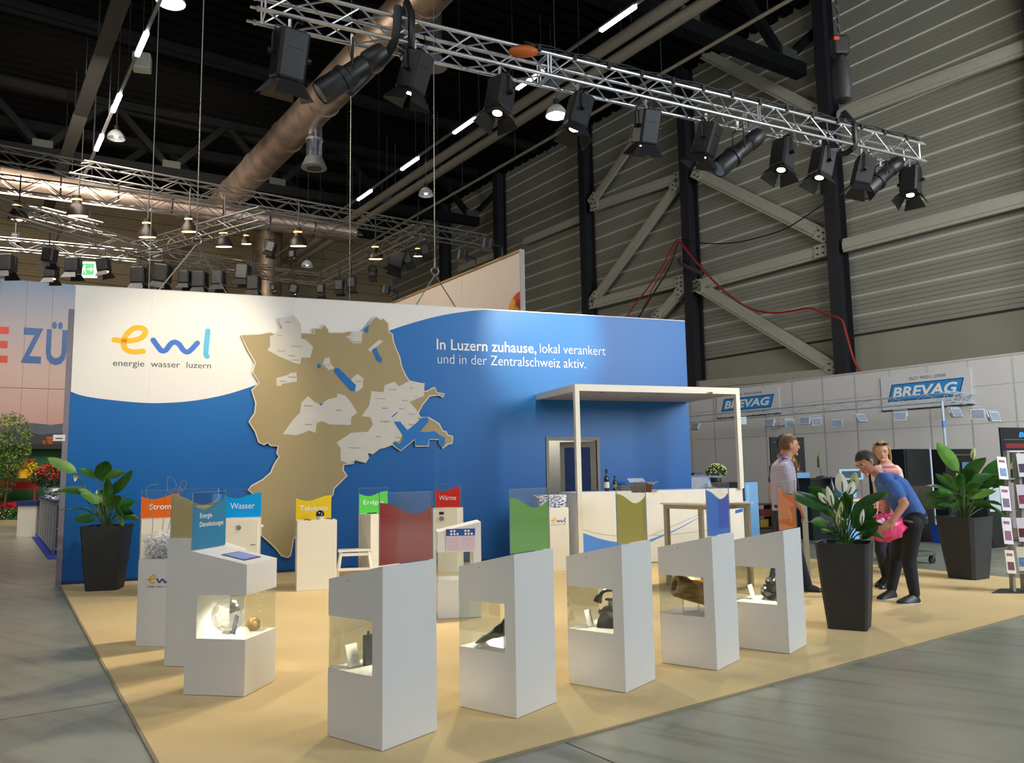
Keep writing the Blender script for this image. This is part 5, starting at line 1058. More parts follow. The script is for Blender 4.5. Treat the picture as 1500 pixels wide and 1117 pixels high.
# ------------------------------------------------------------------ cables on the side wall
M_red = mat('red_cable', (150, 42, 34), 0.5); M_cabk = mat('black_cable', (28, 26, 28), 0.5)
def wcable(pts, wd, r, m, lab, name='hanging_cable'):
    P = [onw(x, y, wd) for x, y in pts]; o = MB().tube(spline(P, 6), r, 6).build(name, m, None, True); tag(o, lab, 'cable')
wcable([(994,350),(1010,372),(1030,395),(1060,425),(1095,450),(1130,458),(1160,455),(1187,451),(1210,460),(1232,468),(1240,490),(1250,525),(1262,548)], CW-.7, .035, M_red, 'red cable sagging along the clad wall between two columns')
wcable([(992,350),(984,362),(970,390),(950,420),(930,446),(918,464)], CW-.7, .028, M_red, 'leftmost red cable dropping behind the blue wall')
wcable([(995,351),(986,368),(975,392),(955,424),(936,466)], CW-.75, .022, M_red, 'middle red cable dropping behind the blue wall')
wcable([(994,353),(988,372),(978,396),(958,428),(932,470)], CW-.8, .03, M_cabk, 'black cable dropping behind the blue wall beside the red ones')
wcable([(1000,350),(1030,356),(1070,356),(1110,348),(1150,335),(1190,310),(1222,288)], CW-.7, .022, M_cabk, 'thin black cable swinging up to the truss end')
a = onw(995, 385, CW-.6); b_ = onw(1030, 401, CW-.3); t = thing('cable_bracket', 'short black arm on the column carrying the cables', 'bracket', a); MB().bar(a, b_, .12, .14).build('arm', M_black, t); MB().seg(a-Vector((0,0,.02)), a+Vector((0,0,.18)), .05, n=8).build('hook', M_black, t)
# ================================================================== planters
M_pot = mat('anthracite_planter', (44, 46, 48), 0.62, vary=0.12, scale=6, bump=0.08, bscale=90)
M_soil = mat('dark_soil', (38, 30, 22), 0.9, vary=0.4, scale=40, bump=0.5)
M_leaf = mat('dark_green_leaf', (46, 96, 36), 0.32, vary=0.35, scale=7, spec=0.5); M_leafl = mat('light_green_leaf', (86, 132, 48), 0.42, vary=0.3, scale=7); M_spathe = mat('white_spathe', (240, 242, 230), 0.5, vary=0.05); M_spg = mat('greenish_spathe', (188, 200, 140), 0.5, vary=0.1); M_stem = mat('green_stem', (70, 100, 44), 0.5); M_spad = mat('dark_spadix', (92, 92, 60), 0.7)
def planter_pot(label, c, rz, wt, wb_, h, oct_=0.0):
    t = thing('planter_pot', label, 'planter', c, rz); fr = wmat(t)
    def sq(s_, z, k=1.0):
        a = s_/2; q = a*(0.12+oct_); return [(x, y, z) for x, y in ((-a+q,-a),(a-q,-a),(a,-a+q),(a,a-q),(a-q,a),(-a+q,a),(-a,a-q),(-a,-a+q))]
    MB(fr).loft([sq(wb_, 0), sq(wb_+(wt-wb_)*.45, h*.4), sq(wt-.01, h*.97), sq(wt, h*.985), sq(wt, h), sq(wt-.035, h), sq(wt-.05, h-.05)]).build('pot_body', M_pot, t)
    MB(fr).loft([sq(wt-.055, h-.06), sq(wt-.055, h-.05)]).build('soil', M_soil, t)
    return t
def leaf_mesh(root, base, tip_dir, L, W, droop, m, name='leaf', fold=0.18, stemL=0.0, stem_up=None, roll=0.0, par=None, face=False):
    """blade leaving 'base', first along tip_dir, bending down by droop"""
    d = Vector(tip_dir).normalized(); pts = [Vector(base)]; n = 8; p = Vector(base)
    hor = Vector((d.x, d.y, 0)); 
    if hor.length < 1e-3: hor = Vector((1, 0, 0))
    hor.normalize(); el = math.asin(max(-1, min(1, d.z)))
    for i in range(n):
        e = el-droop*(i+.5)/n; p = p + (hor*math.cos(e)+Vector((0,0,math.sin(e))))*(L/n); pts.append(p.copy())
    side0 = hor.cross(Vector((0,0,1))).normalized(); vs_ = []; fs = []
    if face: vw = (Vector(base)-Vector((0,0,CH))).normalized(); side0 = d.cross(vw).normalized()
    for i, q in enumerate(pts):
        k = i/n; w = W*0.5*((k**0.62)*((1-k)**0.72)*2.35*(1-.12*k)) if 0 < k < 1 else 0.002
        tt = (pts[min(i+1, n)]-pts[max(i-1, 0)]).normalized(); sd = (Matrix.Rotation(roll, 3, tt) @ side0); nn = sd.cross(tt).normalized()
        for j, f in enumerate((-1, -.5, 0, .5, 1)):
            vs_.append(q+sd*w*f+nn*(w*fold*(abs(f))+0.012*W*math.sin(k*14+j)*(abs(f))))
    for i in range(n):
        for j in range(4): a = i*5+j; fs.append((a, a+1, a+6, a+5))
    return MB().add(vs_, fs).build(name, m, root, True)
def lily(label, c, seed, R0, leaves, flowers, hgt, big=(), px=None, cat='plant'):
    t = thing('peace_lily', label, cat, c); rr = random.Random(seed)
    def stem(p, q, r=.006): MB().tube(spline([p, (p+q)/2+Vector((0,0,.03)), q], 4), r, 5).build('stem', M_stem, t, True)
    for i in range(leaves):
        th = i*2.399+rr.uniform(-.3,.3); k = (i+.5)/leaves; el = R(78-62*k+rr.uniform(-8, 8)); Ls = hgt*(0.56-0.30*k)*rr.uniform(.8, 1.1)
        b0 = c+Vector((math.cos(th)*.05*k, math.sin(th)*.05*k, 0)); e2 = R(86-32*k); q = b0+Vector((math.cos(th)*math.cos(e2), math.sin(th)*math.cos(e2), math.sin(e2)))*Ls; stem(b0, q)
        leaf_mesh(t, q, (math.cos(th)*math.cos(el), math.sin(th)*math.cos(el), math.sin(el)), hgt*rr.uniform(.32, .46), hgt*rr.uniform(.17, .23), rr.uniform(.4, 1.4), M_leaf if rr.random() < .8 else M_leafl, roll=rr.uniform(-.4, .4), face=(i % 3 != 0))
    for (b0, q, tipd, L, W, dr, mm, roll) in big:
        stem(b0, q); leaf_mesh(t, q, tipd, L*1.15, W*1.1, dr*.7, mm, roll=roll, face=True)
    for (q, tipd, L, W, mm) in flowers:
        b0 = c+Vector((rr.uniform(-.04,.04), rr.uniform(-.04,.04), 0)); stem(b0, q, .005); f = leaf_mesh(t, q, tipd, L, W*1.1, .15, mm, 'spathe', fold=.35, face=True)
        MB().seg(q+Vector((0,-.008,.01)), q+Vector(tipd).normalized()*L*.55+Vector((0,-.012,0)), .008, .005, n=8).build('spadix', M_spad, t, True)
    return t
# left planter
cl_ = (G(122,866)+G(170,866))/2+Vector((-.02,.17,0)); pl = planter_pot('dark square planter in front of the left end of the blue wall', cl_, R(10), .54, .38, .85)
c = cl_+Vector((0,0,.80)); D = cl_.y
def Q(x, y, dd=0.0, D_=None): return AT(x, y, (D_ or D)+dd)
def dirp(x0, y0, x1, y1, dy, D_): return (AT(x1, y1, D_+dy)-AT(x0, y0, D_))
BL = [((112,692),(78,672),.36,.16,.15,M_leafl,.3),((150,705),(152,680),.34,.22,.9,M_leaf,.2),((152,700),(190,680),.30,.12,.5,M_leafl,-.2),((165,725),(196,688),.40,.15,-.1,M_leaf,.5),((128,720),(92,712),.30,.12,.5,M_leaf,0),((112,716),(60,722),.30,.03,.1,M_leaf,0),((135,725),(112,712),.16,.09,.3,M_leafl,.2),((125,745),(90,745),.30,.02,.1,M_leaf,0),((168,742),(182,752),.22,.08,.7,M_leaf,.4),((170,752),(185,770),.22,.07,.5,M_leafl,.3),((140,700),(125,685),.22,.12,.8,M_leaf,.1)]
lily('peace lily in the left planter, wide dark leaves against the blue wall', c, 11, .1, 18, [(Q(112,694),(-.1,0,-.4),.10,.05,M_spathe),(Q(125,722),(-.3,0,.3),.10,.04,M_spathe),(Q(140,728),(.1,0,.9),.10,.03,M_spathe)], .78,
     [(c, Q(*a), (AT(b[0],b[1],D-.1)-AT(a[0],a[1],D)), L, W, dr, mm, ro) for a, b, L, W, dr, mm, ro in BL])
# right front planter
cf = (G(1217,924)+G(1276,921)+Vector((0,.30,0)))/2; cf = G(1217,924)*.5+G(1276,921)*.5+Vector((0.03,.10,0)); D = cf.y
pf2 = planter_pot('dark square planter standing nearest, in front of the bending man', cf, R(60), .46, .33, .775)
c = cf+Vector((0,0,.72))
BR = [((1215,745),(1165,720),.40,.13,.25,M_leaf,.3),((1222,740),(1200,715),.34,.12,.6,M_leaf,0),((1248,748),(1284,722),.30,.10,.3,M_leaf,-.2),((1256,740),(1290,722),.26,.08,.4,M_leafl,-.2),((1240,760),(1242,722),.36,.12,.3,M_leaf,.5),((1215,765),(1188,758),.20,.09,.4,M_leafl,.2),((1225,785),(1200,770),.30,.05,.1,M_leaf,0),((1250,775),(1262,740),.32,.12,.2,M_leaf,.3),((1240,790),(1228,800),.22,.10,.2,M_leaf,0),((1258,765),(1276,748),.20,.09,.3,M_leaf,0),((1270,778),(1280,756),.16,.08,.3,M_leaf,.2),((1262,790),(1282,772),.18,.07,.2,M_leaf,0),((1232,745),(1215,720),.30,.1,.5,M_leafl,.4)]
lily('peace lily in the nearest planter with white flowers before the bending man', c, 5, .1, 14, [(Q(1234,722,-.22),(-.01,0,.9),.19,.11,M_spathe),(Q(1250,716,-.1),(.1,0,.9),.16,.08,M_spg),(Q(1243,724,-.2),(.25,0,.7),.13,.08,M_spathe),(Q(1219,742,-.22),(-.1,0,.9),.19,.06,M_spathe),(Q(1232,752,-.25),(0,0,.9),.11,.04,M_spg),(Q(1211,737,-.2),(-.3,0,.5),.12,.06,M_spathe),(Q(1262,768,-.25),(.1,0,.9),.14,.04,M_spathe),(Q(1228,770,-.25),(0,0,.9),.15,.04,M_spg)], .64,
     [(c, Q(*a), (AT(b[0],b[1],D-.1)-AT(a[0],a[1],D)), L, W, dr, mm, ro) for a, b, L, W, dr, mm, ro in BR])
# right rear planter
cb = (G(1405,848)+G(1450,851))/2+Vector((.02,.16,0)); D = cb.y; planter_pot('dark square planter at the right rear corner of the carpet', cb, R(30), .52, .36, .80, .05); c = cb+Vector((0,0,.74))
BB = [((1405,690),(1380,652),.46,.19,.3,M_leafl,.4),((1415,705),(1428,668),.36,.20,.9,M_leaf,.3),((1440,710),(1462,670),.46,.22,.8,M_leaf,.2),((1395,715),(1372,692),.30,.10,.2,M_leaf,.1),((1400,730),(1378,715),.30,.12,.4,M_leaf,.3),((1450,740),(1470,752),.26,.05,.6,M_leaf,0),((1435,720),(1448,700),.28,.14,.7,M_leaf,0),((1395,740),(1370,735),.22,.06,.3,M_leaf,.3),((1455,715),(1470,690),.34,.16,.9,M_leaf,-.3)]
lily('large peace lily in the rear planter beside the brochure stand', c, 21, .1, 26, [(Q(1425,672),(.1,0,.8),.16,.07,M_spg),(Q(1405,705),(-.1,0,.6),.12,.05,M_spg)], .82, [(c, Q(*a), (AT(b[0],b[1],D-.1)-AT(a[0],a[1],D)), L, W, dr, mm, ro) for a, b, L, W, dr, mm, ro in BB])
# ================================================================== tall fabric wall behind the booth
p1 = G(765, 366, 6.2); s1 = s_of(p1); w1_ = w_of(p1)
fw = thing('fabric_wall', 'tall cream fabric wall rising at an angle behind the booth wall', 'wall', H(s1, w1_)); fr = Matrix.Translation(H(0, w1_)) @ HF.to_3x3().to_4x4()
M_fab = mat('cream_fabric', (222, 206, 190), 0.8, vary=0.02, scale=1)
for i in range(6): MB(fr).box(s1+i*2.4+.003, s1+(i+1)*2.4-.003, 0, .05, 0, 6.15).build('fabric_panel', M_fab, fw)
MB(fr).box(s1, s1+14.4, -.02, .08, 6.15, 6.2).build('top_rail', mat('yellowish_rail', (160, 132, 84), 0.5), fw); MB(fr).box(s1-.05, s1, -.02, .08, 0, 6.2).build('end_post', mat('light_post', (176, 172, 168), 0.5), fw)
# round printed emblem at its lower right corner: yellow and red quarters
FW2 = fr @ Matrix(((1,0,0,0),(0,0,1,.051),(0,1,0,0),(0,0,0,1)))
q = onplane(768, 458, H(s1, w1_)+(-E2)*.06, E1); cz = q.z-0.0; cs_ = s1+.0
M_emr = mat('emblem_red', (204, 48, 40), .5, vary=0); M_emy = mat('emblem_yellow', (226, 158, 40), .5, vary=0)
def sector(a0, a1, r0, r1, m, nm): P = [(cs_+r1*math.cos(R(a)), cz+r1*math.sin(R(a))) for a in range(a0, a1+1, 6)] + [(cs_+r0*math.cos(R(a)), cz+r0*math.sin(R(a))) for a in range(a1, a0-1, -6)]; flat(P, FW2, m, fw, nm, .001)
sector(54, 90, .02, .5, M_emr, 'red_print'); sector(6, 54, .02, .95*.55, M_emy, 'yellow_print')
sector(0, 90, .02, .34, M_emr, 'red_print')
for i, (x, y, lab) in enumerate(((735,352,'black arm spotlight on the top end of the fabric wall'),(697,377,'black arm spotlight on the middle of the fabric wall top'),(583,428,'black arm spotlight on the low left part of the fabric wall'))):
    q = onplane(x, y, H(s1, w1_), E1); b0 = Vector((q.x, q.y, 6.2)); t = thing('arm_spotlight', lab, 'spotlight', b0)
    e = b0-E2*.35+Vector((0,0,.28)); MB().tube([b0, b0+Vector((0,0,.25)), e], .025, 6).build('arm', M_black, t); MB().seg(e+Vector((0,0,.08)), e-Vector((0,0,.14))-E2*.05, .13, n=12).build('head', M_black, t, True); MB().bar(b0-E1*.1, b0+E1*.1, .12, .05).build('clamp', M_black, t)
# ================================================================== white exhibitor stand on the right
BWd = 20.2
M_bw = mat('white_shell_wall', (206, 204, 202), 0.6, vary=0.02, scale=1); M_bwf = mat('shell_wall_profile', (188, 188, 190), 0.4, 0.3)
p0 = onw(1000, 571, BWd); BH = onw(1300, 542, BWd).z; sA = s_of(onw(985, 600, BWd)); sB = s_of(onw(1640, 600, BWd))
sw_ = thing('shell_wall', 'long white system wall of the exhibitor stand at the right', 'wall', H((sA+sB)/2, BWd)); fr = Matrix.Translation(H(0, BWd)) @ HF.to_3x3().to_4x4(); SWF = fr.copy()
s = sB
while s < sA+1.0:
    for z0, z1 in ((0.02, 2.45), (2.47, 3.35), (3.37, BH)): MB(fr).box(s+.021, s+.979, -.02, .004, z0-.006, z1+.006).build('wall_panel', M_bw, sw_)
    MB(fr).box(s-.02, s+.02, -.03, .005, 0, BH+.02).build('upright_profile', M_bwf, sw_); s += 1.0
MB(fr).box(sB, s, -.03, .02, BH, BH+.05).build('top_rail', M_bwf, sw_)
def banner(px0, px1, pyt, pyb, label):
    a = onw(px0, (pyt+pyb)/2, BWd-.03); b = onw(px1, (pyt+pyb)/2, BWd-.03); sa, sb = s_of(a), s_of(b); zt = onw((px0+px1)/2, pyt, BWd-.03).z; zb = onw((px0+px1)/2, pyb, BWd-.03).z
    t = thing('company_banner', label, 'banner', H((sa+sb)/2, BWd-.03, zb)); f2 = SWF @ Matrix(((-1,0,0,sa),(0,0,1,.035),(0,1,0,zb),(0,0,0,1))); W_ = sa-sb; Hh = zt-zb      # x to the right along decreasing s
    MB(f2).box(0, W_, 0, Hh, -.02, 0).build('banner_cloth', mat('banner_white', (206, 208, 212), .5, vary=.01), t)
    MB(f2).box(-.02, W_+.02, -.03, 0, -.03, .005).build('bottom_bar', M_dark, t)
    y0, y1 = Hh*.24, Hh*.76; sl = .12*W_*.5; x0, x1 = W_*.07, W_*.93
    flat([(x0, y0), (x1-sl, y0), (x1, y1), (x0+sl, y1)], f2, mat('banner_blue_edge', (20, 62, 110), .5, vary=0), t, 'emblem_outline', .002)
    k = .025; flat([(x0+k*1.4, y0+k), (x1-sl-k, y0+k), (x1-k*1.4, y1-k), (x0+sl+k, y1-k)], f2, mat('banner_blue', (30, 140, 214), .5, vary=0), t, 'emblem_field', .003)
    text('BREVAG', f2 @ Matrix.Translation((x0+sl*.55+.06, y0+(y1-y0)*.2, .0035)), M_txt, t, 'lettering', w=(x1-x0)-sl-.16, h=(y1-y0)*.62, bold=.03, shear=.25)
    text('ISO 9001:2008', f2 @ Matrix.Translation((W_*.34, Hh*.84, .001)), mat('grey_lettering', (70, 74, 84), .5, vary=0), t, 'small_lettering', w=W_*.40, h=Hh*.09)
    text('www.brevag.ch', f2 @ Matrix.Translation((W_*.48, Hh*.08, .001)), mat('grey_lettering', (70, 74, 84), .5, vary=0), t, 'small_lettering', w=W_*.36, h=Hh*.08)
banner(1291, 1424, 546, 596, 'larger company banner on the white wall, right of the nearest column')
banner(1050, 1142, 572, 608, 'farther company banner partly hidden by the canopy post')
# white truss ring with floodlights
M_wt = mat('white_truss', (190, 205, 220), .35, .3)
zt_ = 2.95
A1 = G(1380, 588, zt_); A2 = G(1487, 600, zt_)
thin_truss(A1, A2, 'short white truss pointing out from the larger banner', .22, .25, 'white_truss', M_wt, .014)
far = onw(1005, 622, BWd-1.3); far.z = zt_; thin_truss(A1, far, 'long white truss running left before the white wall', .2, .4, 'white_truss', M_wt, .012)
b1 = G(1155, 608, zt_); b2 = G(1230, 604, zt_); thin_truss(G(1140, 622, 2.75), G(1225, 609, 3.0), 'short white lamp rail in the middle of the white stand', .08, .4, 'lamp_rail', M_wt, .014)
t = thing('truss_post', 'slim white post carrying the white truss corner', 'post', (A1.x, A1.y, 0)); MB().seg((A1.x, A1.y, 0), (A1.x, A1.y, zt_), .03, n=8).build('tube', M_wt, t, True); MB().seg((A1.x, A1.y, 2.35), (A1.x, A1.y, 2.5), .045, n=8).build('clamp_box', mat('blue_clamp', (90,140,220), .4), t, True); MB().bar((A1.x-.2, A1.y, .01), (A1.x+.2, A1.y, .01), .4, .02).build('base_plate', M_wt, t)
for i, (x, y, D, lab) in enumerate(((1018,624,22,'white floodlight at the far left, seen under the canopy'),(1086,616,20,'white floodlight seen beside the canopy post'),(1127,619,20,'white floodlight left of the standing man, above his head'),(1156,619,20,'white floodlight second from the standing man'),(1179,616,19.5,'white floodlight third along the lamp rail, turned sideways'),(1196,617,19.5,'white floodlight fourth along the lamp rail'),(1226,620,19,'grey floodlight hanging lowest at mid stand'),(1262,612,18.5,'white floodlight turned edge-on left of the larger banner'),(1319,609,17.5,'bright white floodlight below the larger banner, left end'),(1401,604,15.8,'white floodlight on the short white truss, left'),(1432,606,15.4,'white floodlight on the short white truss, middle'),(1457,610,15,'white floodlight on the short white truss, right end'))):
    c = AT(x, y, D); t = thing('white_floodlight', lab, 'floodlight', c, R((i*47) % 90-45)); f2 = wmat(t) @ Matrix.Rotation(R(-35+(i*29) % 50), 4, 'X') @ Matrix.Scale(.8, 4)
    MB(f2).loft([[(-.15,-.02,-.12),(.15,-.02,-.12),(.15,-.02,.12),(-.15,-.02,.12)],[(-.15,.03,-.12),(.15,.03,-.12),(.15,.03,.12),(-.15,.03,.12)],[(-.08,.13,-.07),(.08,.13,-.07),(.08,.13,.07),(-.08,.13,.07)]]).build('lamp_body', mat('white_lamp', (188,192,198), .4), t)
    MB(f2).box(-.13,.13,-.026,-.02,-.10,.10).build('glass_front', mat('pale_lamp_glass', (126, 138, 156), .3), t); MB(f2).tube([(-.17,.03,0),(-.17,.03,.17),(.17,.03,.17),(.17,.03,0)], .01, 5).build('bracket', M_wt, t)
# flooring of that stand
M_tan = mat('tan_stand_carpet', (142, 116, 84), .9, vary=.08, scale=2); t = thing('stand_carpet', 'brown carpet strip of the white exhibitor stand', 'carpet', G(1250, 775)); 
q0 = H(sB, BWd-2.6); MB(fr).box(sB, sA+.6, .03, 2.6, 0.0, .01).build('carpet_sheet', M_tan, t); MB(fr).box(sB, sA+.6, 2.6, 2.63, 0, .012).build('edge_strip', M_dark, t)
# stoves and cabinets
M_stv = mat('black_stove_enamel', (24, 26, 30), .35, vary=.1); M_stg = mat('stove_glass', (52, 50, 46), .1, vary=.3, scale=5); M_lb = mat('light_blue_panel', (120, 176, 224), .4, vary=.03); M_lsd = mat('pale_blue_white_side', (200, 214, 232), .4)
def cab(px0, px1, pyb, pyt, az, depth, label, name='wood_stove', cat='stove', style=0, D=None):
    a = G(px0, pyb) if D is None else Vector((AT(px0, pyb, D).x, D, 0)); h = None
    # height from picture row
    zz = CH + (AT(px0, pyt, a.y).z-CH); d = azv(az)
    # width so that right edge lands at px1
    b = onplane(px1, pyb, a, d); W_ = (b-a).length; t = thing(name, label, cat, a, rz_of(az)); f2 = wmat(t)
    return t, f2, W_, zz, depth
t, f2, w_, h, d = cab(1334, 1372, 795, 657, 62, .6, 'tall black stove with a glass door and a pale side, beside the bending man')
MB(f2).bbox(0, w_, 0, d, .02, h, .01).build('body', M_stv, t); MB(f2).box(.04, w_-.04, -.012, 0, h*.68, h-.03).build('upper_door', M_stv, t); MB(f2).box(.04, w_-.04, -.014, 0, h*.28, h*.64).build('door_frame', M_stv, t); MB(f2).box(.09, w_-.07, -.02, -.013, h*.34, h*.60).build('fire_window', M_stg, t); MB(f2).box(.04, w_-.04, -.012, 0, .06, h*.26).build('lower_door', M_stv, t)
MB(f2).box(w_+.001, w_+.03, -.01, d, .02, h).build('side_panel', M_lsd, t); MB(f2).box(w_-.035, w_-.015, -.05, -.02, h*.4, h*.52).build('handle', M_chrome, t); MB(f2).seg((w_*.5,-.012,.28),(w_*.5,-.02,.28),.015,n=8).build('knob', M_chrome, t)
t, f2, w_, h, d = cab(1308, 1336, 786, 667, 62, .5, 'black stove half hidden behind the taller one'); MB(f2).bbox(0, w_, 0, d, .02, h, .01).build('body', M_stv, t); MB(f2).box(.06, w_-.06, -.01, 0, h*.3, h*.62).build('fire_window', M_stg, t); MB(f2).box(.03, w_-.03, -.008, 0, h*.68, h-.03).build('upper_door', M_stv, t)
t, f2, w_, h, d = cab(1394, 1436, 790, 657, 62, .55, 'black tiled stove rising behind the large rear plant'); MB(f2).bbox(0, w_, 0, d, .02, h, .01).build('body', M_stv, t); MB(f2).box(.05, w_-.05, -.01, 0, h*.3, h*.62).build('fire_window', M_stg, t); MB(f2).box(0.02, w_-.02, -.006, 0, h-.13, h-.11).build('top_trim', M_alu2, t); MB(f2).box(w_*.55, w_*.95, -.016, -.011, .2, h*.85).build('side_panel', M_lb, t)
t, f2, w_, h, d = cab(1452, 1486, 803, 706, 62, .5, 'low black stove with a pale window left of the brochure stand'); MB(f2).bbox(0, w_, 0, d, .02, h, .01).build('body', M_stv, t); MB(f2).box(.05, w_*.55, -.01, 0, h*.55, h*.92).build('pale_window', mat('pale_window_glass', (168, 184, 190), .2), t); MB(f2).box(.04, w_-.04, -.008, 0, .06, h*.45).build('lower_door', M_stv, t)
t, f2, w_, h, d = cab(1386, 1399, 796, 770, 62, .3, 'small blue bin between stove and rear planter', 'waste_bin', 'bin'); MB(f2).loft([[(0.02,0.02,0),(w_-.02,0.02,0),(w_-.02,d-.02,0),(.02,d-.02,0)],[(0,0,h),(w_,0,h),(w_,d,h),(0,d,h)]]).build('bin_body', mat('blue_plastic', (30, 80, 190), .4), t); MB(f2).box(-.01, w_+.01, -.01, d+.01, h-.03, h).build('rim', mat('blue_plastic', (30,80,190), .4), t)
for px0, px1, pb_y, pt_y, lab, D in ((1070,1096,772,706,'dark low display block under the canopy right post',18.4),(1190,1242,762,700,'black desk behind the tall flower, carrying the monitor',16.5)):
    t, f2, w_, h, d = cab(px0, px1, pb_y, pt_y, 70, .5, lab, 'black_desk', 'desk', D=D); MB(f2).box(0, w_, 0, d, .0, h-.04).build('body', M_stv, t); MB(f2).bbox(-.02, w_+.02, -.02, d+.02, h-.04, h, .005).build('desk_top', M_black, t); MB(f2).box(w_*.2, w_*.8, -.01, 0, h*.2, h*.7).build('front_panel', M_dark, t)
for px0, px1, pb_y, pt_y, lab, D in ((1094,1109,776,706,'light blue upright panel right of the canopy post',17.0),(1167,1189,772,692,'light blue upright panel behind the standing man',17.9),(1236,1243,775,712,'narrow light blue panel behind the peace lily',15.2)):
    t, f2, w_, h, d = cab(px0, px1, pb_y, pt_y, 78, .25, lab, 'display_column', 'display', D=D); MB(f2).bbox(0, w_, 0, d, .02, h, .006).build('panel_body', M_lb, t); MB(f2).box(-.06, w_+.06, -.08, d+.08, 0, .02).build('foot_plate', M_lb, t); MB(f2).box(w_*.12, w_*.3, -.004, 0, .2, h-.05).build('groove', mat('paler_groove', (150,196,230), .4), t)
# posters
def poster(px0, px1, pyt, pyb, D, label, kind):
    a = AT(px0, (pyt+pyb)/2, D); d = azv(66); b = onplane(px1, (pyt+pyb)/2, a, d); W_ = (b-a).length; zt = AT((px0+px1)/2, pyt, (a.y+b.y)/2).z; zb = AT((px0+px1)/2, pyb, (a.y+b.y)/2).z
    t = thing('display_poster', label, 'poster', (a.x, a.y, 0), rz_of(66)); f2 = wmat(t); S = f2 @ Matrix(((1,0,0,0),(0,0,-1,-.002),(0,1,0,0),(0,0,0,1)))
    MB(f2).box(0, W_, 0, .03, zb, zt).build('poster_board', mat('poster_black', (26, 26, 34), .4), t); MB(f2).box(W_*.45, W_*.55, .03, .06, 0, zt-.1).build('pole', M_dark, t); MB(f2).box(W_*.2, W_*.8, -.15, .2, 0, .02).build('foot', M_dark, t)
    if kind == 'fire':
        rr = random.Random(9); cols = [(196, 120, 30), (230, 170, 60), (150, 50, 24), (120, 90, 40)]
        for k in range(16):
            x = rr.uniform(.12, .88)*W_; y = zb+(zt-zb)*rr.uniform(.12, .72); r = rr.uniform(.03, .07); c_ = cols[k % 4]
            flat([(x-r*.5, y-r), (x+r*.4, y-r*.9), (x+r*.6, y), (x+.2*r, y+r*1.6), (x-.3*r, y+r*.3), (x-r*.7, y+r*.6)], S, mat('flame_%d' % (k % 4), c_, .5, vary=.1), t, 'flame_print', 0, .0005+.0002*k)
        MB(S).box(W_*.1, W_*.9, zt-.12, zt-.112, 0, .001).build('print_line', M_alu2, t)
        MB(S).box(W_*.3, W_*.9, zb+.04, zb+.048, 0, .001).build('print_line', M_alu2, t)
    else:
        text('BREVAG', S @ Matrix.Translation((W_*.42, zt-.19, .001)), mat('poster_blue', (60, 160, 230), .5, vary=0), t, 'lettering', w=W_*.8, h=.1, bold=.03, shear=.2)
        MB(S).box(W_*.1, W_*.95, zt-.40, zt-.31, 0, .001).build('red_print_band', mat('poster_red', (120, 34, 40), .5, vary=.3, scale=30), t)
        MB(S).box(W_*.1, W_*.85, zt-.48, zt-.45, 0, .001).build('white_print_line', mat('poster_white', (190, 192, 198), .5, vary=.3, scale=40), t)
        MB(S).box(W_*.08, W_*.95, zt-.24, zt-.232, 0, .001).build('print_line', M_alu2, t)
        rr = random.Random(1)
        for k in range(5): MB(S).box(W_*(.1+.17*k), W_*(.22+.17*k), zb+.15, zt-.65-.05*(k % 2), 0, .002).build('stove_print', mat('poster_print_%d' % (k % 2), ((120, 110, 90), (180, 130, 60))[k % 2], .5), t)
poster(1129, 1179, 640, 693, 19, 'black poster with flames behind the standing man\'s head', 'fire')
poster(1468, 1530, 626, 706, 15.5, 'black poster with blue lettering and a red band at the right edge', 'txt')
# monitor, bottle, calla flower on the black desk
def ctr(px, py, D): return AT(px, py, D)
c = AT(1247, 704, 16.3); t = thing('flat_monitor', 'flat screen with a silver frame left of the bending man\'s face', 'monitor', c, rz_of(85)); f2 = wmat(t); MB(f2).bbox(-.26,.26,-.02,.03,.02,.24,.01).build('case', mat('silver_case',(160,190,215),.4), t); MB(f2).box(-.2,.2,-.024,-.02,.06,.2).build('screen', mat('dark_screen',(60,80,90),.2), t); MB(f2).box(-.1,.1,-.06,.06,0,.02).build('stand', M_dark, t)
c = AT(1219, 722, 12); t = thing('wine_bottle', 'dark bottle standing beside the white flower on the rear bar table', 'bottle', (c.x, c.y, TZ2)); f2 = wmat(t); MB(f2).lathe([(.036,0),(.038,.18),(.015,.23),(.015,.3)],14).build('glass_body', M_btl, t, True); MB(f2).lathe([(.017,.26),(.017,.31)],10).build('cap', mat('navy_cap',(30,34,80),.4), t, True)
c = AT(1204, 696, 13); t = thing('calla_flower', 'tall green and white flower standing alone before the white wall', 'flower', c - Vector((0,0,.03))); f2 = wmat(t)
MB().tube(spline([AT(1203,697,13), AT(1202,688,13), AT(1198,674,13)],4), .006, 5).build('stem', M_stem, t, True); leaf_mesh(t, AT(1199,688,13), AT(1200,660,13)-AT(1199,688,13), .34, .12, .05, mat('pale_green_spathe',(196,206,140),.5,vary=.15), 'spathe', fold=.3); leaf_mesh(t, AT(1199,667,13), AT(1187,656,13)-AT(1199,667,13), .16, .05, .1, mat('pale_green_spathe',(196,206,140)), 'spathe'); MB().seg(AT(1199,684,12.97), AT(1198,668,12.97), .02, .01, n=8).build('spadix', mat('dark_green_spadix',(40,52,20),.6), t, True)
MB().seg(AT(1203,697,13), AT(1203,696,13)+Vector((0,0,.0)), .07, n=12); MB(Matrix.Translation(AT(1204,698,13))).lathe([(.09,-.02),(.09,0),(.02,.02)],14).build('foot', M_dark, t, True)
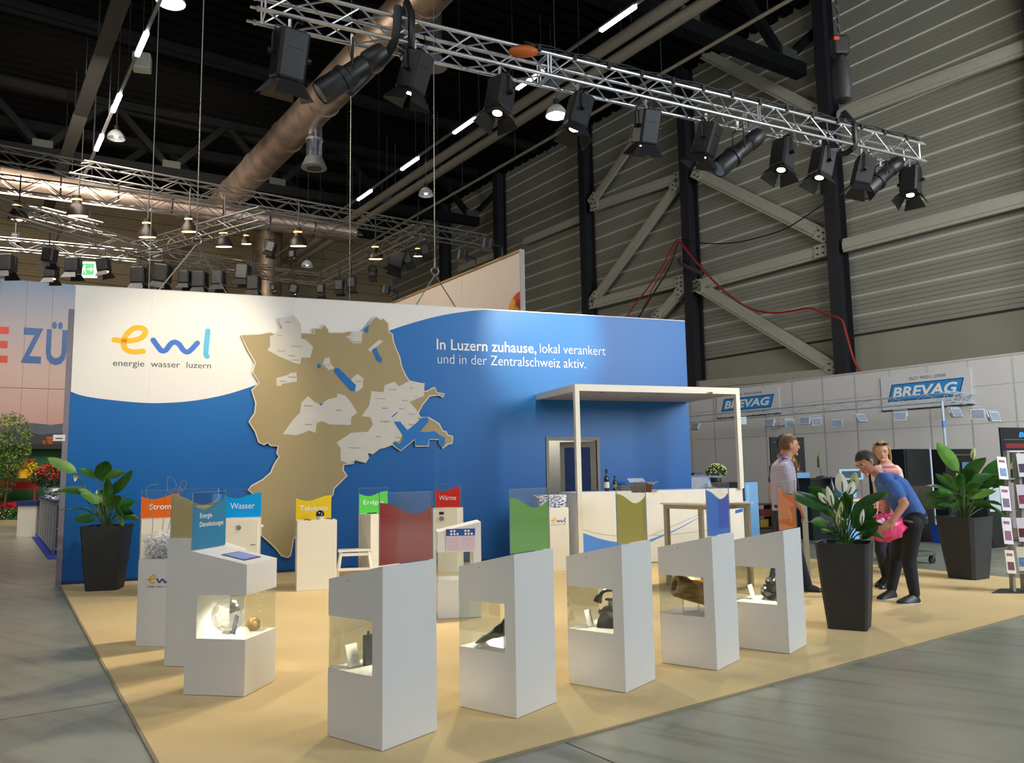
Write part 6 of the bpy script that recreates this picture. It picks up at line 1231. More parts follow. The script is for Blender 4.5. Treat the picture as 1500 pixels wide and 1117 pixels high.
# tools on the second table: small papers
Aq, d1, d2, zq = BT2
for k, (u, lab) in enumerate(((.35,'white leaflet on the rear bar table near the man\'s hand'),(.95,'pinkish folder on the rear bar table before the woman'))):
    p = Aq+d1*u+d2*.3+Vector((0,0,zq)); t = thing('leaflet', lab, 'leaflet', p, R(10)); MB(wmat(t)).box(-.12,.12,-.08,.08,0,.004+.012*k).build('sheet', (M_white, mat('pink_folder',(196,120,110),.5))[k], t); MB(wmat(t)).box(-.08,.0,-.05,.02,.004+.012*k,.005+.012*k).build('print', M_dark, t)
# hand trolley
p = G(1345, 824); t = thing('hand_trolley', 'small trolley with pale posts and rubber wheels behind the bending man', 'trolley', p, R(20)); f2 = wmat(t)
MB(f2).bbox(-.30,.17,-.2,.5,.12,.18,.01).build('platform', mat('green_grey_platform',(70,84,76),.6), t)
for x, y in ((.12,-.15),(.12,.42),(-.25,-.15),(-.25,.42)): MB(f2).seg((x,y-.02,.055),(x,y+.02,.055),.055,n=14).build('wheel', M_black, t, True); MB(f2).box(x-.02,x+.02,y-.03,y+.03,.06,.12).build('caster_fork', M_dark, t)
for x in (-.05, .08): MB(f2).box(x-.025,x+.025,.2,.25,.18,.72).build('post', mat('cream_post',(200,196,170),.5), t)
MB(f2).bar((-.05,.225,.70),(.08,.225,.70),.03).build('crossbar', mat('cream_post',(200,196,170)), t)
# low grey sideboard seen under canopy (rear right)
a = AT(1010, 756, 19); t = thing('white_sideboard', 'low white sideboard seen beyond the counter, right of the blue wall', 'sideboard', (a.x, a.y, 0), rz_of(66)); f2 = wmat(t); zz = AT(1030, 696, 19).z; MB(f2).box(0,1.0,0,.5,0,zz-.03).build('body', mat('pale_sideboard',(176,184,196),.5), t); MB(f2).box(-.02,1.02,-.02,.52,zz-.03,zz).build('top', M_alu2, t); MB(f2).box(.05,.95,-.006,0,.1,zz-.1).build('door', mat('pale_sideboard',(176,184,196)), t)
a = AT(1012, 704, 19.0); t = thing('blue_tray', 'flat bluish tray on the sideboard beyond the counter', 'tray', (a.x+.1, a.y+.1, zz), rz_of(66)); MB(wmat(t)).box(.0,.45,0,.3,0,.04).build('tray_body', mat('slate_blue',(80,110,150),.5), t); MB(wmat(t)).box(.05,.3,.05,.2,.04,.06).build('device', M_dark, t)
# wooden rack with coloured boxes behind the blue panel
a = G(1112, 775); t = thing('small_rack', 'low rack with yellow and red boxes beside the light blue panel', 'rack', a, rz_of(70)); f2 = wmat(t)
for z_ in (.02, .3, .58): MB(f2).box(0,.5,0,.4,z_,z_+.03).build('shelf', mat('brown_shelf',(96,70,46),.6), t)
for x in (0,.47): MB(f2).box(x,x+.03,0,.4,.0,.6).build('side', mat('brown_shelf',(96,70,46)), t)
t2 = thing('yellow_box', 'yellow box on the low rack behind the light blue panel', 'box', f2 @ Vector((.2,.15,.05)), rz_of(70)); MB(wmat(t2)).box(-.12,.12,-.1,.1,0,.18).build('box_body', mat('yellow_card',(190,160,50),.6), t2); MB(wmat(t2)).box(-.125,.125,-.105,.105,.16,.185).build('box_lid', mat('yellow_card',(190,160,50)), t2)
t2 = thing('red_box', 'red box on the middle shelf of the low rack', 'box', f2 @ Vector((.25,.15,.33)), rz_of(70)); MB(wmat(t2)).box(-.16,.16,-.1,.1,0,.14).build('box_body', mat('red_card',(130,50,40),.6), t2); MB(wmat(t2)).box(-.165,.165,-.105,.105,.12,.145).build('box_lid', mat('red_card',(130,50,40)), t2)
# ------------------------------------------------------------------ brochure stand at the right edge
bs = G(1484, 868); t = thing('brochure_stand', 'grey metal brochure stand cut by the right edge of the view', 'stand', bs, R(0)); D = bs.y; f2 = wmat(t)
M_bs = mat('silver_grey_stand', (150, 148, 138), .45, .3)
top = AT(1474, 660, D); MB().bar(bs+Vector((.0,0,.02)), top, .07, .03, up=(1,0,0)).build('post', M_bs, t); MB().bar(bs+Vector((.14,0,.02)), AT(1488, 662, D), .11, .03, up=(1,0,0)).build('post', M_bs, t)
MB(f2).prism([(-.28,-.06),(.5,-.2),(.5,.25),(.0,.25)], 0, .015).build('base_plate', M_dark, t)
for k, (x0, yt, x1, yb) in enumerate(((1462,669,1478,702),(1466,712,1482,748),(1470,758,1486,797),(1474,806,1489,840))):
    c = AT((x0+x1)/2+6, yb, D-.05); MB(Matrix.Translation(c) @ Matrix.Rotation(R(20), 4, 'Z')).box(-.10, .14, -.03, .03, 0, .015).build('brochure_shelf', M_bs, t)
BRO = [((1463,669),(1478,702),(226,224,228),'small white brochure with a bridge picture, topmost on the stand',(90,120,170)),((1467,712),(1483,748),(214,204,214),'pale pink brochure with a dark figure, second on the stand',(80,60,90)),((1470,758),(1486,797),(210,202,214),'pale brochure with a round print, third on the stand',(130,60,80)),((1475,806),(1489,840),(206,200,180),'brochure with a dark red picture, lowest on the stand',(90,26,24))]
for k, (p0_, p1_, c_, lab, c2__) in enumerate(BRO):
    c = AT((p0_[0]+p1_[0])/2, p1_[1], D-.12); hh = (AT(0, p0_[1], D).z-AT(0, p1_[1], D).z); w_ = .12; tt = thing('brochure', lab, 'brochure', c, R(12)); f3 = wmat(tt) @ Matrix.Rotation(R(-8), 4, 'X') @ Matrix.Rotation(R(5), 4, 'Y')
    MB(f3).box(-w_/2, w_/2, -.004, .004, .003, hh).build('cover', mat('brochure_%d' % k, c_, .4, vary=.03), tt); MB(f3).box(-w_*.35, w_*.35, -.006, -.004, hh*.15, hh*.5).build('picture', mat('brochure_pic_%d' % k, c2__, .4, vary=.4, scale=30), tt); MB(f3).box(-w_*.35, w_*.3, -.006, -.004, hh*.75, hh*.86).build('title_block', mat('brochure_title', (150,60,60), .5), tt)
    # right-hand column, cut by the frame
for k in range(4):
    c = AT(1500, (702,748,797,840)[k]-4, D-.1); tt = thing('brochure', ('topmost','second','third','lowest')[k]+' brochure of the right-hand column, cut by the picture edge', 'brochure', c, R(-10)); MB(wmat(tt) @ Matrix.Rotation(R(-8), 4, 'X')).box(-.05,.08,-.004,.004,.0,.27).build('cover', mat('brochure_%d' % k, (210,210,214), .4), tt); MB(wmat(tt) @ Matrix.Rotation(R(-8), 4, 'X')).box(-.04,.06,-.006,-.004,.05,.15).build('picture', mat('brochure_pic_%d' % ((k+1)%4), (90,90,120)), tt)
# ================================================================== neighbour stand at the left
LB = 31.0
def LP_(x, y): return onplane(x, y, AT(50, 600, LB), azv(62))
lwz = LP_(50, 412).z
a = LP_(-45, 500); b = LP_(112, 500); t = thing('sky_backdrop', 'tall pink and grey sky backdrop with big letters at the left edge', 'backdrop', ((a.x+b.x)/2, (a.y+b.y)/2, 0), rz_of(62)); Wb = (b-a).length
bf = Matrix.Translation((a.x, a.y, 0)) @ Matrix.Rotation(rz_of(62), 4, 'Z')
def lpz(x, y): p = LP_(x, y); return ((p-a).x*azv(62).x+(p-a).y*azv(62).y, p.z)
zs = lpz(50, 569)[1]
def skym():
    m = bpy.data.materials.new('printed_dusk_sky'); m.use_nodes = True; nt = m.node_tree; N = nt.nodes; L = nt.links; b_ = N['Principled BSDF']; g = N.new('ShaderNodeNewGeometry'); sp = N.new('ShaderNodeSeparateXYZ'); L.new(g.outputs['Position'], sp.inputs[0]); nz = N.new('ShaderNodeTexNoise'); nz.inputs['Scale'].default_value = .35; L.new(g.outputs['Position'], nz.inputs['Vector'])
    ad = N.new('ShaderNodeMath'); ad.operation = 'MULTIPLY_ADD'; L.new(nz.outputs[0], ad.inputs[0]); ad.inputs[1].default_value = 1.6; L.new(sp.outputs[2], ad.inputs[2]); mr = N.new('ShaderNodeMapRange'); mr.inputs[1].default_value = 2.2; mr.inputs[2].default_value = lwz+.8; L.new(ad.outputs[0], mr.inputs[0]); r = N.new('ShaderNodeValToRGB')
    for i, (p_, c_) in enumerate(((0, (46, 54, 62)), (0.12, (78, 82, 90)), (0.17, (120, 124, 140)), (0.27, (192, 152, 144)), (0.55, (196, 172, 166)), (0.8, (160, 158, 170)), (1.0, (112, 132, 160)))):
        e = r.color_ramp.elements[i] if i < 2 else r.color_ramp.elements.new(p_); e.position = p_; e.color = lin(c_)
    L.new(mr.outputs[0], r.inputs[0]); L.new(r.outputs[0], b_.inputs['Base Color']); b_.inputs['Roughness'].default_value = .7; return m
M_sky = skym(); n = 4
for i in range(n):
    for z0, z1 in ((0, zs), (zs+.02, lwz)): MB(bf).box(Wb*i/n+.004, Wb*(i+1)/n-.004, 0, .08, z0, z1).build('printed_panel', M_sky, t)
BFr = bf @ Matrix(((1,0,0,0),(0,0,-1,-.01),(0,1,0,0),(0,0,0,1)))
M_or = mat('orange_letter', (196, 56, 24), .5, vary=0); M_tb = mat('teal_blue_letter', (22, 84, 150), .5, vary=.1)
q0 = lpz(30, 531); q1 = lpz(61, 531); q2 = lpz(45, 480); text('Z', BFr @ Matrix.Translation((q0[0], q0[1], 0)), M_tb, t, 'lettering', w=q1[0]-q0[0], h=q2[1]-q0[1], bold=.03)
q0 = lpz(66, 534); q1 = lpz(96.5, 534); q2 = lpz(80, 471); text('Ü', BFr @ Matrix.Translation((q0[0], q0[1], 0)), M_tb, t, 'lettering', w=q1[0]-q0[0], h=q2[1]-q0[1], bold=.03)
q0 = lpz(-18, 530); q1 = lpz(11, 530); q2 = lpz(0, 478); text('E', BFr @ Matrix.Translation((q0[0], q0[1], 0)), M_or, t, 'lettering', w=q1[0]-q0[0], h=q2[1]-q0[1], bold=.03)
# printed hills
for pts, c_, nm, zz_ in (([(-40,634),(-10,626),(20,622),(45,619),(75,622),(110,618),(115,655),(-40,655)], (92, 100, 112), 'hill_far', .004), ([(-40,640),(0,632),(30,630),(60,636),(90,634),(115,638),(115,660),(-40,660)], (62, 66, 72), 'hill_near', .008)):
    flat([lpz(*p) for p in pts], BFr, mat(nm, c_, .8, vary=.15, scale=1.2), t, 'hill_print', .002, zz_)
# garden hut and bed
gd = azv(62); ga = AT(-20, 757, 28.5); ga.z = 0
def LQ(x, y, D): return AT(x, y, D)
hut = thing('garden_hut', 'green garden hut with a dark flat roof at the left edge', 'hut', AT(50, 745, 29.5)*1.0); hut.location.z = 0; WM[hut.name] = Matrix.Translation((hut.location.x, hut.location.y, 0)); hf = Matrix.Translation((hut.location.x, hut.location.y, 0)) @ Matrix.Rotation(rz_of(62), 4, 'Z')
zr = AT(50, 654, 29.5).z; MB(hf).box(-2.4, 1.9, 0, 1.2, 0, zr-.1).build('wall', mat('green_hut_wall', (32, 92, 48), .7, vary=.15), hut); MB(hf).box(-2.6, 2.0, -.5, 1.3, zr-.1, zr+.08).build('roof', mat('hut_roof', (30, 28, 28), .7), hut); MB(hf).box(.45, 1.5, -.03, 0, .3, zr-.3).build('doorway', mat('hut_dark', (46, 44, 36), .7, vary=.3), hut); MB(hf).box(.95,1.0,-.05,-.03,.3,zr-.3).build('door_post', mat('hut_dark', (46,44,36)), hut)
ht_ = thing('red_bench', 'long red planting table with a straw top beneath the hut', 'table', AT(20, 740, 28.2)); ht_.location.z = 0; WM[ht_.name] = Matrix.Translation((ht_.location.x, ht_.location.y, 0)); h2 = WM[ht_.name] @ Matrix.Rotation(rz_of(72), 4, 'Z')
zb_ = AT(20, 703, 28.2).z; MB(h2).box(-1.6, .75, 0, .5, zb_-.05, zb_+.03).build('top', mat('straw_top', (150, 118, 60), .8), ht_); MB(h2).box(-1.6, .75, -.02, .0, zb_-.32, zb_-.06).build('red_board', mat('red_board', (170, 28, 32), .6), ht_)
MB(h2).box(-1.6, .9, -.05, -.0, zb_-.78, zb_-.74).build('red_rail', mat('red_board', (170,28,32)), ht_)
for x in (-1.5, -.5, .6): MB(h2).box(x, x+.06, .0, .06, 0, zb_-.05).build('leg', mat('red_board', (170,28,32)), ht_)
M_terr = mat('terracotta', (176, 92, 44), .7, vary=.15)
for k, (x, y, s_, lab) in enumerate(((10,696,1.2,'terracotta pot on the left end of the planting table'),(16,698,1,'smaller terracotta pot beside the first one on the planting table'),(24,681,1,'terracotta pot on the middle hut shelf, left'),(33,682,.9,'terracotta pot on the middle hut shelf, right'),(39,676,.9,'terracotta pot on the upper hut shelf, left'),(46,676,.9,'terracotta pot on the upper hut shelf, right'),(65,650,1,'terracotta pot on the hut roof, left'),(73,648,1.4,'larger terracotta pot on the hut roof, right'))):
    p = AT(x, y+4, 28.0 if k < 2 else 29.0 if k < 6 else 29.4); tt = thing('terracotta_pot', lab, 'pot', p); MB(wmat(tt)).lathe([(.07*s_,0),(.11*s_,.17*s_),(.12*s_,.17*s_),(.12*s_,.22*s_),(.1*s_,.22*s_),(.09*s_,.15*s_)], 12).build('pot_body', M_terr, tt, True); MB(wmat(tt)).lathe([(.0,.14*s_),(.09*s_,.15*s_)], 12).build('soil', M_soil, tt)
for z_, x0, x1, lab in ((AT(0,685,29.2).z, 18, 38, 'middle wooden shelf on the green hut'), (AT(0,680,29.2).z, 35, 50, 'upper wooden shelf on the green hut')):
    p = AT((x0+x1)/2, 690, 29.1); tt = thing('hut_shelf', lab, 'shelf', (p.x, p.y, z_-.04), rz_of(62)); wd_ = (x1-x0)/F*29.1/2; MB(wmat(tt)).box(-wd_, wd_, -.12, .15, 0, .03).build('board', mat('orange_wood', (150, 92, 46), .7), tt); MB(wmat(tt)).box(-wd_, -wd_+.03, -.1, .15, .03, .25).build('side', mat('orange_wood', (150,92,46)), tt); MB(wmat(tt)).box(wd_-.03, wd_, -.1, .15, .03, .25).build('side', mat('orange_wood', (150,92,46)), tt)
# yellow watering can
p = AT(33, 700, 27.8); tt = thing('watering_can', 'yellow watering can on the planting table', 'watering can', p); f3 = wmat(tt); M_yel = mat('yellow_enamel', (232, 176, 20), .4)
MB(f3).lathe([(.17,0),(.17,.28),(.12,.32),(.12,.30)],16).build('can_body', M_yel, tt, True); MB(f3).seg((-.15,0,.08),(-.42,0,.32),.035,.025,n=8).build('spout', M_yel, tt, True); MB(f3).seg((-.42,0,.32),(-.48,0,.36),.03,.06,n=10).build('rose', M_yel, tt, True); MB(f3).tube(spline([(.15,0,.08),(.30,0,.18),(.2,0,.38),(0,0,.40),(-.1,0,.31)],4),.018,6).build('handle', M_yel, tt, True)
def foliage(name, label, cat, c, rx, ry, rz__, n, ls, m, seed, kind=None, grp=None, base=None):
    rr = random.Random(seed); b = MB(Matrix.Translation(c)); 
    for i in range(n):
        v = Vector((rr.gauss(0,1), rr.gauss(0,1), rr.gauss(0,1))).normalized()*rr.uniform(.45, 1.0)**.5; p = Vector((v.x*rx, v.y*ry, v.z*rz__)); a_ = Vector((rr.uniform(-1,1), rr.uniform(-1,1), rr.uniform(-1,1))).normalized()*ls; w = a_.cross(Vector((rr.uniform(-1,1), rr.uniform(-1,1), rr.uniform(-1,1)))).normalized()*ls*.45; b.add([p-a_, p+w, p+a_, p-w], [(0,1,2,3)])
    return b
# young tree
c = AT(14, 650, 27.4); tt = thing('young_tree', 'light green young tree at the left edge before the backdrop', 'tree', (c.x, c.y, 0)); foliage('', '', '', c, .72, .6, 1.15, 1600, .055, None, 3).build('crown', mat('light_tree_green', (104, 130, 52), .7, vary=.4, scale=5), tt)['kind'] = 'stuff'
foliage('', '', '', AT(4, 690, 27.4), .5, .4, .9, 700, .05, None, 8).build('lower_foliage', mat('mid_tree_green', (70, 104, 40), .7, vary=.4, scale=5), tt)['kind'] = 'stuff'; MB().tube([(c.x-.1,c.y,0),(c.x,c.y,1.4),(c.x+.05,c.y,c.z)], [.04,.035,.02], 7).build('trunk', mat('bark', (80,66,46),.8), tt, True)
# flower bed
bedc = AT(10, 757, 27.2); bz = 0
bd = thing('flower_bed', 'raised pale-edged bed below the planting table', 'flower bed', (bedc.x, bedc.y, 0), rz_of(80)); f3 = wmat(bd); MB(f3).box(-2, .95, 0, .08, 0, .18).build('kerb', mat('pale_kerb', (166, 152, 116), .7), bd); MB(f3).box(-2, .95, .08, 2.0, 0, .14).build('soil', M_soil, bd)
rr = random.Random(12); b = MB(f3)
for i in range(2200):
    p = Vector((rr.uniform(-1.9,.9), rr.uniform(.1,1.2), .14+rr.uniform(0,.42))); a_ = Vector((rr.uniform(-.5,.5), rr.uniform(-.3,.3), 1)).normalized()*.06; w = Vector((rr.uniform(-1,1),rr.uniform(-1,1),0)).normalized()*.018; b.add([p-a_, p+w, p+a_, p-w], [(0,1,2,3)])
o = b.build('bed_greenery', mat('bed_green', (62, 104, 42), .7, vary=.4, scale=8)); tag(o, 'low green planting in the bed in front of the red flowers', 'greenery', kind='stuff')
b = MB(f3)
for i in range(260): p = (rr.uniform(-1.9,.95), rr.uniform(.5,1.5), .56+rr.uniform(-.02,.14)); b.ell(p, (.06,.06,.045), 6, 4)
o = b.build('red_flowers', mat('crimson_petals', (206, 26, 52), .6, vary=.25, scale=9)); tag(o, 'band of crimson flowers along the raised bed', 'flowers', kind='stuff')
b = MB(f3)
for i in range(60): p = (rr.uniform(-1.9,.9), rr.uniform(.1,.4), .3+rr.uniform(-.1,.2)); b.ell(p, (.02,.02,.02), 5, 3)
o = b.build('white_blossoms', mat('white_petals', (226, 226, 214), .6)); tag(o, 'tiny white blossoms in the green front of the bed', 'flowers', kind='stuff')
c = AT(44, 690, 28); b = foliage('', '', '', c, .35, .25, .32, 160, .07, None, 6); o = b.build('yellow_flowers', mat('yellow_petals', (214, 190, 40), .6, vary=.4, scale=8)); tag(o, 'bunch of yellow flowers right of the watering can', 'flowers', kind='stuff')
c = AT(76, 690, 27); b = foliage('', '', '', c, .55, .3, .28, 300, .06, None, 7); o = b.build('orange_flowers', mat('orange_red_petals', (196, 62, 36), .6, vary=.35, scale=6)); tag(o, 'cluster of orange-red flowers before the hut doorway', 'flowers', kind='stuff')
c = AT(72, 700, 27); b = foliage('', '', '', c, .6, .3, .32, 400, .07, None, 17); o = b.build('dark_greenery', mat('dark_bush_green', (38, 58, 30), .7, vary=.4, scale=6)); tag(o, 'dark green leaves under the orange-red flowers', 'greenery', kind='stuff')
p = AT(15, 690, 28.6); tt = thing('hut_notice', 'small white notice on the green hut wall', 'notice', p, rz_of(62)); MB(wmat(tt)).box(-.1,.1,-.01,0,0,.24).build('card', M_white, tt); MB(wmat(tt)).box(-.07,.07,-.013,-.01,.1,.13).build('print', M_dark, tt)
# white counter with aluminium frame seen end-on
n0 = G(76, 812); n1 = G(53, 784); dd_ = (n1-n0); Lr = dd_.length; X = dd_.normalized(); Yv = Vector((0,0,1)).cross(X)*-1
if Yv.x < 0: Yv = -Yv
t = thing('framed_counter', 'aluminium framed counter with brown end panel beside the left wall end', 'counter', n0); fr = Matrix(((X.x,Yv.x,0,n0.x),(X.y,Yv.y,0,n0.y),(0,0,1,0),(0,0,0,1))); hz = 1.02
wdt = .55; M_fr = mat('silver_frame', (160, 164, 172), .4, .4)
nn = 7
for i in range(nn+1):
    x = (Lr-.05)*i/nn; MB(fr).box(x, x+.05, 0, .05, .02, hz).build('upright', M_fr, t)
for i in range(nn): MB(fr).box((Lr-.05)*i/nn+.05, (Lr-.05)*(i+1)/nn, .015, .03, .1, hz-.05).build('side_panel', mat('grey_white_panel', (176,178,176), .6), t)
MB(fr).box(0, Lr, 0, .05, hz-.05, hz).build('rail', M_fr, t); MB(fr).box(0, Lr, 0, .05, .05, .1).build('rail', M_fr, t); MB(fr).box(0, .05, wdt, wdt+.05, .02, hz).build('upright', M_fr, t); MB(fr).box(0,.05,.05,wdt,hz-.05,hz).build('rail', M_fr, t); MB(fr).box(0,.05,.05,wdt,.08,.13).build('rail', M_fr, t)
MB(fr).box(.01,.03,.05,wdt,.13,hz*.5-.01).build('end_panel', mat('brown_end_panel', (112, 84, 68), .6), t); MB(fr).box(.01,.03,.05,wdt,hz*.5,hz-.05).build('end_panel', mat('brown_end_panel', (112, 84, 68)), t); MB(fr).box(0.0, Lr, .0, wdt+.05, hz, hz+.03).build('counter_top', mat('dark_blue_top', (38, 50, 110), .5), t)
t = thing('blue_floor_strip', 'narrow blue carpet strip along the framed counter', 'carpet', n0); MB(fr).box(-1.1, Lr+.6, -.12, 1.6, 0, .006).build('carpet_sheet', mat('blue_carpet', (36, 60, 170), .9), t); MB(fr).box(-1.1, Lr+.6, -.13, -.12, 0, .01).build('edge_strip', M_dark, t)
p = AT(50, 778, 21.5); t = thing('white_pillar', 'short cream pedestal behind the framed counter', 'pedestal', (p.x-.1, p.y, 0)); MB(wmat(t)).bbox(-.25,.25,-.2,.2,0,AT(50,740,21.5).z,.01).build('body', M_cream, t); MB(wmat(t)).bbox(-.28,.28,-.23,.23,AT(50,740,21.5).z,AT(50,733,21.5).z,.005).build('top', mat('dark_blue_top', (38,50,110)), t)
rr = random.Random(31)
b = MB(fr)
for i in range(260):
    p = Vector((rr.uniform(.4, Lr*.8), rr.uniform(.05,.55), hz+.05+rr.uniform(0,.22))); a_ = Vector((rr.uniform(-1,1),rr.uniform(-1,1),rr.uniform(-.6,.6))).normalized()*.09; w = a_.cross(Vector((rr.uniform(-1,1),rr.uniform(-1,1),1))).normalized()*.04; b.add([p-a_, p+w, p+a_, p-w], [(0,1,2,3)])
o = b.build('silver_wrapping', mat('silver_wrap', (176,184,190), .3, .4, vary=.4, scale=20)); tag(o, 'crumpled silvery wrapping heaped on the framed counter', 'wrapping', kind='stuff')
q = AT(88, 635, 11.3); t = thing('wall_notice', 'small white notice fixed to the left edge of the booth wall', 'notice', WP(-.12, .0, q.z-.1), rz_of(WAZ)); MB(wmat(t)).box(-.07,.08,-.016,-.011,0,.09).build('card', M_white, t); MB(wmat(t)).box(-.04,.05,-.018,-.016,.03,.045).build('print', M_dark, t)
# ================================================================== people
M_skin = mat('skin', (196, 140, 112), .5, vary=.04, scale=20); M_jean = mat('dark_trousers', (26, 28, 36), .8, vary=.15, scale=20); M_polo = mat('blue_polo', (66, 108, 176), .8, vary=.08, scale=15); M_shoe = mat('black_shoe', (18, 18, 20), .4); M_sole = mat('white_sole', (210, 210, 205), .6)
def checks():
    m = mat('checked_shirt', (150, 138, 156), .8, vary=.0001); nt = m.node_tree; N = nt.nodes; L = nt.links; b = N['Principled BSDF']; tc = N.new('ShaderNodeTexCoord'); ck = N.new('ShaderNodeTexChecker'); ck.inputs['Scale'].default_value = 70; ck.inputs[1].default_value = lin((196, 190, 204)); ck.inputs[2].default_value = lin((150, 138, 162)); L.new(tc.outputs['Object'], ck.inputs[0]); L.new(ck.outputs[0], b.inputs['Base Color']); return m
M_chk = checks(); M_strip = mat('pink_striped_top', (226, 186, 176), .8, vary=.25, scale=3, stretch=(1,1,22), rgb2=(196,90,100), detail=0); M_slv = mat('cream_pink_sleeve', (226, 200, 184), .8)
def remesh(mb, voxel, smooth_it=4):
    me = bpy.data.meshes.new('tmp'); me.from_pydata([tuple(v) for v in mb.v], [], mb.f); me.update(); bm_fix(me); o = bpy.data.objects.new('tmp', me); COL.objects.link(o)
    r = o.modifiers.new('r', 'REMESH'); r.mode = 'VOXEL'; r.voxel_size = voxel; r.adaptivity = 0
    s = o.modifiers.new('s', 'SMOOTH'); s.iterations = smooth_it; s.factor = .5
    dg = bpy.context.evaluated_depsgraph_get(); dg.update(); m2 = bpy.data.meshes.new_from_object(o.evaluated_get(dg)); bpy.data.objects.remove(o); return m2
def capsule(mb, a, b, ra, rb, n=14):
    a = Vector(a); b = Vector(b); d = (b-a); L = d.length
    if L < 1e-5: return
    q = d.to_track_quat('Z', 'Y').to_matrix(); rings = []
    for k in range(5): t = -math.pi/2+math.pi/2*k/4.0; rings.append((ra*max(.05, math.cos(t)), ra*math.sin(t)))
    for k in range(5): t = math.pi/2*k/4.0; rings.append((rb*max(.05, math.cos(t)), L+rb*math.sin(t)))
    mb.loft([[tuple(a+q @ Vector((r*math.cos(2*math.pi*j/n), r*math.sin(2*math.pi*j/n), z))) for j in range(n)] for r, z in rings])
def person(label, segs, torso, head, mats, hands=(), feet=(), voxel=.0085, hair=None, loc=None, extras=None, face_dir=None):
    """segs: (a,b,ra,rb,mat index); torso: list of (centre, side radius, depth radius, side vec, mat)"""
    t = thing('person', label, 'person', loc); mb = MB(); tags = []
    for a, b, ra, rb, mi in segs: capsule(mb, a, b, ra, rb); tags.append((Vector(a), Vector(b), ra, rb, mi))
    if torso:
        rings = []
        for i, (c, rs, rd, sv, mi) in enumerate(torso):
            c = Vector(c); up = (Vector(torso[min(i+1, len(torso)-1)][0])-Vector(torso[max(i-1, 0)][0])).normalized(); sv = Vector(sv); sv = (sv-up*sv.dot(up)).normalized(); fv = up.cross(sv)
            rings.append([tuple(c+sv*rs*math.cos(2*math.pi*j/18)+fv*rd*math.sin(2*math.pi*j/18)) for j in range(18)])
            if i: tags.append((Vector(torso[i-1][0]), c, min(torso[i-1][2], torso[i-1][1]), min(rd, rs), mi))
        mb.loft(rings)
    # head: egg with features, facing hf
    hc, hf, hup, hr = head; hc = Vector(hc); hf = Vector(hf).normalized(); hup = Vector(hup).normalized(); hs = hf.cross(hup).normalized(); hup = hs.cross(hf)
    def hp(x, y, z): return hc+hs*x*hr+hf*y*hr+hup*z*hr
    rings = []
    for i in range(13):
        ph = -math.pi/2+math.pi*i/12; ring = []
        for j in range(20):
            th = 2*math.pi*j/20; x = math.cos(ph)*math.cos(th)*.74; y = math.cos(ph)*math.sin(th)*.92; z = math.sin(ph)*1.08
            if z < -.1: k = min(1, (-z-.1)/.95); x *= 1-.32*k; y = y*(1-.25*k)+.14*k*(1 if y > 0 else .2)
            if y > .5: y = y*.95
            if abs(ph) > 1.5: x *= .1; 
            ring.append(tuple(hp(x, y, z)))
        rings.append(ring)
    mb.loft(rings)
    capsule(mb, hp(0, .80, .12), hp(0, .98, -.22), .07*hr, .12*hr, 8)               # nose
    capsule(mb, hp(-.12, .93, -.22), hp(.12, .93, -.22), .07*hr, .07*hr, 8)
    capsule(mb, hp(-.45, .74, .2), hp(.45, .74, .2), .10*hr, .10*hr, 8)             # brow
    capsule(mb, hp(-.17, .80, -.50), hp(.17, .80, -.50), .09*hr, .09*hr, 8)         # lips
    capsule(mb, hp(0, .72, -.84), hp(0, .74, -.86), .18*hr, .18*hr, 8)              # chin
    for s in (-1, 1): capsule(mb, hp(.74*s, -.02, .16), hp(.74*s, .02, -.22), .14*hr, .09*hr, 8)
    tags.append((hp(0, 0, .2), hp(0, .1, -.5), .8*hr, .7*hr, 0))
    for (w, d, palm, s, curl, thumb_side) in hands:   # wrist, finger direction, palm normal, scale, curl
        w = Vector(w); d = Vector(d).normalized(); pn = Vector(palm); pn = (pn-d*pn.dot(d)).normalized(); sd = d.cross(pn)
        for k in (-1, 0, 1): capsule(mb, w+sd*k*.022*s, w+d*.085*s+sd*k*.026*s, .017*s, .014*s, 8); tags.append((w+sd*k*.022*s, w+d*.085*s+sd*k*.026*s, .017*s, .014*s, 0))
        for k, fl in enumerate((.072, .082, .076, .06)):
            b0 = w+d*.09*s+sd*(k-1.5)*.021*s; c1 = math.cos(curl); s1_ = math.sin(curl); m1 = b0+(d*c1+pn*s1_)*fl*.5*s; c2 = math.cos(curl*2.2); s2 = math.sin(curl*2.2); e = m1+(d*c2+pn*s2)*fl*.5*s
            capsule(mb, b0, m1, .0105*s, .0095*s, 8); capsule(mb, m1, e, .0095*s, .008*s, 8); tags += [(b0, m1, .0105*s, .0095*s, 0), (m1, e, .0095*s, .008*s, 0)]
        tb0 = w+d*.025*s+sd*thumb_side*.03*s; m1 = tb0+(d*.6+sd*thumb_side*.6+pn*.3).normalized()*.045*s; e = m1+(d*.85+pn*.4).normalized()*.035*s; capsule(mb, tb0, m1, .014*s, .011*s, 8); capsule(mb, m1, e, .011*s, .009*s, 8); tags += [(tb0, m1, .014*s, .011*s, 0), (m1, e, .011*s, .009*s, 0)]
    me = remesh(mb, voxel); n = len(me.polygons); cen = np.empty(n*3); me.polygons.foreach_get('center', cen); cen = cen.reshape(-1, 3); best = np.full(n, 1e9); mi_ = np.zeros(n, int)
    for a, b, ra, rb, mi in tags:
        a = np.array(a); b = np.array(b); d = b-a; L2 = max(1e-9, d@d); tt = np.clip(((cen-a)@d)/L2, 0, 1); dist = np.linalg.norm(cen-(a+tt[:, None]*d), axis=1)-(ra+(rb-ra)*tt); u = dist < best; best[u] = dist[u]; mi_[u] = mi
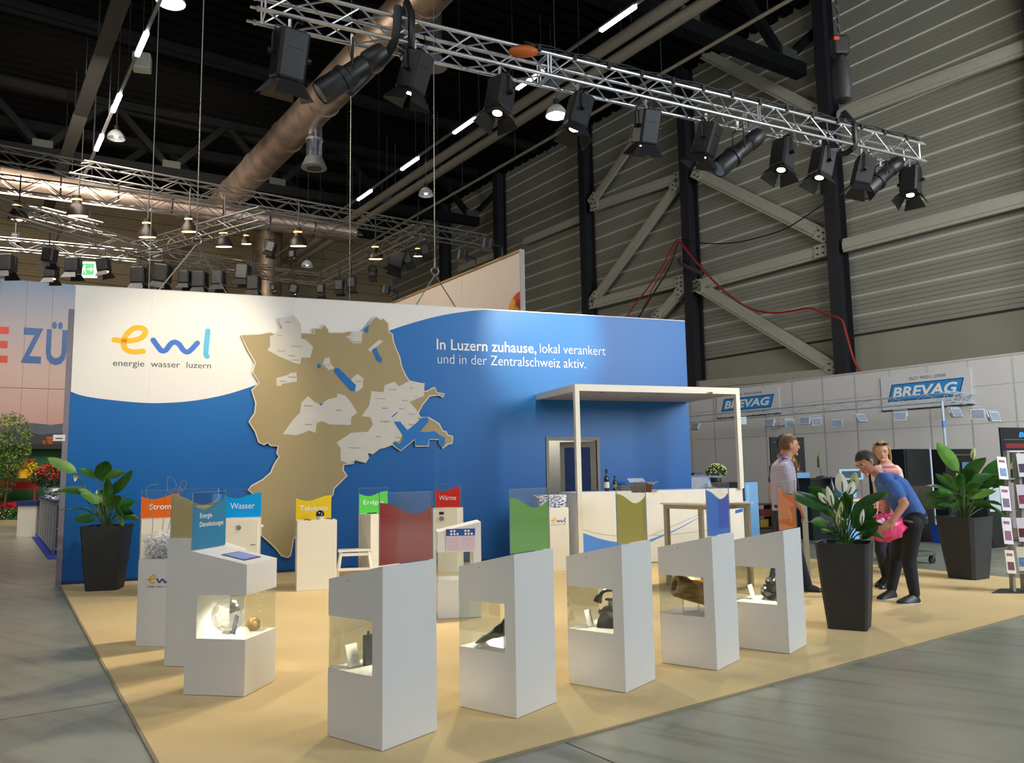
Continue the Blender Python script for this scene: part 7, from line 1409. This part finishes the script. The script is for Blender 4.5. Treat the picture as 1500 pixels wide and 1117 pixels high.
    inv = np.array(wmat(t).inverted()); nv = len(me.vertices); co = np.empty(nv*3); me.vertices.foreach_get('co', co); co = co.reshape(-1, 3)@inv[:3, :3].T+inv[:3, 3]; me.vertices.foreach_set('co', co.ravel().astype(np.float32))
    me.materials.clear()
    for m in mats: me.materials.append(m)
    me.polygons.foreach_set('material_index', mi_.astype(np.int32)); me.polygons.foreach_set('use_smooth', [True]*n); me.update()
    o = bpy.data.objects.new('body', me); COL.objects.link(o); o.parent = t; WM[o.name] = wmat(t).copy()
    # eyes, mouth, brows
    for s in (-1, 1): MB().ell(hp(.30*s, .83, .04), (.10*hr, .10*hr, .055*hr), 10, 6).build('eye', mat('eye_white', (206, 200, 194), .2), t, True); MB().ell(hp(.30*s, .90, .04), (.045*hr,)*3, 8, 5).build('iris', mat('iris_dark', (40, 32, 28), .2), t, True); MB().tube([hp(.14*s, .90, .26), hp(.30*s, .90, .30), hp(.48*s, .80, .24)], .03*hr, 5).build('eyebrow', mats[-1], t, True)
    MB().tube([hp(-.2, .84, -.50), hp(0, .91, -.48), hp(.2, .84, -.50)], .035*hr, 6).build('lips', mat('lips', (160, 84, 76), .5), t, True)
    if hair: hair(t, hp, hr, mats[-1])
    for (heel, toe, w_, ms, sole) in feet:
        heel = Vector(heel); toe = Vector(toe); d = (toe-heel); d.z = 0; L = d.length; d.normalize(); sd = Vector((-d.y, d.x, 0)); z0 = heel.z
        def rg(x, w2, zt): return [tuple(heel+d*x+sd*w2*math.cos(a)+Vector((0, 0, zt*max(0, math.sin(a))+.018))) for a in [math.pi*2*j/14 for j in range(14)]]
        MB().loft([rg(-.015, w_*.5, .05), rg(.02, w_*.85, .09), rg(L*.25, w_*.9, .10), rg(L*.5, w_*1.0, .075), rg(L*.8, w_*1.05, .05), rg(L*.97, w_*.6, .035), rg(L*1.0, w_*.2, .02)]).build('shoe', ms, t, True)
        MB().prism([((heel+d*x+sd*y).x, (heel+d*x+sd*y).y) for x, y in ((-.02,-w_*.6),(L*.5,-w_*1.0),(L*.85,-w_*1.0),(L*1.01,-w_*.4),(L*1.01,w_*.4),(L*.85,w_*1.0),(L*.5,w_*1.0),(-.02,w_*.6))], z0+.001, z0+.02).build('sole', sole, t)
    if extras: extras(t, hp, hr)
    return t
def hair_short(t, hp, hr, m):
    rr = random.Random(3); mb = MB(); rings = []
    for i in range(9):
        ph = R(-28)+R(118)*i/8; ring = []
        for j in range(24):
            th = 2*math.pi*j/24; x = math.cos(ph)*math.cos(th)*.80; y = math.cos(ph)*math.sin(th)*.97-.06; z = math.sin(ph)*1.14+.04
            if math.sin(th) > .15 and z < .55: y = min(y, .42-.5*(.55-z)); 
            if math.sin(th) > .5 and z < .5: y = .25; x *= .9; z = max(z, .35)
            k = 1+.03*math.sin(j*5+i*3); ring.append(tuple(hp(x*k, y*k, z)))
        rings.append(ring)
    mb.loft(rings); mb.build('hair', m, t, True)
def hair_long(t, hp, hr, m):
    mb = MB(); rings = []
    for i in range(9):
        ph = R(-10)+R(100)*i/8; rings.append([tuple(hp(math.cos(ph)*math.cos(th)*.84, (math.cos(ph)*math.sin(th)*1.0-.06 if not (math.sin(th) > .1 and math.sin(ph) < .55) else .30), math.sin(ph)*1.16+.04)) for th in [2*math.pi*j/24 for j in range(24)]])
    mb.loft(rings)
    for k in range(26):
        a = math.pi*(.98+1.04*k/25); r0 = .80; x, y = math.cos(a)*r0, math.sin(a)*r0*.95-.05; ln = 1.75+.3*math.sin(k*2.1)
        mb.tube(spline([hp(x*.9, y*.9, .5), hp(x*1.05, y*1.05, -.1), hp(x*1.12, y*1.0, -.9), hp(x*1.0+.08*math.sin(k), y*1.0, -ln)], 4), [.17*hr*(1-.5*q/13) for q in range(13)], 6)
    mb.build('hair', m, t, True)
V_ = Vector
# --- bending man in the blue polo
D = 8.75; sh_r = AT(1308, 712, D-.15); sh_l = AT(1290, 706, D+.22); el_r = AT(1325, 737, D-.28); wr_r = AT(1307, 764, D-.30); el_l = AT(1300, 742, D+.25); wr_l = AT(1290, 772, D+.10)
pel = AT(1334, 757, D); hipr = AT(1337, 766, D-.09); hipl = AT(1326, 764, D+.11)
fr_toe = G(1315, 886); fr_heel = G(1345, 884); fl_toe = G(1287, 880); fl_heel = G(1311, 876); 
kr = AT(1331, 820, fr_heel.y+.02); kl = AT(1314, 817, fl_heel.y); ar = fr_heel+V_((-.03,0,.11)); al = fl_heel+V_((-.03,0,.11))
neck = AT(1290, 697, D+.02); hc = AT(1269, 677, D)
side = V_((0.35, -1, 0)).normalized()
torso = [(AT(1338,768,D), .165, .125, side, 2), (AT(1336,757,D), .175, .13, side, 2), (AT(1330,745,D), .17, .125, side, 1), (AT(1319,727,D), .18, .125, side, 1), (AT(1309,713,D), .20, .125, side, 1), (AT(1300,703,D), .17, .10, side, 1), (AT(1294,698,D), .07, .06, side, 1)]
segs = [(neck, AT(1279,686,D), .06, .058, 0), (sh_r, sh_r.lerp(el_r,.55), .075, .072, 1), (sh_r.lerp(el_r,.5), el_r, .052, .045, 0), (el_r, wr_r, .046, .03, 0), (sh_l, sh_l.lerp(el_l,.5), .07, .066, 1), (sh_l.lerp(el_l,.5), el_l, .05, .044, 0), (el_l, wr_l, .044, .03, 0),
        (hipr, kr, .105, .075, 2), (kr, ar, .078, .055, 2), (hipl, kl, .105, .075, 2), (kl, al, .075, .055, 2), (AT(1298,701,D-.1), AT(1298,701,D+.18), .07, .07, 1)]
fdir = AT(1252, 692, D-.05)-hc
BM_hair = mat('dark_brown_hair', (44, 34, 28), .6, vary=.3, scale=40)
def collar(t, hp, hr):
    MB().tube([AT(1296,690,D+.07), AT(1289,694,D-.08), AT(1284,701,D-.06), AT(1284,700,D+.1)], .016, 6).build('collar', M_polo, t, True)
    MB().tube([AT(1285,707,D-.14), AT(1296,716,D-.17), AT(1303,727,D-.165)], .006, 5).build('lanyard', mat('green_lanyard', (90,110,100), .5), t, True)
    MB().tube([AT(1321,762,D-.14), AT(1335,765,D-.17), AT(1348,764,D-.10)], .02, 6).build('belt', M_black, t, True)
person('man in a blue polo shirt bending forward, holding a pink wrapped bundle', segs, torso, (hc, fdir, V_((-.35, 0, 1)), .122), [M_skin, M_polo, M_jean, BM_hair], hands=[(wr_r, AT(1292,772,D-.28)-wr_r, V_((-.3,.6,-.6)), 1.1, .5, 1), (wr_l, AT(1276,775,D)-wr_l, V_((0,-.5,.6)), 1.05, .5, -1)],
       feet=[(fr_heel, fr_toe, .05, M_shoe, M_sole), (fl_heel, fl_toe, .05, M_shoe, M_sole)], hair=hair_short, loc=G(1318, 880), extras=collar)
# pink bundle
c = AT(1300, 772, D-.12); t = thing('pink_bundle', 'crumpled hot pink wrapped bundle held by the bending man', 'bundle', c-V_((0,0,.14))); rr = random.Random(8); b = MB(); b.ell(c-V_((.03,0,0)), (.21, .13, .14), 22, 14)
for i, v in enumerate(b.v): d = v-c; b.v[i] = c+d*(1+.13*math.sin(i*1.7)*math.sin(i*.37)+.06*rr.uniform(-1, 1))
b.build('wrapped_body', mat('hot_pink_foil', (236, 30, 104), .35, vary=.25, scale=14, rgb2=(250, 90, 150)), t, True)
b = MB(); 
for k in range(7): q = AT(1286+rr.uniform(-4,18), 761+rr.uniform(-2,12), D-.26); b.ell(q, (.028,.02,.024), 8, 6)
b.build('white_print_patch', mat('white_pink_patch', (240, 200, 220), .5), t, True)
b = MB(); b.loft([[tuple(AT(x, y, D-.2+dd)) for x, y, dd in r_] for r_ in ([(1262,766,0),(1266,772,0),(1264,778,.03)], [(1272,764,-.02),(1276,772,-.05),(1272,780,0)], [(1283,768,-.02),(1284,772,-.03),(1283,778,0)])]); b.build('loose_end', MATS['hot_pink_foil'], t)
# --- standing man in the checked shirt (facing right)
D = 9.6; toe1 = G(1204, 868); heel1 = G(1179, 867); toe2 = G(1150, 862); heel2 = G(1130, 860)
side = V_((0.15, -1, 0)).normalized()
pel = AT(1148, 752, D); kn1 = AT(1166, 805, heel1.y+.05); an1 = heel1+V_((.03,0,.10)); kn2 = AT(1144, 806, heel2.y); an2 = heel2+V_((.03,0,.10))
torso = [(AT(1149,760,D), .165, .125, side, 2), (AT(1148,748,D), .165, .125, side, 2), (AT(1148,738,D), .155, .125, side, 1), (AT(1148,718,D), .165, .135, side, 1), (AT(1147,698,D), .19, .14, side, 1), (AT(1147,684,D), .195, .12, side, 1), (AT(1150,676,D), .12, .085, side, 1), (AT(1152,670,D), .06, .06, side, 1)]
shr = AT(1149, 686, D-.19); elr = AT(1158, 724, D-.24); wrr = AT(1173, 744, D-.2); shl = AT(1150, 686, D+.19); ell_ = AT(1160, 722, D+.22); wrl = AT(1174, 726, D+.1)
segs = [(AT(1150,676,D), AT(1155,663,D), .062, .06, 0), (shr, elr, .078, .060, 1), (elr, elr.lerp(wrr,.35), .058, .05, 1), (elr.lerp(wrr,.3), wrr, .044, .03, 0), (shl, ell_, .075, .058, 1), (ell_, wrl, .045, .03, 0), (AT(1150,757,D-.09), kn1, .10, .075, 2), (kn1, an1, .075, .058, 2), (AT(1147,757,D+.09), kn2, .10, .075, 2), (kn2, an2, .075, .058, 2), (AT(1149,684,D-.16), AT(1149,684,D+.16), .075, .075, 1)]
def ex2(t, hp, hr):
    MB().tube([AT(1144,667,D+.03), AT(1147,670,D-.085), AT(1158,675,D-.06), AT(1162,680,D-.02)], .02, 6).build('collar', mat('purple_collar', (104, 96, 150), .7), t, True)
    MB().tube([AT(1135,741,D-.08), AT(1148,742,D-.16), AT(1163,741,D-.09)], .018, 6).build('belt', M_black, t, True)
hair2 = mat('short_brown_hair', (96, 70, 42), .6, vary=.25, scale=40)
person('man in a checked lilac shirt standing in profile behind the orange sign', segs, torso, (AT(1156,652,D), V_((1,-.18,-.08)), V_((0,0,1)), .118), [M_skin, M_chk, mat('dark_jeans', (30, 34, 50), .8, vary=.15), hair2], hands=[(wrr, AT(1177,757,D-.2)-wrr, V_((-1,0,0)), 1.0, .3, -1), (wrl, V_((1,-.3,-.15)), V_((0,0,-1)), 1.0, .35, 1)],
       feet=[(heel1, toe1, .045, M_shoe, M_black), (heel2, toe2, .045, M_shoe, M_black)], hair=hair_short, loc=G(1165, 866), extras=ex2)
# --- second man mostly hidden behind him
D = 10.6; side = V_((.7,-.7,0)); h2_ = G(1136, 846); h3_ = G(1150, 848)
shr = AT(1137, 684, D-.1); elr = AT(1131, 708, D-.12); wrr = AT(1134, 738, D-.1)
torso = [(AT(1146,752,D), .15, .12, side, 2), (AT(1146,740,D), .15, .12, side, 2), (AT(1146,728,D), .15, .12, side, 1), (AT(1146,700,D), .17, .13, side, 1), (AT(1147,684,D), .19, .12, side, 1), (AT(1149,672,D), .08, .07, side, 1)]
segs = [(AT(1149,674,D), AT(1150,660,D), .06, .06, 0), (shr, shr.lerp(elr,.8), .07, .06, 1), (shr.lerp(elr,.75), elr, .05, .045, 0), (elr, wrr, .046, .032, 0), (AT(1158,686,D+.1), AT(1165,715,D+.1), .07, .055, 1), (AT(1142,755,D), AT(1140,802,D), .10, .07, 2), (AT(1140,802,D), h2_+V_((0,0,.1)), .07, .055, 2), (AT(1150,755,D), AT(1152,802,D), .10, .07, 2), (AT(1152,802,D), h3_+V_((0,0,.1)), .07, .055, 2)]
person('man in a dark top almost hidden behind the man in the checked shirt', segs, torso, (AT(1151,650,D), V_((.8,-.4,0)), V_((0,0,1)), .118), [M_skin, mat('dark_top', (26,28,38), .8), M_jean, mat('black_hair', (20,18,18), .6)], hands=[(wrr, V_((.1,0,-1)), V_((1,0,0)), 1.0, .3, 1)], feet=[(h2_, h2_+V_((.15,-.2,0)), .045, M_shoe, M_black), (h3_, h3_+V_((.18,-.18,0)), .045, M_shoe, M_black)], hair=hair_short, loc=G(1146, 846), voxel=.011)
# --- woman
D = 9.85; toe1 = G(1284, 861); heel1 = G(1298, 856); toe2 = G(1290, 864); heel2 = G(1304, 860); side = V_((1, -.3, 0)).normalized()
torso = [(AT(1300,752,D), .155, .12, side, 2), (AT(1300,742,D), .15, .115, side, 1), (AT(1299,722,D), .125, .10, side, 1), (AT(1299,702,D), .145, .115, side, 1), (AT(1299,688,D), .165, .10, side, 1), (AT(1298,680,D), .08, .06, side, 1), (AT(1297,674,D), .05, .05, side, 0)]
shr = AT(1282, 689, D-.02); elr = AT(1284, 720, D-.15); wrr = AT(1283, 748, D-.15); shl = AT(1314, 690, D+.02); ell_ = AT(1322, 718, D); wrl = AT(1312, 738, D-.1)
segs = [(AT(1298,682,D), AT(1294,668,D), .048, .05, 0), (shr, shr.lerp(elr,.45), .055, .05, 3), (shr.lerp(elr,.4), elr, .042, .036, 0), (elr, wrr, .036, .025, 0), (shl, shl.lerp(ell_,.6), .06, .052, 3), (shl.lerp(ell_,.5), ell_, .042, .036, 0), (ell_, wrl, .036, .025, 0),
        (AT(1293,757,D), AT(1289,806,D-.05), .095, .062, 2), (AT(1289,806,D-.05), heel1+V_((0,0,.09)), .06, .042, 2), (AT(1305,757,D), AT(1302,806,D), .095, .062, 2), (AT(1302,806,D), heel2+V_((0,0,.09)), .06, .042, 2), (AT(1286,687,D), AT(1312,687,D), .055, .055, 3)]
hw = mat('blonde_hair', (176, 136, 84), .55, vary=.3, scale=30)
def ex3(t, hp, hr):
    for s in (-1, 1): MB().ell(hp(.33*s, .62, .92), (.28*hr, .12*hr, .16*hr), 12, 8).build('sunglass_lens', mat('dark_lens', (30,22,26), .1), t, True)
    MB().tube([hp(-.8,-.1,.75), hp(-.6,.6,.92), hp(0,.78,.92), hp(.6,.6,.92), hp(.8,-.1,.75)], .045*hr, 6).build('sunglass_frame', mat('dark_frame', (36,24,24), .3), t, True)
person('blonde woman with sunglasses on her head and a pink striped top', segs, torso, (AT(1291,661,D), V_((-.35,-1,-.18)), V_((0,0,1)), .112), [mat('skin_fair', (214,158,132), .5, vary=.03), M_strip, mat('blue_black_jeans', (32,34,46), .8, vary=.15), M_slv, hw], hands=[(wrr, V_((-.1,-.2,-1)), V_((1,0,0)), .9, .3, -1), (wrl, V_((-1,-.4,-.3)), V_((0,0,-1)), .9, .3, 1)],
       feet=[(heel1, toe1, .04, M_shoe, M_black), (heel2, toe2, .04, M_shoe, M_black)], hair=hair_long, loc=G(1297, 860), extras=ex3)
